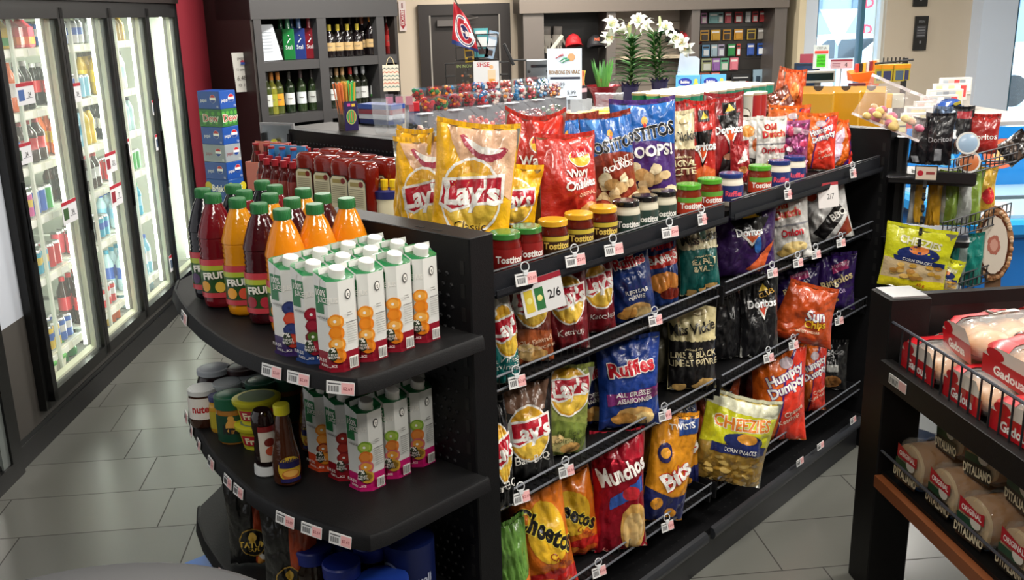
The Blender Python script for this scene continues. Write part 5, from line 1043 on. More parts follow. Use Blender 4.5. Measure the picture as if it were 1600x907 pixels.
# grey clip-strip holder with bottle opener at the panel's left end
P = atu(434, 222, 2.58); b = MB(); b.box(-.09, .09, 0, .012, -.085, .085, mat('#8a8c8e', 'satin')); b.box(-.078, .078, -.002, 0, -.07, .075, mat('#a9adb0', 'metal')); 
for x in (-.07, .07): b.box(x-.004, x+.004, -.02, 0, -.06, .04, mat('#1a1a1c'))
o = b.build('hook_display', smooth=0); o.location = P; o.rotation_euler = (0, 0, AG-R(90)+R(20)); tag(o, 'grey metal hook display at the left end of the punched panel', 'display')
b = MB(); b.box(-.012, .012, -.006, 0, -.02, .05, mat('#c8ccd6', 'satin'), bev=.002); b.lathe([(.016, -.003), (.016, .003)], mat('#c9c13a'), 14, c=(0, 0)); o = b.build('bottle_opener'); o.location = P+Vector((0, 0, .0))-U2*.02; o.rotation_euler = (R(90), R(35), AG-R(90)+R(20)); tag(o, 'white and yellow bottle opener hanging on the grey display', 'opener')

# ---- things on the ledge above the punched panel
LZ = ZT+.0005
P = atz(545, 203, LZ); b = MB(); b.box(-.032, .032, -.032, .032, 0, .125, mat('#241650', 'print')); b.box(-.0325, -.032, -.03, .03, .0, .122, mat('#4a3a34', 'print')); b.box(-.0325, -.032, -.022, .022, .01, .075, mat('#8f8770', 'print')); 
vs = [(.024*math.cos(t*math.pi/12), -.0326, .058+.032*math.sin(t*math.pi/12)) for t in range(24)]; b.add(vs, [tuple(range(24))], mat('#c0c46a', 'print')); vs = [(.020*math.cos(t*math.pi/12), -.0328, .058+.028*math.sin(t*math.pi/12)) for t in range(24)]; b.add(vs, [tuple(range(24))], mat('#2f9a58', 'print'))
for k in range(5): b.box(-.012+k*.006, -.009+k*.006, -.033, -.0328, .036, .082, mat(['#e0603a', '#58c060', '#e07a40', '#58c060', '#e0603a'][k], 'print'))
for (x, z, c) in ((-.01, .11, '#d04a9a'), (.012, .108, '#e8c040')): b.box(x-.008, x+.008, -.0328, -.0324, z-.006, z+.006, mat(c, 'print'))
o = b.build('straw_box', smooth=0); place(o, (P.x, P.y, LZ), to_cam(P)+math.pi/2+R(28)); tag(o, 'dark purple straw box with a bunch of bright straws', 'box')
rn = random.Random(11); g = P
for c_, nm, dx in (('#e8824a', 'orange', -.012), ('#3fc466', 'green', .014), ('#d9b04a', 'yellow', 0)):
    b = MB()
    for k in range(26):
        x = dx+rn.uniform(-.016, .016); y = rn.uniform(-.024, .024); tx = x*1.6+rn.uniform(-.01, .01); ty = y*1.4; b.tube([(x, y, .02), (tx, ty, .195+rn.uniform(0, .015))], .0026, mat(c_, 'satin'), seg=5)
    o = b.build('drinking_straws', kind='stuff'); place(o, (g.x, g.y, LZ), to_cam(g)+math.pi/2+R(28)); tag(o, f'bunch of {nm} drinking straws standing in the purple box', 'straws', 'straws in the box')
def cupstack(n, h0=.09):
    b = MB(); m_ = mat('#cfd8de', 'plastic'); m2 = mat('#e6ecef', 'plastic')
    for k in range(n): z = k*.008; b.lathe([(.034, z+h0-.010), (.035, z+h0-.009), (.0345, z+h0-.004)], m2, 20, cap=False)
    b.lathe([(.024, 0), (.0335, h0)], m_, 20); b.lathe([(.034, h0), (.035, h0+n*.008)], m_, 20, cap=False)
    return b.build('plastic_cup_stack')
for k, (px, py, n, h0) in enumerate([(596, 207, 9, .07), (618, 208, 8, .06), (628, 209, 5, .06)]):
    P = atz(px, py, LZ); o = cupstack(n, h0); place(o, (P.x, P.y, LZ), 0, 0 if k < 2 else 0); tag(o, ['tall stack of clear plastic cups beside the straws', 'second stack of clear plastic cups, right of the tall one', 'small clear cup stack nearest the candy bins'][k], 'cup stack', 'clear cup stacks')
P = atz(612, 190, LZ+.01); b = MB()
for k in range(3): b.box(-.07+k*.045, -.03+k*.045, -.01, .02, 0, .13-.004*k, mat(['#d8c8d4', '#e0d6de', '#d4ccd8'][k], 'plastic')); b.box(-.066+k*.045, -.034+k*.045, -.012, -.010, .08, .12, mat('#d890a0', 'print'))
o = b.build('lid_dispenser', smooth=0); Q = P+V2*.0+U2*.06; place(o, (Q.x, Q.y, LZ), to_cam(P)+math.pi/2); tag(o, 'clear plastic lid dispenser with pink labels behind the cups', 'dispenser')
for k in range(4):
    P = W(2.80, 3.03+.0*k, LZ); o = MB().box(-.10, .10, -.05, .05, 0, .022, mat(['#20306a', '#c8ccd8', '#8a3040', '#2c4a9a'][k], 'print'), bev=.001).build('snack_box', smooth=0); P = atz(571, 196-0, LZ); Q = P+U2*.10; place(o, (Q.x, Q.y, LZ+.0225*k), AG-R(90)+R(3*k)); tag(o, f'flat printed box in the stack behind the straws, {ORD[k]} from the bottom', 'box', 'stack of flat boxes behind the straws')

# ---- candy counter running along u behind everything
CC = (4.05, 4.62)
cnt = empty('candy_counter', W(5.2, 4.6), AG, 'long counter carrying the bulk candy bins, candy cups and lily pots', 'counter')
def ctb(): b = MB(); b.T = Matrix.Translation((-5.2, -4.6, 0)); return b
ctb().box(3.55, 6.2, 3.75, 5.1, 1.03, 1.07, mat('#8f8d8a', 'satin')).box(6.2, 8.4, 4.5, 5.1, 1.03, 1.07, mat('#8f8d8a', 'satin')).build('counter_top', cnt)
ctb().box(3.6, 6.15, 3.8, 5.05, 0, 1.03, mat('#3a3532')).box(6.15, 8.35, 4.53, 5.05, 0, 1.03, mat('#3a3532')).build('counter_body', cnt)
CZ = 1.0705
# bulk bins: clear boxes with slanted lids, row along u
P0 = atz(655, 215, 1.12); u0, v0, _ = uvz(P0)
nb = 6; bw = .24
bin0 = None; cc = ['#1c1a1a', '#d8848c', '#c8503c', '#8a2030', '#7a3038', '#4a5a34']
u_start = uvz(atv(650, 200, 3.95))[0]
for k in range(nb):
    bn = empty('bulk_candy_bin', W(u_start+bw*(k+.5), 3.95, CZ), AG, f'clear bulk candy bin with slanted lid, {ORD[k]} from the left', 'candy bin', 'bulk candy bins')
    b = MB(); pm = mat('#8f979e', 'plastic'); x0, x1 = -bw/2+.004, bw/2-.004
    b.quad((x0, -.14, 0), (x1, -.14, 0), (x1, -.14, .12), (x0, -.14, .12), pm); b.quad((x0, .16, 0), (x1, .16, 0), (x1, .16, .25), (x0, .16, .25), pm)
    for x in (x0, x1): b.add([(x, -.14, 0), (x, .16, 0), (x, .16, .25), (x, .06, .25), (x, -.14, .12)], [(0, 1, 2, 3, 4)], pm)
    b.quad((x0, .06, .25), (x1, .06, .25), (x1, .16, .25), (x0, .16, .25), pm); b.build('bin_box', bn, smooth=0)
    b = MB(); b.quad((x0, -.15, .118), (x1, -.15, .118), (x1, .065, .252), (x0, .065, .252), mat('#a8b0b8', 'plastic')); lid = b.build('bin_lid', bn, smooth=0)
    b = MB(); b.box(-.05, .04, .03, .075, .253, .256, mat('#d6dae0', 'satin')); b.build('bin_label', bn, smooth=0)
    b = MB(); rn = random.Random(k)
    for i in range(230):
        yy = rn.uniform(-.12, .14); b.sphere((rn.uniform(x0+.02, x1-.02), yy, max(0, yy)*.7+ .02+rn.random()*.09), rn.uniform(.010, .017), mat([cc[k], '#e8b8a8', '#b83a3a', '#e0d0c0'][0 if rn.random() < .7 else rn.randrange(1, 4)], 'gloss'), seg=6, rings=4)
    o = b.build('bulk_candy', kind='stuff'); o.location = W(u_start+bw*(k+.5), 3.95, CZ); o.rotation_euler = (0, 0, AG); tag(o, f'loose candies filling the {ORD[k]} clear bin from the left', 'candy', 'candies in the bulk bins')
# stepped row of candy cups
CU = ['#8c1420', '#1a6a9c', '#1f6a2c', '#c87818', '#a02818', '#5a1428', '#c8b8b0', '#8c1a28', '#a81c28']
for r_, (n, xa, ya, xb, yb_, zz) in enumerate([(11, 668, 160, 866, 142, 1.40), (10, 655, 146, 850, 131, 1.47)]):
    rz_ = zz
    st = MB(); 
    A_ = atv(xa, ya, 4.42+.16*r_); B_ = atv(xb, yb_, 4.42+.16*r_)
    zb = min(A_.z, B_.z)-.045
    ua, ub = uvz(A_)[0], uvz(B_)[0]
    rk = MB(); rk.T = Matrix.Rotation(AG, 4, 'Z'); rk.box(ua-.06, ub+.06, 4.36+.16*r_, 4.49+.16*r_, CZ, zb, mat('#3a3438', 'satin')); o = rk.build('cup_riser'); tag(o, ['lower', 'upper'][r_]+' grey riser step under the candy cups', 'riser')
    for k in range(n):
        u = ua+(ub-ua)*k/(n-1); rn = random.Random(40+r_*20+k)
        b = MB(); b.lathe([(.036, 0), (.047, .088)], mat('#8f989e', 'plastic'), 16); b.lathe([(.049, .086), (.049, .094), (.045, .098)], mat(rn.choice(['#a8b0b4', '#a8b0b4', '#3a90c0', '#b82030']), 'plastic'), 16)
        o = b.build('candy_cup')
        c_ = MB(); c1, c2, c3 = rn.choice(CU), rn.choice(CU), rn.choice(CU)
        for i in range(30):
            z = .012+rn.random()*.072; rr_ = (.026+z*.11)*math.sqrt(rn.random()); a = rn.uniform(0, 6.28); c_.sphere((rr_*math.cos(a), rr_*math.sin(a), z), rn.uniform(.011, .017), mat(rn.choice([c1, c2, c3, c1]), 'gloss'), seg=6, rings=4)
        c_.build('cup_candy', o, kind='stuff')
        place(o, W(u, 4.42+.16*r_, zb+.001)); tag(o, f'clear lidded cup of mixed candies, {ORD[k]} from the left in the {["front", "back"][r_]} row', 'candy cup', 'candy cups above the bins')
# sign BONBONS EN VRAC
P = atv(882, 116, 4.62); pp = ppm(P); wd = 54/pp; ht = 78/pp
b = MB(); b.box(-wd/2, wd/2, 0, .006, -ht/2, ht/2, mat('#c9d4e2', 'satin')); 
for (x, z, r_, c) in ((-.15, .36, .10, '#c8606a'), (-.05, .30, .10, '#4a9a7a'), (.02, .27, .08, '#4a9a7a')): b.tube([((x-.1)*wd, -.002, (z-.04)*ht), (x*wd, -.003, z*ht), ((x+.12)*wd, -.002, (z+.02)*ht)], .03*wd, mat(c, 'print'))
vs = [(wd*(.2+.11*math.cos(t*math.pi/10)), -.002, ht*(.33+.075*math.sin(t*math.pi/10))) for t in range(20)]; b.add(vs, [tuple(range(20))], mat('#c89a70', 'print'))
b.text('BONBONS EN VRAC', .078*ht, mat('#8a6a3a', 'print'), (0, -.002, .04*ht), bold=.03, sx=.62); b.box(-wd*.42, wd*.45, -.002, 0, -.10*ht, -.055*ht, mat('#2a3040', 'print')); b.text('2.99', .075*ht, mat('#3a4048', 'print'), (-wd*.12, -.002, -.2*ht)); b.text('5.99', .075*ht, mat('#3a4048', 'print'), (wd*.2, -.002, -.36*ht)); b.box(-wd*.3, -wd*.05, -.002, 0, -.275*ht, -.265*ht, mat('#333')); b.box(wd*.1, wd*.35, -.002, 0, -.44*ht, -.43*ht, mat('#333'))
b.box(-.02, .02, .01, .03, CZ-P.z+.001, -ht/2, mat('#9aa4b0', 'satin'))
o = b.build('price_poster', smooth=0); o.location = P; o.rotation_euler = (0, 0, to_cam(P)+math.pi/2+R(-6)); tag(o, 'white bulk candy price poster with candy drawings behind the bins', 'sign')
# second straw holder right of the poster
P = atv(908, 150, 4.75); b = MB(); b.box(-.035, .035, -.03, .03, 0, .10, mat('#2a2026', 'satin')); b.box(-.034, .034, -.031, -.03, .05, .08, mat('#c8a0a8', 'print')); o = b.build('straw_holder', smooth=0); place(o, (P.x, P.y, P.z-.02), AG); tag(o, 'small dark straw holder right of the candy price poster', 'holder')
b = MB(); rn = random.Random(2)
for k in range(36): x = rn.uniform(-.03, .03); b.tube([(x, rn.uniform(-.02, .02), .05), (x*1.1, rn.uniform(-.02, .02), .21)], .0032, mat(['#e88ab0', '#f0b060', '#e86a5a', '#e8d860'][int((x+.03)/.06*3.9)], 'satin'), seg=5)
o = b.build('drinking_straws', kind='stuff'); place(o, (P.x, P.y, P.z-.02), AG); tag(o, 'pink and orange straws standing in the small dark holder', 'straws')
MB().box(-.25, .25, -.1, .1, 0, P.z-.02-CZ, mat('#8a8e92', 'satin')).build('x') if False else None
b = MB(); b.box(-.06, .06, -.06, .06, 0, P.z-.021-CZ, mat('#9a9da0', 'satin')); o = b.build('counter_riser', smooth=0); place(o, (P.x, P.y, CZ), AG); tag(o, 'grey riser block under the small straw holder', 'riser'); RZ = P.z-.02; RZ0 = RZ

# ---- potted plants
def leafblade(b, p0, dirv, L, w, droop, m, n=6, fold=.25):
    p0 = Vector(p0); d = Vector(dirv).normalized(); side = d.cross(Vector((0, 0, 1))); side = side.normalized() if side.length > .05 else Vector((1, 0, 0))
    pts = []; p = p0.copy(); dd = d.copy()
    for i in range(n+1): pts.append(p.copy()); dd = (dd+Vector((0, 0, -droop/n))).normalized(); p = p+dd*(L/n)
    vs = []
    for i, q in enumerate(pts): ww = w*math.sin(math.pi*(.12+.88*i/n))**.8 if i < n else .0005; vs += [q-side*ww+Vector((0, 0, fold*ww)), q, q+side*ww+Vector((0, 0, fold*ww))]
    b.add(vs, [(i*3+j, i*3+j+1, i*3+j+4, i*3+j+3) for i in range(n) for j in (0, 1)], m)
def lily(P, H, label, seed, flowers):
    rn = random.Random(seed)
    r_ = empty('potted_lily', P, 0, label, 'potted plant', 'potted lilies on the counter')
    b = MB(); b.lathe([(.055, 0), (.075, .13), (.078, .135), (.072, .135), (.07, .12)], mat('#1c1440', 'satin'), 20)
    for k in range(12): a = k*.524; b.add([(.076*math.cos(a-.24), .076*math.sin(a-.24), .12), (.076*math.cos(a+.24), .076*math.sin(a+.24), .12), (.10*math.cos(a), .10*math.sin(a), .165)], [(0, 1, 2), (2, 1, 0)], mat('#241a50', 'satin'))
    b.build('flower_pot', r_); MB().lathe([(.06, .118), (.068, .12)], mat('#2c2018'), 16).build('potting_soil', r_)
    st = MB(); lv = MB(); 
    stems = [(rn.uniform(-.03, .03), rn.uniform(-.03, .03)) for _ in range(3)]
    for (x, y) in stems:
        st.tube([(x, y, .12), (x*1.5, y*1.5, H*.6), (x*2.2, y*2.2, H)], .005, mat('#4a6a2c', 'leaf'))
        for k in range(46):
            z = .13+(H-.15)*k/46; a = k*2.4+rn.random(); f = z/H; L = .25*(1-.5*f)+rn.uniform(-.03, .03); q = 1+.5*f+ (.7*f)
            leafblade(lv, (x*q, y*q, z), (math.cos(a), math.sin(a), .45+.5*f), L, .0125, .95-.3*f, mat(rn.choice(['#1f4a1e', '#2c5c26', '#356a2c']), 'leaf'))
    st.build('plant_stem', r_); lv.build('leaves', r_)
    for (fx, fy, fz, yaw_, pit) in flowers:
        f = MB(); f.T = Matrix.Translation((fx, fy, fz)) @ Matrix.Rotation(yaw_, 4, 'Z') @ Matrix.Rotation(pit, 4, 'Y')
        wm = mat('#ecefe6', 'leaf'); f.lathe([(.006, -.07), (.010, -.03), (.02, 0), (.03, .015)], mat('#dfe6cf', 'leaf'), 12, cap=False)
        for k in range(6):
            a = k*math.pi/3; vs = []; n = 6
            for i in range(n+1):
                t = i/n; rr_ = .022+.062*t; zz = .005+.04*math.sin(t*2.2)-.02*t*t*2; ww = .022*math.sin(math.pi*min(1, .25+.75*t))+.001
                for sg in (-1, 0, 1): vs.append((rr_*math.cos(a)-sg*ww*math.sin(a), rr_*math.sin(a)+sg*ww*math.cos(a), zz+(-.006 if sg == 0 else 0)))
            f.add(vs, [(i*3+j, i*3+j+1, i*3+j+4, i*3+j+3) for i in range(n) for j in (0, 1)], wm)
            f.tube([(0, 0, 0), (.012*math.cos(a+.5), .012*math.sin(a+.5), .05)], .0015, mat('#d9d68a'), seg=4); f.sphere((.012*math.cos(a+.5), .012*math.sin(a+.5), .052), .004, mat('#c98a2a'), seg=5, rings=4)
        f.build('lily_flower', r_)
        MB().tube([(fx*.3, fy*.3, H*.97), (fx*.75, fy*.75, (fz+H)/2), (fx-.05*math.sin(pit)*math.cos(yaw_), fy-.05*math.sin(pit)*math.sin(yaw_), fz-.06*math.cos(pit))], .004, mat('#5c7a38', 'leaf')).build('flower_stalk', r_)
    for k in range(2):
        bd = MB(); bd.T = Matrix.Translation((rn.uniform(-.03, .05), rn.uniform(-.03, .03), H+.03)) @ Matrix.Rotation(rn.uniform(-.3, .3), 4, 'Y'); bd.lathe([(.004, -.03), (.012, .01), (.013, .05), (.004, .085)], mat('#b9c890', 'leaf'), 10); bd.build('flower_bud', r_)
cr0 = RIGHT; toc = lambda P: (CAM-P).normalized()
def plant_at(px, py, v): return atv(px, py, v)
PV = 4.86
PA = atv(984, 158, PV-.04); PBt = atv(1030, 152, PV+.05)
s1 = ppm(PA)
RX = RIGHT
def off(P, dpx, dpy, pp): return (RX.x*dpx/pp, RX.y*dpx/pp, dpy/pp)
RZ = max(CZ+.001, PA.z); PA.z = RZ; PBt.z = RZ
pyA = proj(PA)[1]; pyB = proj(PBt)[1]
H1 = (pyA-60)/s1; H2 = (pyB-50)/ppm(PBt)
hc = camaz(PA)
lily(PA, H1, 'potted white lily in a dark purple pot, left of the two', 5, [(*off(PA, -30, pyA-42, s1), hc+.6, 1.1), (*off(PA, -36, pyA-60, s1), hc+.9, 1.7), (*off(PA, 12, pyA-38, s1), hc-.2, .9), (*off(PA, 26, pyA-46, s1), hc-1.2, .9), (*off(PA, -12, pyA-48, s1), hc+1.6, 1.2)])
lily(PBt, H2, 'potted white lily in a dark purple pot, right of the two', 9, [(*off(PBt, 8, pyB-42, s1), hc+.2, .9), (*off(PBt, 34, pyB-66, s1), hc+.0, 1.4), (*off(PBt, 44, pyB-74, s1), hc-.5, 1.7), (*off(PBt, 22, pyB-60, s1), hc+.6, 1.3)])
# tulip pot wrapped in red foil
PT = atv(942, 150, PV-.1); PT.z = RZ; rn = random.Random(4)
tp = empty('potted_tulips', PT, 0, 'closed tulips with green leaves in a crinkled red foil wrap', 'potted plant')
b = MB(); b.lathe([(.07, 0), (.085, .08), (.12, .14), (.15, .16)], mat('#8c1420', 'foil'), 18, cap=False); 
b.build('foil_wrap', tp); b = MB()
for k in range(30): a = rn.uniform(0, 6.28); leafblade(b, (.02*math.cos(a), .02*math.sin(a), .05), (math.cos(a)*.25, math.sin(a)*.25, 1), rn.uniform(.24, .33), .016, .1, mat(rn.choice(['#4a8a3c', '#5a9a44', '#3c7a38']), 'leaf'))
b.build('leaves', tp)
for k in range(6):
    a = k*1.05; b = MB(); x, y = .04*math.cos(a), .04*math.sin(a); b.tube([(x*.3, y*.3, .05), (x, y, .19)], .003, mat('#5a9a44', 'leaf')); b.lathe([(.004, .18), (.011, .19), (.010, .205), (.003, .215)], mat('#a8442c', 'leaf'), 8, c=(x, y)); b.build('tulip', tp)
P = atv(952, 158, PV-.3); b = MB(); sh = bag_surface(.22, .12, .08, 77, 2.5)
o = add_bag('cellophane_wrap', 'crumpled clear cellophane lying in front of the plant pots', (P.x, P.y, RZ+.003), to_cam(P)+math.pi/2, .22, .11, .09, '#d8dde2', [], seed=77, kind='plastic', seal='#d8dde2', sidecol='#d8dde2', crumple=2.2, cat='wrap', low=True)
for m_ in (0, 1): o.data.materials[m_] = mat('#dfe4ea', 'plastic')
# easter candy boxes
P = atv(1075, 128, 4.9); pp = ppm(P)
for k in range(2):
    b = MB(); w_ = 38/pp; h_ = 20/pp; b.box(-w_/2, w_/2, 0, .08, -h_/2, h_/2, mat('#5aa8d8', 'print')); b.lathe([(.001, 0), (.001, .0001)], mat('#5aa8d8'), 4)
    vs = [(-w_*.12+w_*.28*math.cos(t*math.pi/8), -.001, h_*.3*math.sin(t*math.pi/8)) for t in range(16)]; b.add(vs, [tuple(range(16))], mat('#2a3a9a', 'print')); b.text('Bubbles', h_*.22, mat(WH, 'print'), (-w_*.12, -.002, 0), bold=.03, sx=.7)
    for (x, z, r_) in ((.32, .1, .14), (.32, -.2, .2)): vs = [(w_*x+h_*r_*math.cos(t*math.pi/6), -.0015, h_*z+h_*r_*math.sin(t*math.pi/6)) for t in range(12)]; b.add(vs, [tuple(range(12))], mat('#d8d04a', 'print'))
    if k == 0: b.add([(-w_*.45, .08, h_/2), (w_*.45, .08, h_/2), (w_*.45, .08, h_*1.7), (w_*.3, .08, h_*1.9), (0, .08, h_*1.9), (0, .08, h_*2.2), (-w_*.35, .08, h_*2.2)], [(0, 1, 2, 3, 4, 5, 6)], mat('#b4c0d0', 'print')); 
    o = b.build('candy_box', smooth=0); Q = P+RIGHT*((k*40)/pp); o.location = (Q.x, Q.y, P.z); o.rotation_euler = (0, 0, to_cam(P)+math.pi/2); tag(o, ['light blue bubble candy box with raised back card, right of the lilies', 'light blue bubble candy box without a back card'][k], 'box', 'light blue candy boxes')
bx = MB(); Q = P+RIGHT*(.1); bx.box(-.22, .30, -.03, .16, CZ-P.z+.001, -20/pp/2-.001, mat('#3a62a8', 'satin')); o = bx.build('display_riser', smooth=0); o.location = (Q.x, Q.y, P.z); o.rotation_euler = (0, 0, to_cam(P)+math.pi/2); tag(o, 'blue riser under the light blue candy boxes', 'riser')

# ---- jars with yellow lids, tubes of crisps (on the far side shelf)
def nutjar():
    b = MB(); b.lathe([(.044, 0), (.048, .01), (.048, .13), (.046, .15)], mat('#14306e', 'print'), 20); o = b.build('nut_jar'); MB().lathe([(.050, .145), (.051, .163), (.048, .167)], mat('#d8b814', 'satin'), 22).build('jar_lid', o); return o
n0 = nutjar(); k = 0; OT = 1.2305
Pn = uvz(atz(823, 188, OT+.167))
for i in range(8):
    for j in range(3):
        o = n0 if k == 0 else copy_tree(n0); u = Pn[0]+.01+i*.105; v = Pn[1]-j*.105+.0
        if u > 3.98 or v < 2.06: continue
        place(o, W(u, v-.0, OT)); k += 1
        tag(o, f'blue jar with yellow lid, place {i+1} from the left in {["back", "middle", "front"][j]} rank', 'jar', 'blue jars with yellow lids')
def tube_can(c, lid='#b9b09c', deco=False):
    b = MB(); b.lathe([(.0375, 0), (.0375, .22)], mat(c, 'print'), 18); o = b.build('crisp_tube'); MB().lathe([(.039, .218), (.039, .228), (.036, .230)], mat(lid, 'satin'), 20).build('tube_lid', o)
    if deco:
        b = MB(); art(b, cyl(.0377, .01, .2, -math.pi/2, 1.3), [('ell', 0, .62, .75, .17, '#2a1a10'), ('ell', 0, .62, .65, .15, WH), ('ell', -.22, .58, .35, .04, '#2a1a10'), ('ell', .22, .58, .35, .04, '#2a1a10'), T('Pringles', 0, .28, .13, '#e8c83a', 12, 1, .05)], .2/.049, eps=.0004, ds=.12, dt=.3); b.build('tube_print', o)
    return o
tc0 = tube_can('#1e8a70'); t_first = True
A3 = uvz(atz(1020, 150, OT+.23))
for i in range(13):
    for j in range(4):
        o = tc0 if t_first else copy_tree(tc0); t_first = False
        u = 4.02+.0+i*.082-(.5 if j > 2 else 0)*0; v = 2.78-.082*j
        if u > 4.85: continue
        place(o, W(u, v, OT)); tag(o, f'green crisp tube, place {i+1} from the left in rank {j+1} from the back', 'tube', 'green crisp tubes')
for k, (px, c) in enumerate([(1132, '#a8b82a'), (1146, '#2a6a34'), (1163, '#b9bab4'), (1177, '#a81828'), (1185, '#a81828')]):
    P = atv(px, 172, 2.30); o = tube_can(c, deco=k in (1, 2)); place(o, (P.x, P.y, OT), to_cam(P)+math.pi/2-R(5)); tag(o, ['lime green crisp tube', 'dark green crisp tube with white moustache face', 'silver crisp tube with white moustache face', 'red crisp tube beside the silver one', 'red crisp tube, rightmost'][k]+' at the end of the tubes', 'tube')
# yellow cartons behind the aisle end panel
Y0 = atz(1250, 205, 1.2505)
for k, (xa, xb) in enumerate([(1253, 1297), (1297, 1338), (1336, 1378)]):
    P = atv((xa+xb)/2, 190, 1.86); pp = ppm(P); w_ = (xb-xa)/pp*1.02; h_ = (proj(Vector((P.x, P.y, 1.2505)))[1]-136)/pp
    b = MB(); ym = mat('#d09a1c', 'print'); b.box(-w_/2, w_/2, 0, .14, 0, h_*.88, ym)
    n = 10; rad = w_*.17; z1 = h_*.995
    prof = [(-w_/2, h_*.88), (w_/2, h_*.88), (w_/2, z1)]+[(rad*math.cos(math.pi*i/n), z1-rad*math.sin(math.pi*i/n)) for i in range(n+1)]+[(-w_/2, z1)]
    b.add([(x, .012+(z-h_*.88)*.3, z) for x, z in prof]+[(x, .016+(z-h_*.88)*.3, z) for x, z in prof], [tuple(range(len(prof))), tuple(range(2*len(prof)-1, len(prof)-1, -1))], ym); b.box(-w_*.2, w_*.2, .06, .07, h_*.8, z1-.002, mat('#3a3838'))
    o = b.build('yellow_box', smooth=0); place(o, (P.x, P.y, 1.2505), to_cam(P)+math.pi/2+R(-4)); tag(o, f'plain golden yellow carton with thumb notch, {ORD[k]} from the left', 'box', 'golden yellow cartons behind the end panel')
# ================================================================ WINE CABINET (front plane v = CVF, parallel to the gondola)
CVF = 6.0
uL = uvz(atv(397, 60, CVF))[0]; uM0 = uvz(atv(498, 95, CVF))[0]; uM1 = uvz(atv(512, 95, CVF))[0]; uR0 = uvz(atv(590, 92, CVF))[0]; uR1 = uvz(atv(600, 60, CVF))[0]; uE = uvz(atv(622, 60, CVF))[0]
zH = atv(500, 28, CVF).z; zS1 = atv(450, 95, CVF).z; zS2 = atv(460, 178, CVF).z
CG = mat('#3b3a3b', 'satin')
wc = empty('wine_cabinet', W((uL+uE)/2, CVF+.3), AG, 'tall dark grey open cabinet of wine and liqueur bottles at the back left', 'cabinet')
def wb(): b = MB(); b.T = Matrix.Translation((-(uL+uE)/2, -(CVF+.3), 0)); return b
wb().box(uL-.02, uE, CVF-.012, CVF+.42, zH, 3.0, CG).build('header', wc)
wb().box(uL-.02, uL, CVF, uvz(atu(327, 60, uL))[1], 0, 3.0, mat('#2d2826', 'satin')).build('side_panel', wc)
wb().box(uL, uL+.06, CVF-.01, CVF+.4, 0, zH, CG).build('upright', wc); wb().box(uM0, uM1, CVF-.01, CVF+.4, 0, zH, CG).build('upright', wc); wb().box(uR0, uR1, CVF-.01, CVF+.4, 0, zH, CG).build('upright', wc)
wb().box(uE-.03, uE, CVF+.0, CVF+.4, 0, zH, mat('#2b2624', 'satin')).build('end_upright', wc)
wb().box(uL, uE, CVF+.38, CVF+.42, 0, zH, mat('#17171a', 'satin')).build('back_panel', wc)
for z in (zS1, zS2, zS2-.40, .35):
    for (a, c) in ((uL+.06, uM0), (uM1, uR0), (uR1, uE-.03)): wb().box(a, c, CVF-.008, CVF+.38, z-.065, z, CG).build('shelf', wc)
def wine(glass, lab, cap, h=.30, r=.037, lh=.085, lab2=None, shoulder=.19, txt=None):
    b = MB(); k = h/.30; q = mat(glass, 'darkglass')
    b.lathe([(r*.9, 0), (r, .005), (r, .18*k), (r*.9, .2*k), (.016, .228*k), (.0135, .245*k), (.0135, .285*k)], q, 14); o = b.build('wine_bottle')
    b = MB(); art(b, cyl(r+.0008, .06*k, lh, -math.pi/2, 1.1), [('rect', -1, 0, 1, 1, lab)]+([('rect', -1, 0, 1, .2, lab2)] if lab2 else [])+[('rect', -.4, .5, .4, .56, '#55504a'), ('rect', -.3, .4, .3, .43, '#777')], lh/(r*1.1), eps=.0004, ds=.25, dt=1); b.build('bottle_label', o)
    MB().lathe([(.0155, .243*k), (.0155, .298*k), (.014, .30*k)], mat(cap, 'satin'), 12).build('bottle_capsule', o); return o
def putw(o, px, z, dv, lab, grp, cat='bottle'):
    u = uvz(atv(px, 100, CVF+dv))[0]
    P0_ = atv(px, proj(W(u, CVF+dv, z))[1]-15, CVF+dv); u = uvz(P0_)[0]
    P = W(u, CVF+dv, z+.0008); place(o, P, to_cam(P)+math.pi/2); tag(o, lab, cat, grp)
wl = [(419, '#3a4420', '#c8ccc8', '#1e1c1a', 'pale-labelled wine bottle with dark capsule, far left of the lower row'), (427, '#7a7a2a', '#9a9a30', '#b8742c', 'yellow-green wine bottle with orange capsule, set back'), (437, '#4a5226', '#d8952a', '#c07a30', 'wine bottle with orange label and orange capsule'), (454, '#1c2a18', '#d2d4d2', '#26221e', 'dark wine bottle with white label, left of the middle post'), (472, '#2a3820', '#cfd6d8', '#3a2a2a', 'green wine bottle with white label and dark foot'), (489, '#23301a', '#b8bcb8', '#241c1c', 'wine bottle with narrow white label next to the middle post'), (519, '#1a2016', '#ccd0ce', '#585450', 'wine bottle right of the middle post, grey capsule'), (528, '#4a4a28', '#a8a878', '#b08a60', 'wine bottle with tan capsule behind the straws'), (537, '#5a5a30', '#b8b888', '#c8a070', 'pale green wine bottle with peach capsule'), (549, '#2a3018', '#989880', '#a82c24', 'wine bottle with bright red capsule'), (558, '#1c2014', '#888c88', '#989a9a', 'wine bottle with silver capsule, left of another silver one'), (569, '#1a1e16', '#d0d2d0', '#a8acb0', 'wine bottle with silver capsule and large white label'), (586, '#24401c', '#c8ccca', '#c0b888', 'wine bottle with white label and green foot band, rightmost')]
for px, g_, l_, c_, lab in wl: putw(wine(g_, l_, c_, lab2='#3a8a3a' if 'green foot' in lab else None), px, zS2, .10, lab, 'wine bottles on the lower cabinet shelf')
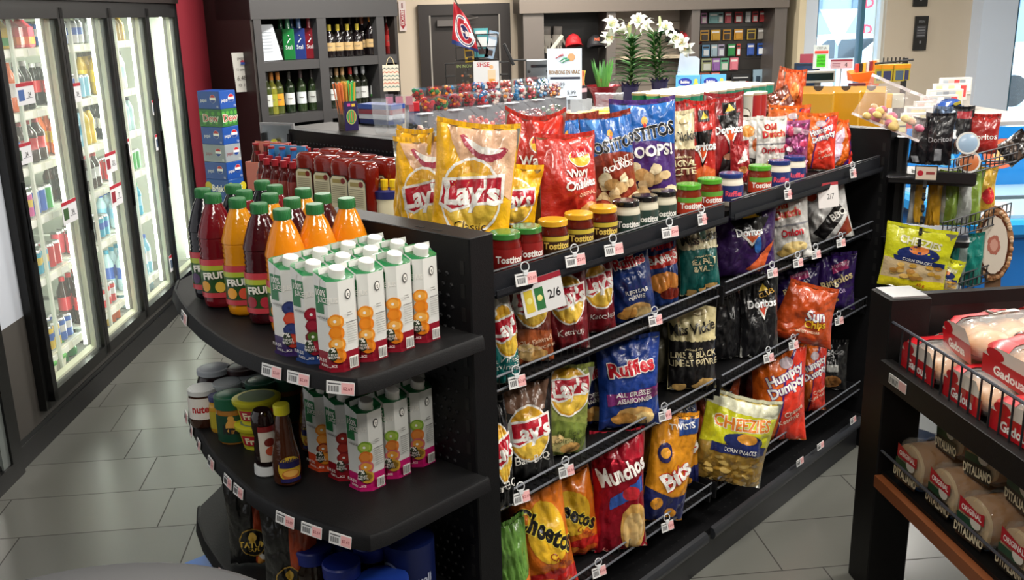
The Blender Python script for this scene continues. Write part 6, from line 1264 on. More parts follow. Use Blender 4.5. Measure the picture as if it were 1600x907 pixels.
def vod(c, dark):
    b = MB(); b.box(-.042, .042, -.03, .03, 0, .22, mat(c, 'gloss'), bev=.006); b.lathe([(.022, .22), (.018, .24), (.018, .30)], mat(dark, 'gloss'), 12); b.text('Stal', .03, mat('#d8e0e0', 'print'), (.0, -.0312, .09), sx=.8)
    b.tube([(-.01, -.032, .12), (.012, -.032, .15), (0, -.032, .175)], .004, mat('#d8e0e0', 'print')); return b.build('liqueur_bottle', smooth=30)
for k, (px, c, d_, nm) in enumerate([(452, '#1a6a34', '#2a6a44', 'green'), (469, '#20306a', '#3a5a8a', 'blue'), (485, '#6a1420', '#8a2a34', 'red')]):
    putw(vod(c, d_), px, zS1, .09, f'square {nm} liqueur bottle with pale swirl emblem', 'square liqueur bottles')
    putw(vod('#16281c' if k == 0 else d_, d_), px-11, zS1, .2, f'darker liqueur bottle behind and left of the square {nm} one', 'square liqueur bottles, back')
dk = [(516, .24, '#c8b43a'), (529, .24, '#c8b43a'), (544, .24, '#c8b43a'), (559, .24, '#c8b43a'), (567, .29, '#8a4a2a'), (580, .31, '#b8752c')]
for k, (px, h, c) in enumerate(dk):
    o = wine('#151012', '#b89a6a', c, h=h, r=.042 if k < 4 else .04, lh=.06, txt=1); putw(o, px, zS1, .08 if k != 4 else .16, f'dark liqueur bottle with cream oval label and {"yellow" if k < 4 else "orange"} cap, {ORD[k]} from the left', 'dark liqueur bottles on the upper right cabinet shelf')
for k, px in enumerate([535, 548, 560]):
    o = wine('#1a1414', '#2a2220', '#3a2a20', h=.29); putw(o, px, zS1, .22, f'plain dark bottle behind the yellow-capped ones, {ORD[k]} from the left', 'plain dark bottles at the back')
o = wine('#7a1c1c', '#a82a2a', '#b8a8a8', h=.30, r=.03); putw(o, 607, zS1, .10, 'slim red bottle in the narrow end bay of the cabinet', None)
for k, (px, c) in enumerate([(462, '#8a3a3a'), (472, '#8a3a4a'), (489, '#b0a898'), (524, '#8a2a2a')]):
    o = wine('#241418', '#4a2a2a', c, h=.29); putw(o, px, zS2-.40, .10, f'wine bottle top showing just above the ledge, {ORD[k]} from the left', 'wine bottles on the hidden lower shelf')
P = atv(421, 67, CVF+.05); pp = ppm(P); b = MB(); b.add([(-.08, 0, -.125), (.085, 0, -.12), (.03, .0, .125), (-.085, 0, .125), (-.08, .002, -.125), (.085, .002, -.12), (.03, .002, .125), (-.085, .002, .125)], [(0, 1, 2, 3), (7, 6, 5, 4)], mat('#cdd4dc', 'print'))
for k in range(7): b.box(-.055, .02-.004*k*0, -.0012, -.0006, .07-.022*k, .073-.022*k, mat('#8a929c', 'print'))
o = b.build('price_list', smooth=0); o.location = P+Vector((0, 0, .0)); o.rotation_euler = (0, 0, to_cam(P)+math.pi/2+.1); tag(o, 'white sheet of paper standing at left end of the upper cabinet shelf', 'paper')
P = atu(381, 113, uL-.025); pp = ppm(P); b = MB(); w_, h_ = 24/pp, 60/pp
b.add([(-w_/2, 0, -h_/2), (w_/2, 0, -h_/2), (w_/2, 0, -h_*.42), (w_*.5, 0, h_/2), (-w_*.6, 0, h_/2)], [(0, 1, 2, 3, 4)], mat('#c2bfb8', 'print')); b.sphere((w_*.05, -.002, h_*.26), w_*.13, mat('#a02030', 'print'), sy=.05); b.box(-w_*.08, w_*.18, -.009, -.008, h_*.2, h_*.26, mat('#24408a', 'print'))
b.text('pepsi', h_*.09, mat('#4a4440', 'print'), (0, -.003, h_*.37), sx=.8); b.text('12 canettes', h_*.07, mat('#4a4440', 'print'), (0, -.003, h_*.08), sx=.7); b.text('6,48$', h_*.12, mat('#35302c', 'print'), (0, -.003, -h_*.14), sx=.8); b.text('O 1 e', h_*.08, mat('#35302c', 'print'), (0, -.003, -h_*.32))
o = b.build('price_notice', smooth=0); o.location = P-U2*.01; o.rotation_euler = (0, 0, to_cam(P)+math.pi/2+R(10)); tag(o, 'white price notice taped to the dark cabinet side above the soda cases', 'sign')
# gift bag hanging by the cabinet end
P = atv(611, 122, CVF-.12); pp = ppm(P); b = MB(); w_, h_ = 25/pp, 40/pp
b.box(-w_/2, w_/2, -.02, .03, -h_/2, h_/2, mat('#c8bfae', 'print'))
for r_ in range(6):
    for k in range(4):
        x = -w_/2+w_*(k+.5)/4; z = h_*.36-r_*h_*.14; b.add([(x-w_/8, -.021, z), (x, -.021, z+h_*.05), (x+w_/8, -.021, z), (x+w_/8, -.021, z-h_*.03), (x, -.021, z+h_*.02), (x-w_/8, -.021, z-h_*.03)], [(0, 5, 4, 1), (1, 4, 3, 2)], mat(['#3a4a4a', '#b8503a', '#2a6a6a'][r_ % 3], 'print'))
b.tube([(-w_*.25, 0, h_/2), (-w_*.15, 0, h_*.72), (0, 0, h_*.8), (w_*.15, 0, h_*.72), (w_*.25, 0, h_/2)], .003, mat('#c8b890')); o = b.build('gift_bag', smooth=0); o.location = P; o.rotation_euler = (0, 0, to_cam(P)+math.pi/2); tag(o, 'chevron patterned gift bag hanging at the end of the wine cabinet', 'bag')

# ---- stack of soda cases by the red wall
SP = atz(337, 141, 1.40); zt = 1.40; cw_, cd_, chh = .145, .20, .1165
cs = ['pepsi', 'Dew', 'pepsi', 'silver', 'pepsi', 'Brisk', 'Brisk', 'pepsi', 'Dew', 'pepsi', 'pepsi', 'pepsi']
cc_ = {'pepsi': '#1c4a9a', 'Dew': '#2c6a34', 'silver': '#8f969c', 'Brisk': '#20509a'}
hz = to_cam(SP)+math.pi/2+R(-46)
for k, c in enumerate(cs):
    z = zt-(k+1)*chh
    if z < 0: break
    b = MB(); m_ = mat(cc_[c], 'print'); b.box(-cd_/2, cd_/2, -cw_/2, cw_/2, 0, chh-.001, m_, bev=.003)
    for (o_, r_, u_, wd) in ((Vector((0, -cw_/2-.0008, chh/2)), Vector((1, 0, 0)), Vector((0, 0, 1)), cd_), (Vector((cd_/2+.0008, 0, chh/2)), Vector((0, 1, 0)), Vector((0, 0, 1)), cw_)):
        nn = r_.cross(u_)
        def disc(cx, cz, rr, m, a0=0, a1=6.2832, e=0):
            n = 14; b.add([o_+nn*e+r_*(cx+rr*math.cos(a0+(a1-a0)*i/n))+u_*(cz+rr*math.sin(a0+(a1-a0)*i/n)) for i in range(n+1)], [tuple(range(n+1))], m)
        if c in ('pepsi', 'silver'):
            disc(wd*.2, .008, .027, mat(WH, 'print'), e=.0004); disc(wd*.2, .010, .024, mat('#b8202c', 'print'), .25, 2.9, e=.0008); disc(wd*.2, .006, .024, mat('#1a3f8a', 'print'), 3.4, 6.0, e=.0008)
            b.text('pepsi', .024, mat(WH if c == 'pepsi' else '#8a2030', 'print'), o_+nn*.0006+r_*(-wd*.22)+u_*.0, r_, u_, sx=.8); b.text('12', .014, mat(WH, 'print'), o_+nn*.0006+r_*(wd*.38)-u_*.042, r_, u_)
        elif c == 'Dew':
            for q in range(7): disc(-wd*.4+wd*.13*q, (-1)**q*.03, .014, mat('#4f9a3a', 'print'), e=.0004)
            b.text('Dew', .05, mat('#d8e8d0', 'print'), o_+nn*.001+r_*.0, r_, u_, bold=.08); b.text('Dew', .048, mat('#b02028', 'print'), o_+nn*.0016, r_, u_, bold=.01)
        else:
            disc(wd*.42, 0, .03, mat('#c8b82a', 'print'), e=.0004); disc(-wd*.4, .01, .03, mat('#c8b82a', 'print'), e=.0004); b.text('Brisk', .045, mat(WH, 'print'), o_+nn*.001, r_, u_, bold=.05, sx=.8)
    o = b.build('soda_case', smooth=0); place(o, (SP.x, SP.y, z), hz+R([0, 2, -1, 1, 0, 2][k % 6])); tag(o, f'{dict(pepsi="blue cola", Dew="green soda", silver="silver cola", Brisk="blue and yellow iced tea")[c]} can case, {ORD[k]} from the top of the tall stack', 'drink case', 'stack of drink cases by the red wall')

# ---- back wall: hanging sign, right display cabinet
P = aty(629, 25, YB-.03); pp = ppm(P); w_, h_ = 11/pp, 46/pp; b = MB(); b.box(-w_/2, w_/2, 0, .01, -h_/2, h_/2, mat('#d8c8c4', 'print')); b.box(-w_*.32, w_*.32, -.001, 0, -h_*.28, h_*.2, mat('#9a1c28', 'print')); b.add([(-w_*.42, -.001, -h_*.28), (0, -.001, -h_*.44), (w_*.42, -.001, -h_*.28)], [(0, 1, 2)], mat('#9a1c28', 'print')); b.text('SERVICES', w_*.42, mat(WH, 'print'), (0, -.002, -h_*.04), right=(0, 0, -1), up=(1, 0, 0), bold=.02, sx=.95); b.text('1', w_*.7, mat('#6a1c22', 'print'), (0, -.002, h_*.34), bold=.05)
o = b.build('wall_sign', smooth=0); o.location = P; tag(o, 'narrow white and red arrow sign pointing down beside the wine cabinet', 'sign')
YC = YB-.62
def xc(px, y=None): return aty(px, 60, YC if y is None else y).x
zc = aty(1000, 17, YC).z; ztop = 2.6
rc = empty('display_cabinet', ((xc(812)+xc(1228))/2, YC+.25, 0), 0, 'wide grey display cabinet with slat wall bays on the back wall', 'cabinet')
def rb(): b = MB(); b.T = Matrix.Translation((-(xc(812)+xc(1228))/2, -(YC+.25), 0)); return b
WG = mat('#655c54', 'satin'); WG2 = mat('#5c5550', 'satin')
zl = aty(812, 25, YC).z; zr = aty(1228, 11, YC).z
rb().box(xc(812), xc(1229), YC-.03, YC+.5, zc, zc+.7, WG).build('header', rc)
for (a, c) in ((812, 850), (948, 962), (1080, 1093), (1209, 1228)): rb().box(xc(a) if a != 812 else xc(818), xc(c), YC, YC+.5, 0, zc, WG2).build('upright', rc)
rb().box(xc(850), xc(948), YC+.44, YC+.5, 0, zc, mat('#1f1c1c', 'satin')).build('slat_panel', rc)
b = rb(); b.box(xc(962), xc(1080), YC+.44, YC+.5, 0, zc, mat('#a89c90', 'satin')); 
for k in range(6): b.box(xc(962), xc(1080), YC+.435, YC+.44, zc-.12-k*.13, zc-.11-k*.13, mat('#6a6058'))
b.build('slat_panel', rc)
b = rb(); b.box(xc(1093), xc(1209), YC+.34, YC+.4, 0, zc, mat('#26221f', 'satin'))
for k in range(14): b.box(xc(1093), xc(1209), YC+.335, YC+.34, zc-.08-k*.11, zc-.074-k*.11, mat('#0e0c0c'))
b.build('slat_panel', rc)
rb().box(xc(962), xc(1080), YC+.1, YC+.44, aty(1040, 86, YC+.2).z-.03, aty(1040, 86, YC+.2).z, mat('#b8a890', 'satin')).build('shelf', rc)
rb().box(xc(812), xc(1228), YC, YC+.5, 0, .9, WG2).build('cabinet_base', rc)
# gloves
gl = None
for k, px in enumerate([843, 853, 871]):
    if gl is None:
        b = MB(); gm = mat('#c8c2b6'); b.box(-.045, .045, -.015, .015, .0, .09, mat('#8f8a84'), bev=.008); b.box(-.055, .055, -.018, .018, -.11, .005, gm, bev=.012)
        for i, (x, L) in enumerate([(-.042, .07), (-.015, .085), (.013, .08), (.040, .06)]): b.tube([(x, 0, -.10), (x*1.15, 0, -.10-L)], .013, gm, 8, .010)
        b.tube([(.05, 0, -.03), (.085, 0, -.09), (.082, 0, -.11)], .014, gm, 8, .011); gl = b.build('work_glove', smooth=50); o = gl
    else: o = copy_tree(gl)
    P = aty(px, 55, YC+.36); o.location = P; o.rotation_euler = (0, R([-8, 5, 3][k]), 0); tag(o, f'off-white work glove hanging in the dark bay, {ORD[k]} from the left', 'glove', 'work gloves')
def cap_(c, em):
    b = MB(); vs = []; n = 20; rings = 6
    for i in range(rings+1):
        t = i/rings*math.pi/2
        for k in range(n): a = 2*math.pi*k/n; vs.append((.085*math.cos(t)*math.cos(a), .10*math.cos(t)*math.sin(a), .11*math.sin(t)))
    b.add(vs, [(i*n+k, i*n+(k+1) % n, (i+1)*n+(k+1) % n, (i+1)*n+k) for i in range(rings) for k in range(n)], mat(c)); b.sphere((0, 0, .11), .008, mat(c), 6, 4)
    vv = []; 
    for i in range(9): a = math.pi+math.pi*(i)/8; vv += [(.085*math.cos(a), .10*math.sin(a), 0), (.09*math.cos(a), -.06+.13*math.sin(a), -.035)]
    b.add(vv+[(x, y, z-.004) for x, y, z in vv], [(2*i, 2*i+1, 2*i+3, 2*i+2) for i in range(8)]+[(18+2*i+2, 18+2*i+3, 18+2*i+1, 18+2*i) for i in range(8)], mat(c)); b.text('NE', .03, mat(em), (0, -.103, .045), bold=.03); return b.build('baseball_cap', smooth=50)
o = cap_('#a8141c', '#b82028'); o.location = aty(896, 70, YC+.15); o.rotation_euler = (R(-15), 0, 0); tag(o, 'red baseball cap hanging in the dark bay', 'cap')
o = cap_('#16161a', '#c8502a'); o.location = aty(930, 72, YC+.15); o.rotation_euler = (R(-15), 0, 0); tag(o, 'black baseball cap hanging beside the red one', 'cap')
o = cap_('#1a1416', '#a81c24'); o.location = aty(1054, 62, YC+.2); o.rotation_euler = (R(-15), 0, .7); tag(o, 'black baseball cap on the pale shelf bay, half behind the lilies', 'cap')
o = cap_('#a02028', '#c8b8b0'); o.location = aty(1073, 68, YC+.2); o.rotation_euler = (R(-15), 0, .5); tag(o, 'red and white baseball cap rightmost in the pale shelf bay', 'cap')
# hanging packets in the right bay
pk = []
rowdef = [(27, 16, [(1100, '#b87aa8', 9), (1115, '#7aa8a8', 14), (1126, '#8ab0b0', 8), (1138, '#b8505a', 10), (1154, '#a8242c', 12), (1169, '#c8c8c8', 8), (1180, '#c83a3a', 9), (1191, '#b83a3a', 8), (1201, '#c04444', 8)]),
 (54, 16, [(1101, '#b8882a', 14), (1118, '#c89a30', 15), (1136, '#b8842a', 13), (1154, '#c89030', 14), (1174, '#b89a40', 14), (1189, '#9a948c', 10)]),
 (78, 18, [(1103, '#5a8ab0', 12), (1116, '#a8c0cc', 10), (1127, '#a8a0b8', 10), (1143, '#2f8a4a', 12), (1154, '#c04838', 6), (1173, '#3a5aa8', 11), (1190, '#1f52a8', 14)]),
 (100, 19, [(1104, '#b0b488', 16), (1119, '#a070b8', 12), (1132, '#6ab890', 13), (1147, '#d87a88', 13)]),
 (117, 9, [(1101, '#c86a4a', 15), (1118, '#d84a3a', 14)])]
q = 0
for ri, (py, hh, lst) in enumerate(rowdef):
    for k, (px, c, wd) in enumerate(lst):
        P = aty(px, py+(3 if px < 1100 else 0)-(px-1150)*.03, YC+.31); pp = ppm(P); b = MB(); w_, h_ = wd/pp, hh/pp
        b.box(-w_/2, w_/2, 0, .006, -h_/2, h_/2, mat(c, 'print')); b.box(-w_*.35, w_*.35, -.012, 0, -h_*.42, h_*.08, mat({0: '#d8d4d0', 1: '#3a3028', 2: '#dfe4e8', 3: '#dde0d4', 4: '#f0d8c8'}[ri] if k % 2 == 0 else c, 'print'), bev=.003); b.box(-w_*.4, w_*.4, -.001, 0, h_*.2, h_*.36, mat('#e8e4e0' if k % 2 else '#2a2a30', 'print'))
        b.tube([(0, 0, h_/2-.01), (0, .06, h_/2-.01)], .002, mat('#8a8a8a'), 4)
        o = b.build('hanging_packet', smooth=0); o.location = P; q += 1; tag(o, f'small hanging packet, {ORD[k]} from left, {ORD[ri]} row of the dark right bay', 'packet', f'accessory packets in the {ORD[ri]} row')
for k, (px, c, c2) in enumerate([(1184, '#8fa8b8', '#2a3a48'), (1198, '#b0b040', '#22261e')]):
    P = aty(px, 123, YC+.28); pp = ppm(P); b = MB(); w_, h_ = 15/pp, 28/pp; b.box(-w_/2, w_/2, 0, .02, -h_/2, h_/2, mat(c, 'print'), bev=.004); b.box(-w_*.2, w_*.2, -.02, 0, -h_*.2, h_*.15, mat(c2, 'satin'), bev=.004); o = b.build('charger_packet', smooth=0); o.location = P; tag(o, ['blue-grey', 'yellow'][k]+' blister pack with a small black device at the bay bottom', 'packet')
P = aty(1156, 125, YC+.25); pp = ppm(P); b = MB(); b.box(-.09, .11, 0, .02, -.08, .06, mat('#17181a')); b.box(-.07, .09, -.001, 0, .02, .03, mat('#c8c8c8')); b.box(-.01, .07, -.012, 0, -.06, -.01, mat('#8a8e90'), bev=.004); o = b.build('device_card', smooth=0); o.location = P; tag(o, 'black backing card with a silver device, left of the charger packs', 'packet')
# rack with newspapers, magazines and a flag in front of the door
MR = aty(745, 100, 8.2); pp = ppm(MR)
rk = empty('newspaper_rack', (MR.x, 8.2, 0), 0, 'black wire newspaper and magazine rack in front of the dark door', 'rack')
b = MB(); b.tube([(0, 0, 0), (0, 0, aty(745, 75, 8.2).z)], .018, mat('#101010', 'satin'), 10); b.build('rack_pole', rk)
for zz, w_ in ((aty(745, 93, 8.2).z, .17), (aty(745, 137, 8.2).z, .26)):
    b = MB(); 
    for dz in (0, .10, .2): b.tube([(-w_, -.05, zz+dz), (w_, -.05, zz+dz), (w_, .06, zz+dz), (-w_, .06, zz+dz), (-w_, -.05, zz+dz)], .004, mat('#121212', 'satin'), 5)
    for x in (-w_, 0, w_): b.tube([(x, -.05, zz), (x, -.05, zz+.2)], .004, mat('#121212', 'satin'), 5)
    b.build('wire_pocket', rk)
MB().lathe([(.2, 0), (.2, .02)], mat('#121212'), 20).build('rack_base', rk)
for k, (px, py, w_, h_, c, c2) in enumerate([(752, 67, 22, 44, '#4aa0a8', '#c8d0d0'), (768, 70, 15, 42, '#8fa8c0', '#c8d0d8'), (733, 85, 14, 24, '#c8a83a', '#3a3a3a')]):
    P = aty(px, py, 8.17); pp = ppm(P); b = MB(); W_, H_ = w_/pp, h_/pp; b.box(-W_/2, W_/2, 0, .02, -H_/2, H_/2, mat(c, 'print')); b.box(-W_*.4, W_*.4, -.001, 0, -H_*.15, H_*.2, mat(c2, 'print')); b.box(-W_*.4, W_*.4, -.001, 0, H_*.3, H_*.42, mat(c2, 'print')); b.box(-W_*.2, W_*.3, -.002, -.001, -H_*.4, -H_*.2, mat('#3a3030', 'print')); o = b.build('newspaper', smooth=0); o.location = P; o.rotation_euler = (0, R([0, 14, -4][k]), 0); tag(o, ['teal and white folded newspaper in the top rack pocket', 'pale blue newspaper leaning right in the top rack pocket', 'yellow flyer low in the top rack pocket'][k], 'newspaper')
for k, (px, py, w_, h_) in enumerate([(726, 118, 28, 38), (760, 117, 40, 42)]):
    P = aty(px, py, 8.12); pp = ppm(P); b = MB(); W_, H_ = w_/pp, h_/pp; b.box(-W_/2, W_/2, 0, .012, -H_/2, H_/2, mat(['#2a2622', '#cfd0d2'][k], 'print'))
    if k == 1: b.text('SHSE', H_*.16, mat('#b82c38', 'print'), (-W_*.12, -.002, H_*.38), bold=.02); b.sphere((W_*.2, -.001, H_*.28), W_*.08, mat('#d8a878', 'print'), sy=.02); b.box(W_*.06, W_*.36, -.002, -.001, -H_*.45, H_*.18, mat('#dcc0a0', 'print')); b.box(W_*.1, W_*.32, -.003, -.002, -H_*.45, -H_*.15, mat('#c8903a', 'print'))
    else:
        b.text('IN NOV', H_*.13, mat('#8a9a5a', 'print'), (0, -.002, H_*.38)); rn = random.Random(3)
        for i in range(12): x = rn.uniform(-.35, .35)*W_; z = rn.uniform(-.4, .25)*H_; b.box(x, x+W_*.12, -.002, -.001, z, z+H_*.08, mat(rn.choice(['#8a6a4a', '#5a5248', '#a85a3a', '#3a3a3a']), 'print'))
    o = b.build('magazine', smooth=0); o.location = P; tag(o, ['dark magazine with photo grid in the lower rack pocket', 'pale magazine with a figure in tan on its cover, lower rack pocket'][k], 'magazine')
# flag
fl = aty(722, 45, 8.05); pp = ppm(fl)
def FF(s, t): # s -1..1 along width, t 0 bottom..1 top, hanging from the upper left corner
    px = 712+(s+1)*12+(1-t)*(6)+s*(1-t)*9-3; py = 2+(1-t)*66+(s+1)*8*(t)+(s+1)*7
    q = aty(px, py, 8.05); return Vector((q.x, 8.05+.03*math.sin(s*4+t*5), q.z))
b = MB(); nx, ny = 14, 22; RED = '#a8202e'
vs = [FF(-1+2*i/nx, j/ny) for j in range(ny+1) for i in range(nx+1)]; b.add(vs, [(j*(nx+1)+i, j*(nx+1)+i+1, (j+1)*(nx+1)+i+1, (j+1)*(nx+1)+i) for j in range(ny) for i in range(nx)], mat(RED)); 
art(b, FF, [('rect', -.99, 0, .99, .1, '#2a3a72'), ('ell', .05, .46, .88, .42, WH), ('ell', .05, .46, .82, .39, '#24346c'), ('ell', .05, .46, .76, .36, WH), ('ell', .05, .46, .70, .33, '#b02232'), ('ell', .12, .46, .40, .21, WH), ('ell', .14, .46, .36, .19, '#24346c'), ('poly', [(.4, .40), (.85, .40), (.85, .52), (.4, .52)], WH), T('H', .13, .46, .15, WH, 0, 1.3, .06)], 3.0, eps=.0015, ds=.15, dt=.06, kind='matte')
o = b.build('sports_flag', smooth=60); tag(o, 'red, white and blue hockey flag hanging above the newspaper rack', 'flag')
b = MB(); p_ = aty(711, 2, 8.06); p2 = aty(757, 82, 8.12); b.tube([(p_.x-.02, 8.09, p_.z+.05), (p2.x, 8.12, p2.z)], .006, mat('#2a2624')); o = b.build('flag_stick'); tag(o, 'thin dark stick carrying the hockey flag', 'stick')
# grey metal box display and dark monitor near the poster
P = atv(841, 112, 5.25); pp = ppm(P); b = MB(); w_, h_ = 38/pp, 36/pp; b.box(-w_/2, w_/2, 0, .14, -h_/2, h_/2, mat('#8a8f92', 'metal'), bev=.006); b.box(-w_*.3, w_*.35, -.006, 0, h_*.18, h_*.3, mat('#1c1c1e', 'gloss'), bev=.002); b.box(-w_*.35, w_*.4, -.006, 0, -h_*.42, -h_*.3, mat('#1c1c1e', 'gloss'), bev=.002)
for x in (-.38, .38): b.sphere((x*w_, -.002, h_*.02), .012, mat('#1c1c1e'))
o = b.build('dispenser_box', smooth=30); o.location = P; o.rotation_euler = (0, 0, to_cam(P)+math.pi/2); tag(o, 'silver dispenser box with black slots left of the white poster', 'dispenser')
Zb = P.z-h_/2; b = MB(); b.box(-.12, .2, -.08, .12, 0, Zb-CZ-.001, mat('#5a5654', 'satin')); o = b.build('counter_riser', smooth=0); place(o, (P.x, P.y, CZ), AG); tag(o, 'dark riser under the silver dispenser box', 'riser')
P = atv(795, 85, 5.4); b = MB(); b.box(-.012, .012, -.05, .05, -.09, .09, mat('#17181a', 'satin'), bev=.003); b.tube([(0, .01, -.05), (.14, .08, -.12)], .007, mat('#17181a')); o = b.build('small_screen', smooth=30); o.location = P; o.rotation_euler = (0, R(-24), to_cam(P)+math.pi/2); tag(o, 'small dark screen on an arm above the silver dispenser box', 'screen')
P = atv(866, 72, 4.9); b = MB(); b.T = Matrix.Rotation(R(40), 4, 'Y'); b.box(-.012, .012, -.01, .01, -.06, .10, mat('#c8c8b4', 'satin'), bev=.003); b.box(-.013, .013, -.011, .011, -.06, -.045, mat('#222')); b.T = Matrix.Identity(4); b.box(-.045, -.035, 0, .01, -P.z+CZ+.001, -.04, mat('#222')); o = b.build('flashlight', smooth=30); o.location = P; tag(o, 'slim pale wand leaning above the white poster', 'wand')
P = atv(647, 168, 4.2); b = MB(); b.box(-.03, .03, -.03, .03, -.02, .03, mat('#b81c28', 'satin'), bev=.003); b.box(-.035, .03, -.03, .03, -P.z+CZ+.001, -.02, mat('#24305a', 'print')); o = b.build('small_red_box', smooth=0); o.location = P; tag(o, 'small red topped box left of the candy cups', 'box')

# ---- cash desk zone at the right, standing on a counter along the windows
YD = 6.6
dk_ = empty('cash_desk', (aty(1330, 200, YD).x, YD+.3, 0), 0, 'cash desk counter by the windows carrying register and cards', 'counter')
x0, x1 = aty(1222, 180, YD).x, aty(1545, 180, YD+.9).x; xm = (x0+x1)/2
b = MB(); b.T = Matrix.Translation((-dk_.location.x, -(YD+.3), 0)); b.box(x0, x1, YD, YD+1.3, .98, 1.02, mat('#b0aaa2', 'satin')); b.build('desk_top', dk_)
b = MB(); b.T = Matrix.Translation((-dk_.location.x, -(YD+.3), 0)); b.box(x0+.03, x1-.03, YD+.03, YD+1.25, 0, .98, mat('#4a4440', 'satin')); b.build('desk_body', dk_)
xa_, xb_ = aty(1405, 180, YD-.4).x, x1
b = MB(); b.T = Matrix.Translation((-dk_.location.x, -(YD+.3), 0)); b.box(xa_, xb_, YD-.55, YD-.001, 0, 1.02, mat('#5a534c', 'satin')); b.build('desk_return', dk_)
def deskp(px, py, dy=.2): return aty(px, py, YD+dy)
def onstand(P, hbottom, name, w_, d_, col, lab):
    b = MB(); b.box(-w_/2, w_/2, -d_/2, d_/2, 0, max(.02, hbottom-1.021), mat(col, 'satin')); o = b.build(name, smooth=0); place(o, (P.x, P.y, 1.0205)); tag(o, lab, 'stand')
# customer display
P = deskp(1281, 120, .3); pp = ppm(P); w_, h_ = 50/pp, 18/pp; b = MB(); b.box(-w_/2, w_/2, 0, .05, -h_/2, h_/2, mat('#8c8a80', 'satin'), bev=.004); b.box(-w_*.44, w_*.44, -.0015, 0, -h_*.30, h_*.30, mat('#16201c', 'gloss')); b.box(-.02, .02, .02, .04, -P.z+1.0205, -h_/2, mat('#55524e')); o = b.build('customer_display', smooth=0); o.location = P; tag(o, 'beige price display bar facing the aisle above the yellow cartons', 'display')
P = deskp(1283, 89, .32); pp = ppm(P); w_, h_ = 25/pp, 36/pp; b = MB(); b.box(-w_/2, w_/2, 0, .004, -h_/2, h_/2, mat('#c8d0cc', 'print')); b.box(-w_*.28, w_*.3, -.001, 0, -h_*.42, h_*.1, mat('#4fc42a', 'print')); b.box(-w_*.42, w_*.45, -.0015, 0, h_*.14, h_*.26, mat('#d84a3a', 'print')); b.text('C\'EST LA', h_*.1, mat('#3a3a3a', 'print'), (0, -.002, h_*.38), sx=.8)
for k, t in enumerate(('MOITIE', 'EN PRIX', 'COMBO')): b.text(t, h_*.09, mat('#1c5a14', 'print'), (0, -.002, -h_*.02-k*h_*.14), sx=.8)
o = b.build('counter_sign', smooth=0); o.location = P; tag(o, 'white and green sign standing on the price display bar', 'sign')
P = deskp(1315, 100, .32); pp = ppm(P); w_, h_ = 36/pp, 14/pp; b = MB(); b.box(-w_/2, w_/2, 0, .004, -h_/2, h_/2, mat('#c8a8ae', 'print')); b.box(-w_/2, w_/2, -.001, 0, h_*.3, h_/2, mat('#8a3440', 'print')); b.text('4', h_*.5, mat('#3a2a2e', 'print'), (w_*.2, -.002, -h_*.08)); b.box(-.004, .004, .001, .006, -P.z+1.0205, -h_/2, mat('#888'));
for k in range(3): b.box(-w_*.42, -w_*.05, -.001, 0, -h_*.3+k*h_*.16, -h_*.24+k*h_*.16, mat('#8a5a62', 'print'))
o = b.build('counter_sign', smooth=0); o.location = P; tag(o, 'pink and red price card right of the green sign', 'sign')
P = deskp(1262, 95, .6); b = MB(); b.box(-.06, .05, 0, .004, -.05, .05, mat('#8a3a48', 'print')); b.box(-.006, .006, .004, .01, -P.z+1.0208, 0, mat('#666')); o = b.build('counter_sign', smooth=0); o.location = P; tag(o, 'small maroon card behind the green sign', 'sign')
# monitor
P = deskp(1245, 120, .5); b = MB(); b.box(-.02, .16, -.02, .02, -.10, .10, mat('#1c2a3c', 'satin'), bev=.006); b.box(.0, .15, -.022, -.02, -.08, .08, mat('#2a4060', 'gloss')); b.box(.05, .08, 0, .03, -P.z+1.0205, -.10, mat('#151a22')); o = b.build('register_monitor', smooth=30); o.location = P; o.rotation_euler = (0, 0, R(-35)); tag(o, 'dark blue register monitor seen from its side', 'monitor')
P = deskp(1230, 124, .5); b = MB(); b.box(-.02, .03, -.01, .01, -.10, .08, mat('#141416', 'satin')); b.box(-.01, .02, 0, .01, -P.z+1.0205, -.1, mat('#141416')); o = b.build('card_terminal', smooth=0); o.location = P; o.rotation_euler = (0, R(8), 0); tag(o, 'slim black terminal left of the register monitor', 'terminal')
# orange display with lighters
P = deskp(1355, 122, .25); pp = ppm(P); b = MB(); w_ = 55/pp; b.add([(-w_/2, 0, .03), (w_*.5, 0, .05), (w_*.5, .1, .07), (-w_*.45, .1, .05), (-w_*.4, 0, -.02), (w_*.35, 0, -.06), (w_*.35, .1, -.06), (-w_*.4, .1, -.02)], [(0, 1, 2, 3), (4, 5, 1, 0), (7, 6, 5, 4), (5, 6, 2, 1), (4, 0, 3, 7)], mat('#d8641c', 'print'))
for k in range(7): b.box(-w_*.3+k*w_*.1, -w_*.3+k*w_*.1+w_*.07, .02, .05, .03, .10+.004*k, mat(['#c83a2a', '#2a2a2a', '#e8a83a', '#c8c8c8', '#8a2a3a', '#e87a2a', '#d8c8a8'][k], 'print'))
b.box(-.03, .03, .03, .07, -P.z+1.0205, -.02, mat('#b8501c')); o = b.build('lighter_display', smooth=0); o.location = P; tag(o, 'orange cardboard display with small colourful packs', 'display')
P = deskp(1346, 140, .15); b = MB(); b.box(-.09, .05, 0, .03, -.04, .045, mat('#5a2a30', 'print'), bev=.003); b.lathe([(.03, -.05), (.03, .05)], mat('#d8601c', 'print'), 12, c=(.05, .02)); b.box(-.02, .02, .01, .02, -P.z+1.0205, -.04, mat('#333')); o = b.build('snack_canister', smooth=30); o.location = P; tag(o, 'maroon pack and orange canister below the orange display', 'pack')
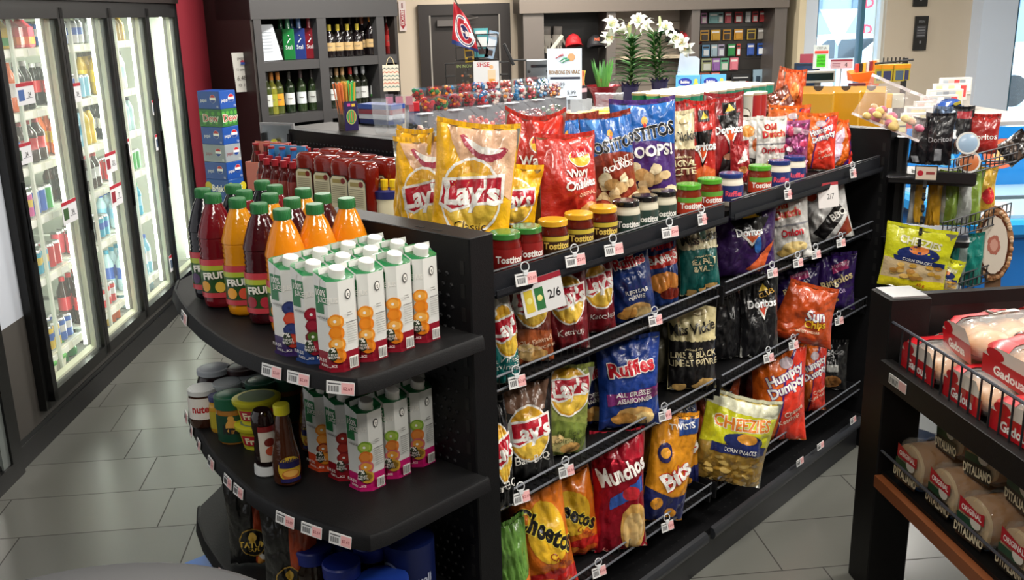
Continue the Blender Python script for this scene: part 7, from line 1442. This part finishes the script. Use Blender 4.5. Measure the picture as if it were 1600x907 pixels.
# yellow hanging packs on a black rack
P = deskp(1395, 125, .1); pp = ppm(P); b = MB(); zz = aty(1395, 92, YD+.1).z; b.box(.10, .13, .05, .08, -P.z+1.0205, zz-P.z, mat('#101012')); b.tube([(-.14, 0, zz-P.z-.03), (.14, .0, zz-P.z-.01)], .008, mat('#101012'))
for k in range(6): b.tube([(-.08+k*.03, 0, zz-P.z-.03), (-.08+k*.03, 0, zz-P.z+.01)], .005, mat('#101012'), 5)
o = b.build('hook_rack'); o.location = P; tag(o, 'black hook rack holding the yellow packs on the cash desk', 'rack')
for k in range(5):
    b = MB(); b.box(-.04, .04, 0, .012, -.13+.004*k, .0, mat('#a8942a', 'print'), bev=.003); b.box(-.04, .04, -.001, 0, -.03, -.004, mat('#d88a1c', 'print')); b.box(-.028, .028, -.001, 0, -.11, -.045, mat(['#4a5a6a', '#3a3a5a', '#6a4a2a'][k % 3], 'print')); o = b.build('hanging_pack', smooth=0); o.location = (P.x-.11+k*.045, P.y-.03-(.01 if k % 2 else 0), zz-.035); tag(o, f'yellow hanging card pack, {ORD[k]} from the left on the black hook rack', 'pack', 'yellow packs on the hook rack')
for k in range(2):
    P2 = deskp(1385+k*18, 158, .05); b = MB(); b.box(-.05, .05, 0, .05, -.05, .05, mat(['#d8a01c', '#b8b4a0'][k], 'print'), bev=.006); b.box(-.02, .02, .01, .03, -P2.z+1.0205, -.05, mat('#444')); o = b.build('snack_pack', smooth=0); o.location = P2; tag(o, ['amber', 'pale'][k]+' pack under the yellow hanging packs', 'pack')
# stepped card / ticket racks (white boxes in steps)
for k in range(8):
    px = 1409+k*8.5; py = 186-k*9.2
    P = aty(px+28, py, YD-.35+.16*k); pp = ppm(P); b = MB(); w_ = (72-k*3.2)/pp; h_ = 26/pp; 
    b.box(-w_/2, w_/2, 0, .05, -h_, 0, mat('#c8c6c2', 'print'), bev=.002); rn = random.Random(k)
    for i in range(5): b.box(-w_/2+.005+i*w_*.19, -w_/2+.005+i*w_*.19+w_*.17, -.002, 0, -h_*.8, -h_*.12, mat(rn.choice(['#e4e2de', '#d8b0a8', '#a8b0b8', '#c84a4a', '#e8e4dc', '#8a9098', '#d8d0a0']), 'print'))
    for i in range(3): b.box(-w_/2+.01+i*w_*.3, -w_/2+w_*.2+i*w_*.3, -.003, -.002, -h_*.45, -h_*.35, mat('#6a6a70', 'print'))
    b.box(-w_/2, w_/2, .004, .05, -P.z+1.0208, -h_, mat('#b0aca6', 'satin'))
    o = b.build('card_tray', smooth=0); o.location = P; tag(o, f'white stepped tray of small cards, {ORD[k]} step from the front', 'card tray', 'stepped card trays on the cash desk')
P = aty(1484, 165, YD-.3); b = MB(); b.box(-.07, .07, -.05, .10, -.12, .03, mat('#1c3c7a', 'gloss'), bev=.03); b.box(-.05, .05, -.052, -.05, -.04, .01, mat('#14264c', 'gloss')); b.box(-.03, .04, -.0, .06, -P.z+1.0208, -.12, mat('#2a2a30')); b.box(.0, .05, -.055, -.052, .0, .02, mat('#a8983a', 'print')); o = b.build('lottery_terminal', smooth=40); o.location = P; o.rotation_euler = (0, R(-18), 0); tag(o, 'rounded dark blue terminal right of the stepped card trays', 'terminal')
# plaques on the pier
for k, (px, py, w0, h0) in enumerate([(1440, -12, 24, 42), (1439, 52, 22, 52)]):
    P = aty(px, py, YW-.08); pp = ppm(P); w_, h_ = w0/pp, h0/pp; b = MB(); b.box(-w_/2, w_/2, 0, .02, -h_/2, h_/2, mat('#141416', 'gloss'), bev=.003); b.box(-w_*.35, w_*.35, -.001, 0, -h_*.12, h_*.22, mat('#3a3a3e', 'print')); b.text('PRIX', h_*.07, mat('#8a8a8c', 'print'), (0, -.002, h_*.34))
    for q_ in range(4): b.box(-w_*.28, w_*.28, -.0015, -.001, h_*.16-q_*h_*.08, h_*.18-q_*h_*.08, mat('#8a8a8e', 'print'))
    b.box(-w_*.06, w_*.06, -.001, 0, -h_*.3, -h_*.22, mat('#77777a', 'print')); o = b.build('award_plaque', smooth=0); o.location = P; tag(o, ['black plaque cut by the top frame edge on the beige pier', 'black award plaque with grey lettering on the beige pier'][k], 'plaque')
# brown bags + basket before the cash desk
P = atz(1200, 175, 1.25)
P = atv(1232, 178, 2.35); o = add_bag('snack_bag', 'brown snack bag lying tilted left of the yellow cartons', (P.x, P.y, 1.2485), to_cam(P)+math.pi/2, .17, .19, .06, '#5c2412', [('poly', [(-.9, .5), (.9, .8), (.9, .74), (-.9, .44)], '#b8683a'), ('ell', .3, .4, .3, .15, '#8a3c1c')], seed=301, lean=.3, roll=R(-28), cat='snack bag')
P = atv(1240, 170, 2.5); o = add_bag('snack_bag', 'orange snack bag behind the brown one', (P.x, P.y, 1.2485), to_cam(P)+math.pi/2, .12, .25, .05, '#c84a1c', [('ell', 0, .6, .4, .2, '#e87a3a')], seed=302, cat='snack bag')
P = atv(1225, 160, 2.7); o = add_bag('snack_bag', 'rust coloured snack bag with dotted print, rear of the brown one', (P.x, P.y, 1.2485), to_cam(P)+math.pi/2, .16, .24, .05, '#8a3c20', [('ell', .1*i-.4, .6+.03*(i % 2), .04, .02, '#d89a6a') for i in range(8)], seed=303, lean=.1, roll=R(10), cat='snack bag')
b = MB(); P = atv(1198, 155, 2.75)
for z in (0, .03, .06, .09, .12): b.tube([(-.09, -.05, z), (.09, -.05, z), (.09, .05, z), (-.09, .05, z), (-.09, -.05, z)], .004, mat('#8a6a2a' if z < .1 else '#d8b81c'), 5)
for k in range(7): x = -.09+k*.03; b.tube([(x, -.05, 0), (x, -.05, .12)], .004, mat('#6a4a1c'), 5)
o = b.build('wicker_basket'); place(o, (P.x, P.y, 1.2485), to_cam(P)+math.pi/2); tag(o, 'small wicker basket with yellow rim beside the crisp tubes', 'basket')
# small price stand next to the pringles
P = atv(1158, 135, 3.2); b = MB(); b.box(-.05, .045, 0, .004, -.02, .03, mat('#c83a44', 'print')); b.box(-.04, .035, -.001, 0, .0, .02, mat('#e8d8d8', 'print')); b.box(-.10, -.05, 0, .004, -.03, .02, mat('#d8dce0', 'print')); b.box(-.02, .02, .005, .012, -P.z+1.24, .0, mat('#888')); o = b.build('price_card', smooth=0); o.location = P; o.rotation_euler = (0, 0, to_cam(P)+math.pi/2); tag(o, 'red and white price card behind the crisp tubes', 'sign')
# clear bag of pastries on the far end panel
P = atz(1395, 203, 1.372)
o = add_bag('pastry_bag', 'clear plastic bag of pink and cream sweets resting on the end panel', (P.x-.02, P.y+.03, 1.376), to_cam(P)+math.pi/2+R(-5), .28, .16, .11, '#e8dfe0', [], seed=311, lean=.2, roll=R(22), kind='plastic', seal='#e0d8d8', sidecol='#e0d8d8', crumple=1.8, cat='bag', low=True)
for m_ in (0, 1): o.data.materials[m_] = mat('#e8dfe0', 'plastic')
b = MB(); rn = random.Random(8)
for k in range(16): b.sphere((rn.uniform(-.10, .12), rn.uniform(-.03, .03), rn.uniform(.015, .07)), rn.uniform(.012, .019), mat(rn.choice(['#c86a84', '#dcb088', '#d8a884', '#e0c478']), 'satin'), seg=8, rings=6, sx=1.3)
b.build('wrapped_sweets', o, kind='stuff')
# ================================================================ SNACK SPINNER, FREEZER, BREAD RACK
# wire snack rack behind the end panel
SPN = atz(1452, 300, 1.12); sx_, sy_ = SPN.x, SPN.y
hcam = to_cam(SPN)+math.pi/2
sr = empty('snack_rack', (sx_, sy_, 0), hcam, 'black wire snack rack with tiers of small chip bags by the freezer', 'rack')
BKM = mat('#0c0c0e', 'satin')
pp = ppm(SPN)
def lz(py): return atn(1450, py, SPN, Vector((FWD.x, FWD.y, 0)).normalized()).z
MB().tube([(-.12, .0, 0), (-.12, .0, lz(215))], .03, BKM, 10).build('rack_pole', sr)
MB().lathe([(.17, 0), (.17, .03), (.05, .06)], BKM, 24).build('rack_base', sr)
tiers = [(lz(268), 'top'), (lz(360), 'middle'), (lz(448), 'lower')]
for z, nm in tiers:
    b = MB(); b.box(-.16, .16, -.16, .12, z-.03, z, BKM, bev=.01); b.build('tier_plate', sr)
    b = MB(); wm = mat('#2a2b30', 'satin')
    p0, p1 = Vector((.06, -.17, z)), Vector((.31, .16, z+.03))
    for dz in (0, .035, .07): b.tube([p0+Vector((0, 0, dz)), p1+Vector((0, 0, dz))], .003, wm, 5)
    for k in range(16): q = p0.lerp(p1, k/15); b.tube([q, q+Vector((0, 0, .07))], .0022, wm, 4)
    b.tube([p0, (-.16, -.17, z)], .003, wm, 5); b.tube([(.16, .18, z), p1], .003, wm, 5); b.tube([p1, (.1, .3, z)], .003, wm, 5)
    b.build('wire_basket', sr)
b = MB(); b.box(-.02, .16, -.175, -.165, lz(275), lz(258), BKM, bev=.004); b.build('tier_front', sr)
def sm(xl, xr, yt, yb, dd, base, prims, lab, seed, roll=0, **kw):
    N = Vector((FWD.x, FWD.y, 0)).normalized(); Q = atn((xl+xr)/2, yb, SPN+N*dd, N); p_ = ppm(Q); h = (yb-yt)/p_; w_ = (xr-xl)/p_
    kw.setdefault('group', 'small bags on the snack rack')
    return add_bag('snack_bag', lab, Q, to_cam(Q)+math.pi/2+R(kw.pop('face', 0)), w_*1.08, h, kw.pop('t', .06), base, prims, seed=seed, lean=.03, roll=R(roll), cat='bag of chips', low=True, **kw)
BK = ('#15151a', [T('Doritos', .2, .55, .11, '#9a9a9e', 5), ('poly', [(-.2, .1), (.3, .1), (.3, .35), (-.2, .35)], '#8f9298')])
sm(1420, 1450, 190, 256, .0, '#18181c', [('rect', -.3, .05, .4, .2, '#8a8e94')], 'black snack bag at left of the rack top tier', 401, face=-35, kind='film')
sm(1443, 1482, 183, 258, -.04, *BK, 'black snack bag with faint lettering, centre of the rack top tier', 402, kind='film')
sm(1455, 1495, 172, 240, .10, '#6a7c98', [('ell', random.Random(i).uniform(-.7, .7), random.Random(i+9).uniform(.1, .9), .25, .1, ['#c8d8e8', '#2a3a5a', '#f0f4f8'][i % 3]) for i in range(9)], 'shiny silver blue snack bag behind the black ones', 403, kind='foil', crumple=2)
sm(1484, 1514, 172, 235, .06, '#1a1a1e', [('rect', -.5, .78, .8, .95, '#a82a34')], 'black bag with red label behind the round tubs', 404)
sm(1514, 1554, 184, 240, .02, '#a02420', [T('Doritos', .0, .48, .16, WH, 3)], 'red snack bag on the right of the rack top tier', 405)
sm(1548, 1586, 205, 245, .08, '#1c1614', [('rect', -.8, .3, .8, .6, '#5a4a40')], 'dark snack bag lying tilted at the far right of the top tier', 406, roll=50)
for k, (px, py) in enumerate([(1508, 225), (1510, 254)]):
    N = Vector((FWD.x, FWD.y, 0)).normalized(); Q = atn(px, py, SPN-N*.08, N); b = MB(); b.T = Matrix.Rotation(R(78), 4, 'X'); b.lathe([(.030, -.035), (.040, .028)], mat('#5a2c14', 'satin'), 22); b.lathe([(.043, .026), (.043, .034)], mat('#c8c8c4', 'satin'), 24); b.lathe([(.036, .034), (.034, .035)], mat(['#8fa8c0', '#b8683a'][k], 'print'), 20); o = b.build('dip_cup', smooth=30); o.location = Q; o.rotation_euler = (0, 0, to_cam(Q)+math.pi/2+.3); tag(o, ['brown dip cup with pale blue lid, upper one', 'brown dip cup with rust coloured lid, lower one'][k]+' on the snack rack', 'cup')
for k, (xl, xr, yt, yb, dd, base, pr, lab, f) in enumerate([(1417, 1440, 272, 350, -.02, '#b8b8b4', [('rect', .0, .05, .95, .95, '#c8961c')], 'silver and yellow bag edge, first in the middle tier', -20), (1446, 1466, 278, 352, -.04, '#c8941c', [], 'plain yellow bag, second in the middle tier', 0), (1464, 1492, 272, 352, -.03, '#7a9438', [('rect', -.95, .05, -.4, .95, '#a8aca4')], 'green bag, third in the middle tier', 10), (1492, 1530, 270, 352, -.05, '#7f9a3c', [('rect', -.95, .05, -.1, .95, '#b0b4b0')], 'large green and silver bag, fourth in the middle tier', 25), (1524, 1552, 266, 330, .05, '#d0a83a', [('ell', 0, .4, .6, .2, '#c82830')], 'yellow bag with red logo, last in the middle tier', 25)]):
    sm(xl, xr, yt, yb, dd, base, pr, lab, 420+k, face=f)
CZB = [('poly', [(-.98, .02), (.98, .02), (.98, .42), (-.98, .5)], '#c8b088'), ('poly', [(-.98, .02), (.98, .02), (.98, .18), (-.98, .16)], '#d8c81c'), ('ell', .05, .60, .65, .13, '#22306a'), ('ell', .05, .68, .3, .08, '#d87a3a'), ('poly', [(-.7, .56), (.9, .50), (.9, .42), (-.65, .48)], '#1c2c66'), T('CHEEZIES', .05, .80, .12, '#e8e4c8', -6, .9, .05), T('CORN SNACKS', .05, .49, .05, WH, -4), T('65 g', .3, .1, .05, '#b82c1c')]+[('ell', random.Random(i).uniform(-.8, .8), random.Random(i+50).uniform(.2, .42), .12, .035, ['#c89a3c', '#d8b060', '#b8843a'][i % 3]) for i in range(18)]
SPNz = None
sm(1376, 1466, 358, 452, -.20, '#cfd024', CZB, 'yellow corn cheese snack bag hanging in front of the rack, larger one', 430, roll=6, top_w=1.05, t=.05)
sm(1440, 1488, 405, 456, -.18, '#cfd024', CZB, 'smaller yellow corn cheese snack bag beside the larger one', 431, roll=12, t=.04)
for k, (xl, xr, yt, yb, dd, lab, f) in enumerate([(1462, 1492, 370, 445, -.03, 'teal and silver bag, left in the lower tier', -10), (1488, 1530, 368, 446, -.04, 'large teal bag, right in the lower tier', 25), (1526, 1545, 380, 430, .05, 'narrow dark blue bag in the lower tier', 20)]):
    sm(xl, xr, yt, yb, dd, ['#106a62', '#0f6e64', '#20284a'][k], [('rect', -.95, .05, -.4, .95, '#9fb0ac')] if k < 2 else [], lab, 440+k, face=f)
# black clips strip with price card
N = Vector((FWD.x, FWD.y, 0)).normalized(); Q = atn(1447, 271, SPN-N*.22, N); b = MB(); b.box(-.04, .04, 0, .004, -.028, .028, mat('#141414')); b.box(-.036, .036, -.001, 0, -.024, .024, mat('#c8b8a8', 'print')); b.sphere((-.02, -.001, .0), .011, mat('#a82030', 'print'), sy=.05); b.box(.0, .03, -.0015, -.001, -.004, .006, mat('#8a3a3a', 'print')); 
for k in range(6): b.box(-.006, .006, 0, .004, -.06-k*.045, -.03-k*.045, mat('#101012')); b.sphere((0, 0, -.05-k*.045), .008, mat('#101012'), 6, 4)
o = b.build('price_card', smooth=0); o.location = Q; o.rotation_euler = (0, 0, hcam); tag(o, 'small price card with red logo on a black clip strip of the snack rack', 'sign')

# ---- ice cream freezer
FP = atz(1552, 338, .93); N2 = Vector((FWD.x, FWD.y, 0)).normalized()
fr_ = empty('ice_cream_freezer', (FP.x+.5, FP.y+.42, 0), R(-4), 'bright blue chest freezer with white glass top at the right edge', 'freezer')
b = MB(); b.box(-.52, .75, -.40, .40, .04, .84, mat('#1a6ec0', 'gloss'), bev=.03); b.build('freezer_body', fr_)
b = MB(); b.box(-.56, .79, -.44, .44, .82, .90, mat('#2a90d8', 'gloss'), bev=.03); b.build('freezer_rim', fr_)
b = MB(); b.box(-.50, .73, -.38, .38, .90, .915, mat('#a8c4cc', 'gloss')); b.box(-.505, .735, -.01, .01, .915, .93, mat('#4a5a64')); b.build('glass_lid', fr_)
b = MB(); b.box(-.5, .73, .38, .42, .9, 1.22, mat('#1f7cc8', 'gloss')); b.build('back_board', fr_)
for (x, z, r_, c, e) in ((.0, 1.08, .10, '#d86a4a', 1), (.0, 1.08, .05, '#e8b87a', 2), (-.3, 1.06, .05, '#5ab0e0', 1)):
    b = MB(); b.add([(x+r_*math.cos(t*math.pi/9), .379-.001*e, z+r_*.8*math.sin(t*math.pi/9)) for t in range(18)], [tuple(range(17, -1, -1))], mat(c, 'print')); b.build('board_print', fr_, smooth=0)

# round ice cream picture (flat cut-out standing by the freezer)
Q = atn(1553, 382, SPN-N2*.02, N2); p_ = ppm(Q); b = MB(); RX_, RZ_ = 27/p_, 60/p_
def oval(rx, rz, e, m, wob=0, seed=0):
    rn = random.Random(seed); n = 40; ph = [rn.uniform(1-wob, 1+wob) for _ in range(n)]
    b.add([(rx*ph[k]*math.cos(2*math.pi*k/n), -e, rz*ph[k]*math.sin(2*math.pi*k/n)) for k in range(n)], [tuple(range(n))], m)
n = 40; vs = [(RX_*math.cos(2*math.pi*k/n), y, RZ_*math.sin(2*math.pi*k/n)) for y in (0, .02) for k in range(n)]; b.add(vs, [(k, (k+1) % n, n+(k+1) % n, n+k) for k in range(n)]+[tuple(range(n, 2*n))], mat('#a87a54', 'print')); oval(RX_, RZ_, .0, mat('#a87a54', 'print'), .04, 1)
rn = random.Random(6)
for k in range(70):
    a = rn.uniform(0, 6.28); b.sphere((RX_*.9*math.cos(a), -.004, RZ_*.9*math.sin(a)), rn.uniform(.006, .010), mat(rn.choice(['#c8a078', '#8a5a38', '#d8b898', '#b08058']), 'print'), 7, 5, sy=.5)
oval(RX_*.78, RZ_*.80, .012, mat('#5a2c18', 'print'), .05, 2); oval(RX_*.72, RZ_*.76, .013, mat('#dccfc0', 'print'), .03, 3); oval(RX_*.33, RZ_*.26, .014, mat('#b06a5a', 'print'), .1, 4); oval(RX_*.2, RZ_*.16, .0145, mat('#d09a8a', 'print'), .1, 5)
o = b.build('dessert_cutout', smooth=0); o.location = Q; o.rotation_euler = (R(0), R(-4), to_cam(Q)+math.pi/2); tag(o, 'oval ice cream dessert cut-out with nut crust in front of the freezer', 'cutout')
b2 = MB(); b2.box(-.03, .03, .02, .03, -Q.z, -RZ_*.9, mat('#7a5a40')); b2.build('cutout_foot', o)

# ---- bread rack (axis parallel to the coolers)
BX, BYT = 1.425, 2.735
br = empty('bread_rack', (BX, BYT, 0), 0, 'black metal bread rack with wood edged shelves in the right foreground', 'rack')
def bb(): b = MB(); b.T = Matrix.Translation((-BX, -BYT, 0)); return b
PB2 = mat('#0f0e0e', 'powder')
bb().box(BX, BX+.13, BYT-.09, BYT+.04, 0, 1.0, PB2, bev=.004).build('corner_post', br)
bb().box(BX+.01, BX+.12, BYT-.08, BYT+.03, 1.0, 1.006, mat('#7f7f80', 'satin')).build('post_cap', br)
bb().box(BX+.9, BX+1.0, BYT-.09, BYT+.04, 0, 1.0, PB2).build('corner_post', br)
bb().box(BX+.13, BX+.9, BYT-.03, BYT, .955, .995, PB2).build('top_rail', br)
bb().box(BX+.13, BX+.9, BYT-.012, BYT-.004, .70, .955, mat('#0a0a0b', 'satin')).build('end_mesh', br)
Y1 = 1.35
def shelf(z, wood, zn):
    b = bb(); b.box(BX+.02, BX+.95, Y1, BYT-.09, z-.02, z, PB2); s_ = b.build('bread_shelf', br)
    b = bb()
    if wood: b.box(BX-.005, BX+.022, Y1, BYT-.09, z-.05, z-.012, mat('#7a4424', 'satin')); n_ = 'wood_edge'
    else: b.box(BX-.015, BX+.022, Y1, BYT-.085, z-.06, z+.012, PB2, bev=.003); n_ = 'shelf_front'
    b.build(n_, s_)
    b = bb(); wm = mat('#1c1e22', 'satin'); hh = .13 if not wood else .07
    b.tube([(BX+.012, Y1, z+hh), (BX+.012, BYT-.085, z+hh)], .0045, mat('#3a3d44', 'satin'), 6)
    n = int((BYT-.085-Y1)/.045)
    if not wood:
        for k in range(n): y = Y1+.02+k*.045; b.tube([(BX+.012, y, z), (BX+.012, y, z+hh)], .0032, wm, 5)
    b.build('basket_wires', s_)
ZB1 = .80; ZB2 = .44
shelf(ZB1, False, 0); shelf(ZB2, True, 1)
P = atn(1405, 577, (BX-.016, 0, 0), Vector((1, 0, 0))); b = MB(); b.box(-.05, .05, -.001, .001, -.015, .015, mat('#b8b8b4', 'print')); b.box(.01, .05, -.0015, -.001, -.013, .013, mat('#c89a98', 'print'))
for k in range(7): b.box(-.042+k*.007, -.042+k*.007+.003, -.0015, -.001, -.01, .006, mat('#444', 'print'))
o = b.build('price_tag', smooth=0); o.location = (BX-.0175, P.y, ZB1-.022); o.rotation_euler = (0, 0, R(-90)); tag(o, 'price tag on the upper bread shelf front beside the post', 'price tag')
# bagged loaves: heaped, lying with their ends toward the aisle (-x)
def loaf(kind):
    # local: x = along the loaf (end at x=0 faces -x), y = width, z up
    L, Wd, H = (.34, .150, .140) if kind == 'bread' else (.30, .22, .10)
    b = MB(); cm = mat('#b57f48' if kind == 'bread' else '#cf9c62', 'satin'); cr_ = mat('#d9b986' if kind == 'bread' else '#c8925a', 'satin'); n = 22
    def sec(x, k_):
        out = []
        for i in range(n):
            a = 2*math.pi*i/n; ca, sa = math.cos(a), math.sin(a); ex = .7 if sa < 0 else .95
            y = Wd/2*math.copysign(abs(ca)**ex, ca)*(1+.06*(sa > .1)*(1-sa)); z = H/2*math.copysign(abs(sa)**(.65 if sa < 0 else .95), sa); out.append((x, y*k_*.9, H/2+z*k_*.9))
        return out
    if kind == 'bread':
        vs = []; xs = [(.012, .55), (.014, .93), (.03, 1), (.15, 1.0), (.27, 1), (.285, .9)]
        for x, k_ in xs: vs += sec(x, k_)
        b.add(vs, [(i*n+k, i*n+(k+1) % n, (i+1)*n+(k+1) % n, (i+1)*n+k)[::-1] for i in range(len(xs)-1) for k in range(n)]+[tuple(range(n)), tuple(range((len(xs)-1)*n, len(xs)*n))[::-1]], cm)
        q = sec(.004, .94)+sec(.013, .98); b.add(q, [tuple(range(n))]+[(k, n+k, n+(k+1) % n, (k+1) % n) for k in range(n)], cr_)
    else:
        for i in range(3):
            for j in (0, 1):
                b.sphere((.055+i*.085, -.052+j*.100, H*.42), .060, cm, 16, 10, sz=.62)
    lo = b.build('bread_loaf' if kind == 'bread' else 'burger_buns')
    # bag
    sg = MB(); pm = mat('#d8d4c8', 'breadbag') if kind == 'bread' else mat('#d8d4d0', 'bunbag'); o1 = Vector((random.random()*50, random.random()*50, 0)); NX, NA = 18, 30
    def FB(s, t):  # s along -1..1 -> around, t 0..1 -> along from the near end
        a = -math.pi/2+s*math.pi; x = -.004+t*(L+.05); sh_ = 1 if t < .85 else max(.18, 1-(t-.85)*4.5)
        if t < .06: sh_ = .72+.28*math.sqrt(t/.06)
        ca, sa = math.cos(a), math.sin(a); ex = .72 if sa < 0 else .9
        y = Wd/2*1.06*math.copysign(abs(ca)**ex, ca)*sh_; z = H/2*1.08*math.copysign(abs(sa)**ex, sa)*sh_
        nz = noise.noise(o1+Vector((t*7, s*4, 0)))+.6*noise.noise(o1+Vector((t*16, s*11, 3)))
        k_ = 1+.10*nz if sa > -.5 else 1
        return Vector((x, y*k_, H/2+max(z*k_, -H/2)))
    vs = [FB(-1+2*i/NA, j/NX) for j in range(NX+1) for i in range(NA+1)]
    sg.add(vs, [(j*(NA+1)+i, j*(NA+1)+i+1, (j+1)*(NA+1)+i+1, (j+1)*(NA+1)+i) for j in range(NX) for i in range(NA)]+[tuple(range(NA, -1, -1))], pm)
    bg_ = sg.build('plastic_bag', lo, smooth=70)
    # printing on the bag: near end face and top
    pr = MB()
    if kind == 'bread':
        E = lambda s, t: Vector((-.0065, s*Wd*.5, .004+t*H*.98))
        art(pr, lambda s, t: Vector((-.0065, -s*Wd*.44, .008+t*H*.96)), [('poly', [(-.85, .0), (.85, .0), (.85, .34), (-.85, .34)], '#17150f'), ('poly', [(-.85, .34), (.3, .34), (.3, .5), (-.85, .5)], '#16402a'), ('ell', .35, .5, .34, .13, '#d0ccc0'), ('poly', [(-.75, .55), (.85, .55), (.85, .80), (.4, .74), (-.1, .80), (-.75, .86)], '#b01c28'), T("ORIGINAL", .05, .67, .12, WH, 0, .9, .03), T("D'ITALIANO", 0, .17, .22, '#d8cfb0', 0, .9, .05)], H/(Wd*.5), eps=.0004, ds=9, dt=9)
        po = pr.build('end_print', lo, smooth=60); po['label'] = 'red, green and black printing on the bag end'; pr = MB()
        art(pr, lambda s, t: FB(.5+s*.24, .12+t*.74), [('rect', -.9, .30, .9, .62, '#15150f'), ('rect', -.9, .2, .9, .30, '#173c28'), ('poly', [(-.9, .62), (.9, .62), (.9, .8), (-.9, .74)], '#b01c28'), T("D'ITALIANO", 0, .46, .16, '#e4dcc0', 0, 1, .05), T('ORIGINAL', 0, .69, .09, WH, 0, 1, .02)], 3.2, eps=.0018, ds=.12, dt=.05)
    else:
        art(pr, lambda s, t: FB(.5+s*.46, .0+t*.86), [('poly', [(-.98, .0), (.98, .0), (.98, .3), (.3, .36), (-.98, .26)], '#b8141f'), ('rect', -.98, .34, .98, .58, '#d8d2cc'), ('poly', [(-.98, .62), (.98, .66), (.98, .95), (-.98, .9)], '#b8141f'), ('ell', -.5, .2, .35, .12, '#c82030'), T('Gadoua', 0, .46, .22, WH, 0, 1, .08), T('Gadoua', 0, .46, .22, '#c8141f', 0, 1, .04), T('BRIOCHÉ', 0, .76, .13, WH, 0, 1, .05), T('Gadoua', -.45, .16, .09, WH, 0, 1, .03)], 2.3, eps=.0018, ds=.1, dt=.06)
        pr.build('bag_print', lo, smooth=60); pr = MB()
        art(pr, lambda s, t: Vector((-.012, -s*Wd*.5, .004+t*H*.98)), [('rect', -.92, .0, .92, .55, '#b8141f'), ('poly', [(-.92, .55), (.92, .55), (.6, .95), (-.5, .9)], '#d8cfc4'), T('Gadoua', 0, .26, .26, WH, 0, 1, .05), ('ell', -.5, .68, .3, .16, '#b8141f')], H/(Wd*.5), eps=.0004, ds=9, dt=9)
    po = pr.build('bag_print', lo, smooth=60)
    return lo
L0 = loaf('bread'); B0 = loaf('buns')
rn = random.Random(21)
ys = [2.535, 2.365, 2.195, 2.025, 1.855, 1.685]
used = False
for lv, (z, x0, yo) in enumerate([(ZB2+.002, BX+.045, 0), (ZB2+.130, BX+.11, -.08)]):
    for k, y in enumerate(ys[:6 if lv == 0 else 5]):
        o = L0 if not used else copy_tree(L0); used = True
        o.location = (x0+rn.uniform(-.008, .01), y+yo, z+(.004 if lv else 0)); o.rotation_euler = (R(rn.uniform(-7, 7)) if lv else 0, R(rn.uniform(-4, 2)) if lv else 0, R(rn.uniform(-6, 6)))
        tag(o, f'bagged loaf, {ORD[k]} from the post, {["bottom", "top"][lv]} layer of the lower bread shelf', 'bread', 'bagged loaves on the lower shelf')
used = False
for lv, (z, x0, yo) in enumerate([(ZB1+.003, BX+.035, 0), (ZB1+.095, BX+.10, -.09)]):
    for row in range(3 if lv == 0 else 2):
        for k in range(5):
            y = 2.51-k*.235+yo
            if lv and k == 4: continue
            o = B0 if not used else copy_tree(B0); used = True
            o.location = (x0+row*.29, y, z+rn.uniform(0, .005)); o.rotation_euler = (R(rn.uniform(-9, 9)) if lv else R(rn.uniform(-3, 3)), R(-6 if lv else 0), R(rn.uniform(-12, 12) if lv else rn.uniform(-4, 4)))
            tag(o, f'red and white bun bag, {ORD[k]} from the post, {["front", "middle", "back"][row]} row, {["bottom", "top"][lv]} layer', 'bag of buns', 'bun bags on the upper shelf')
# rounded grey rim in the near left corner (lid of a bin close to the camera)
P = atz(170, 915, 1.28)
b = MB(); cx_, cy__ = P.x-.01, P.y-.172
b.lathe([(.20, 0), (.23, 1.20), (.245, 1.235), (.25, 1.25), (.246, 1.262), (.235, 1.268), (.20, 1.262), (.08, 1.275)], mat('#2b2c2f', 'satin'), 64); o = b.build('waste_bin'); o.location = (cx_, cy__, 0); tag(o, 'grey rounded bin lid cut off by the lower left corner', 'bin')
# close the room so that its own lamps and the windows light it
MB().box(8.9, 9.05, -1.5, 13, 0, 3, mat('#c8c4bc')).build('wall_right', kind='structure')
MB().box(-5, 9, -1.6, -1.5, 0, 3, mat('#6a6660')).build('wall_front', kind='structure')
MB().box(-5.1, -5, -1.5, 10.6, 0, 3, mat('#a8a49c')).build('wall_far_side', kind='structure')
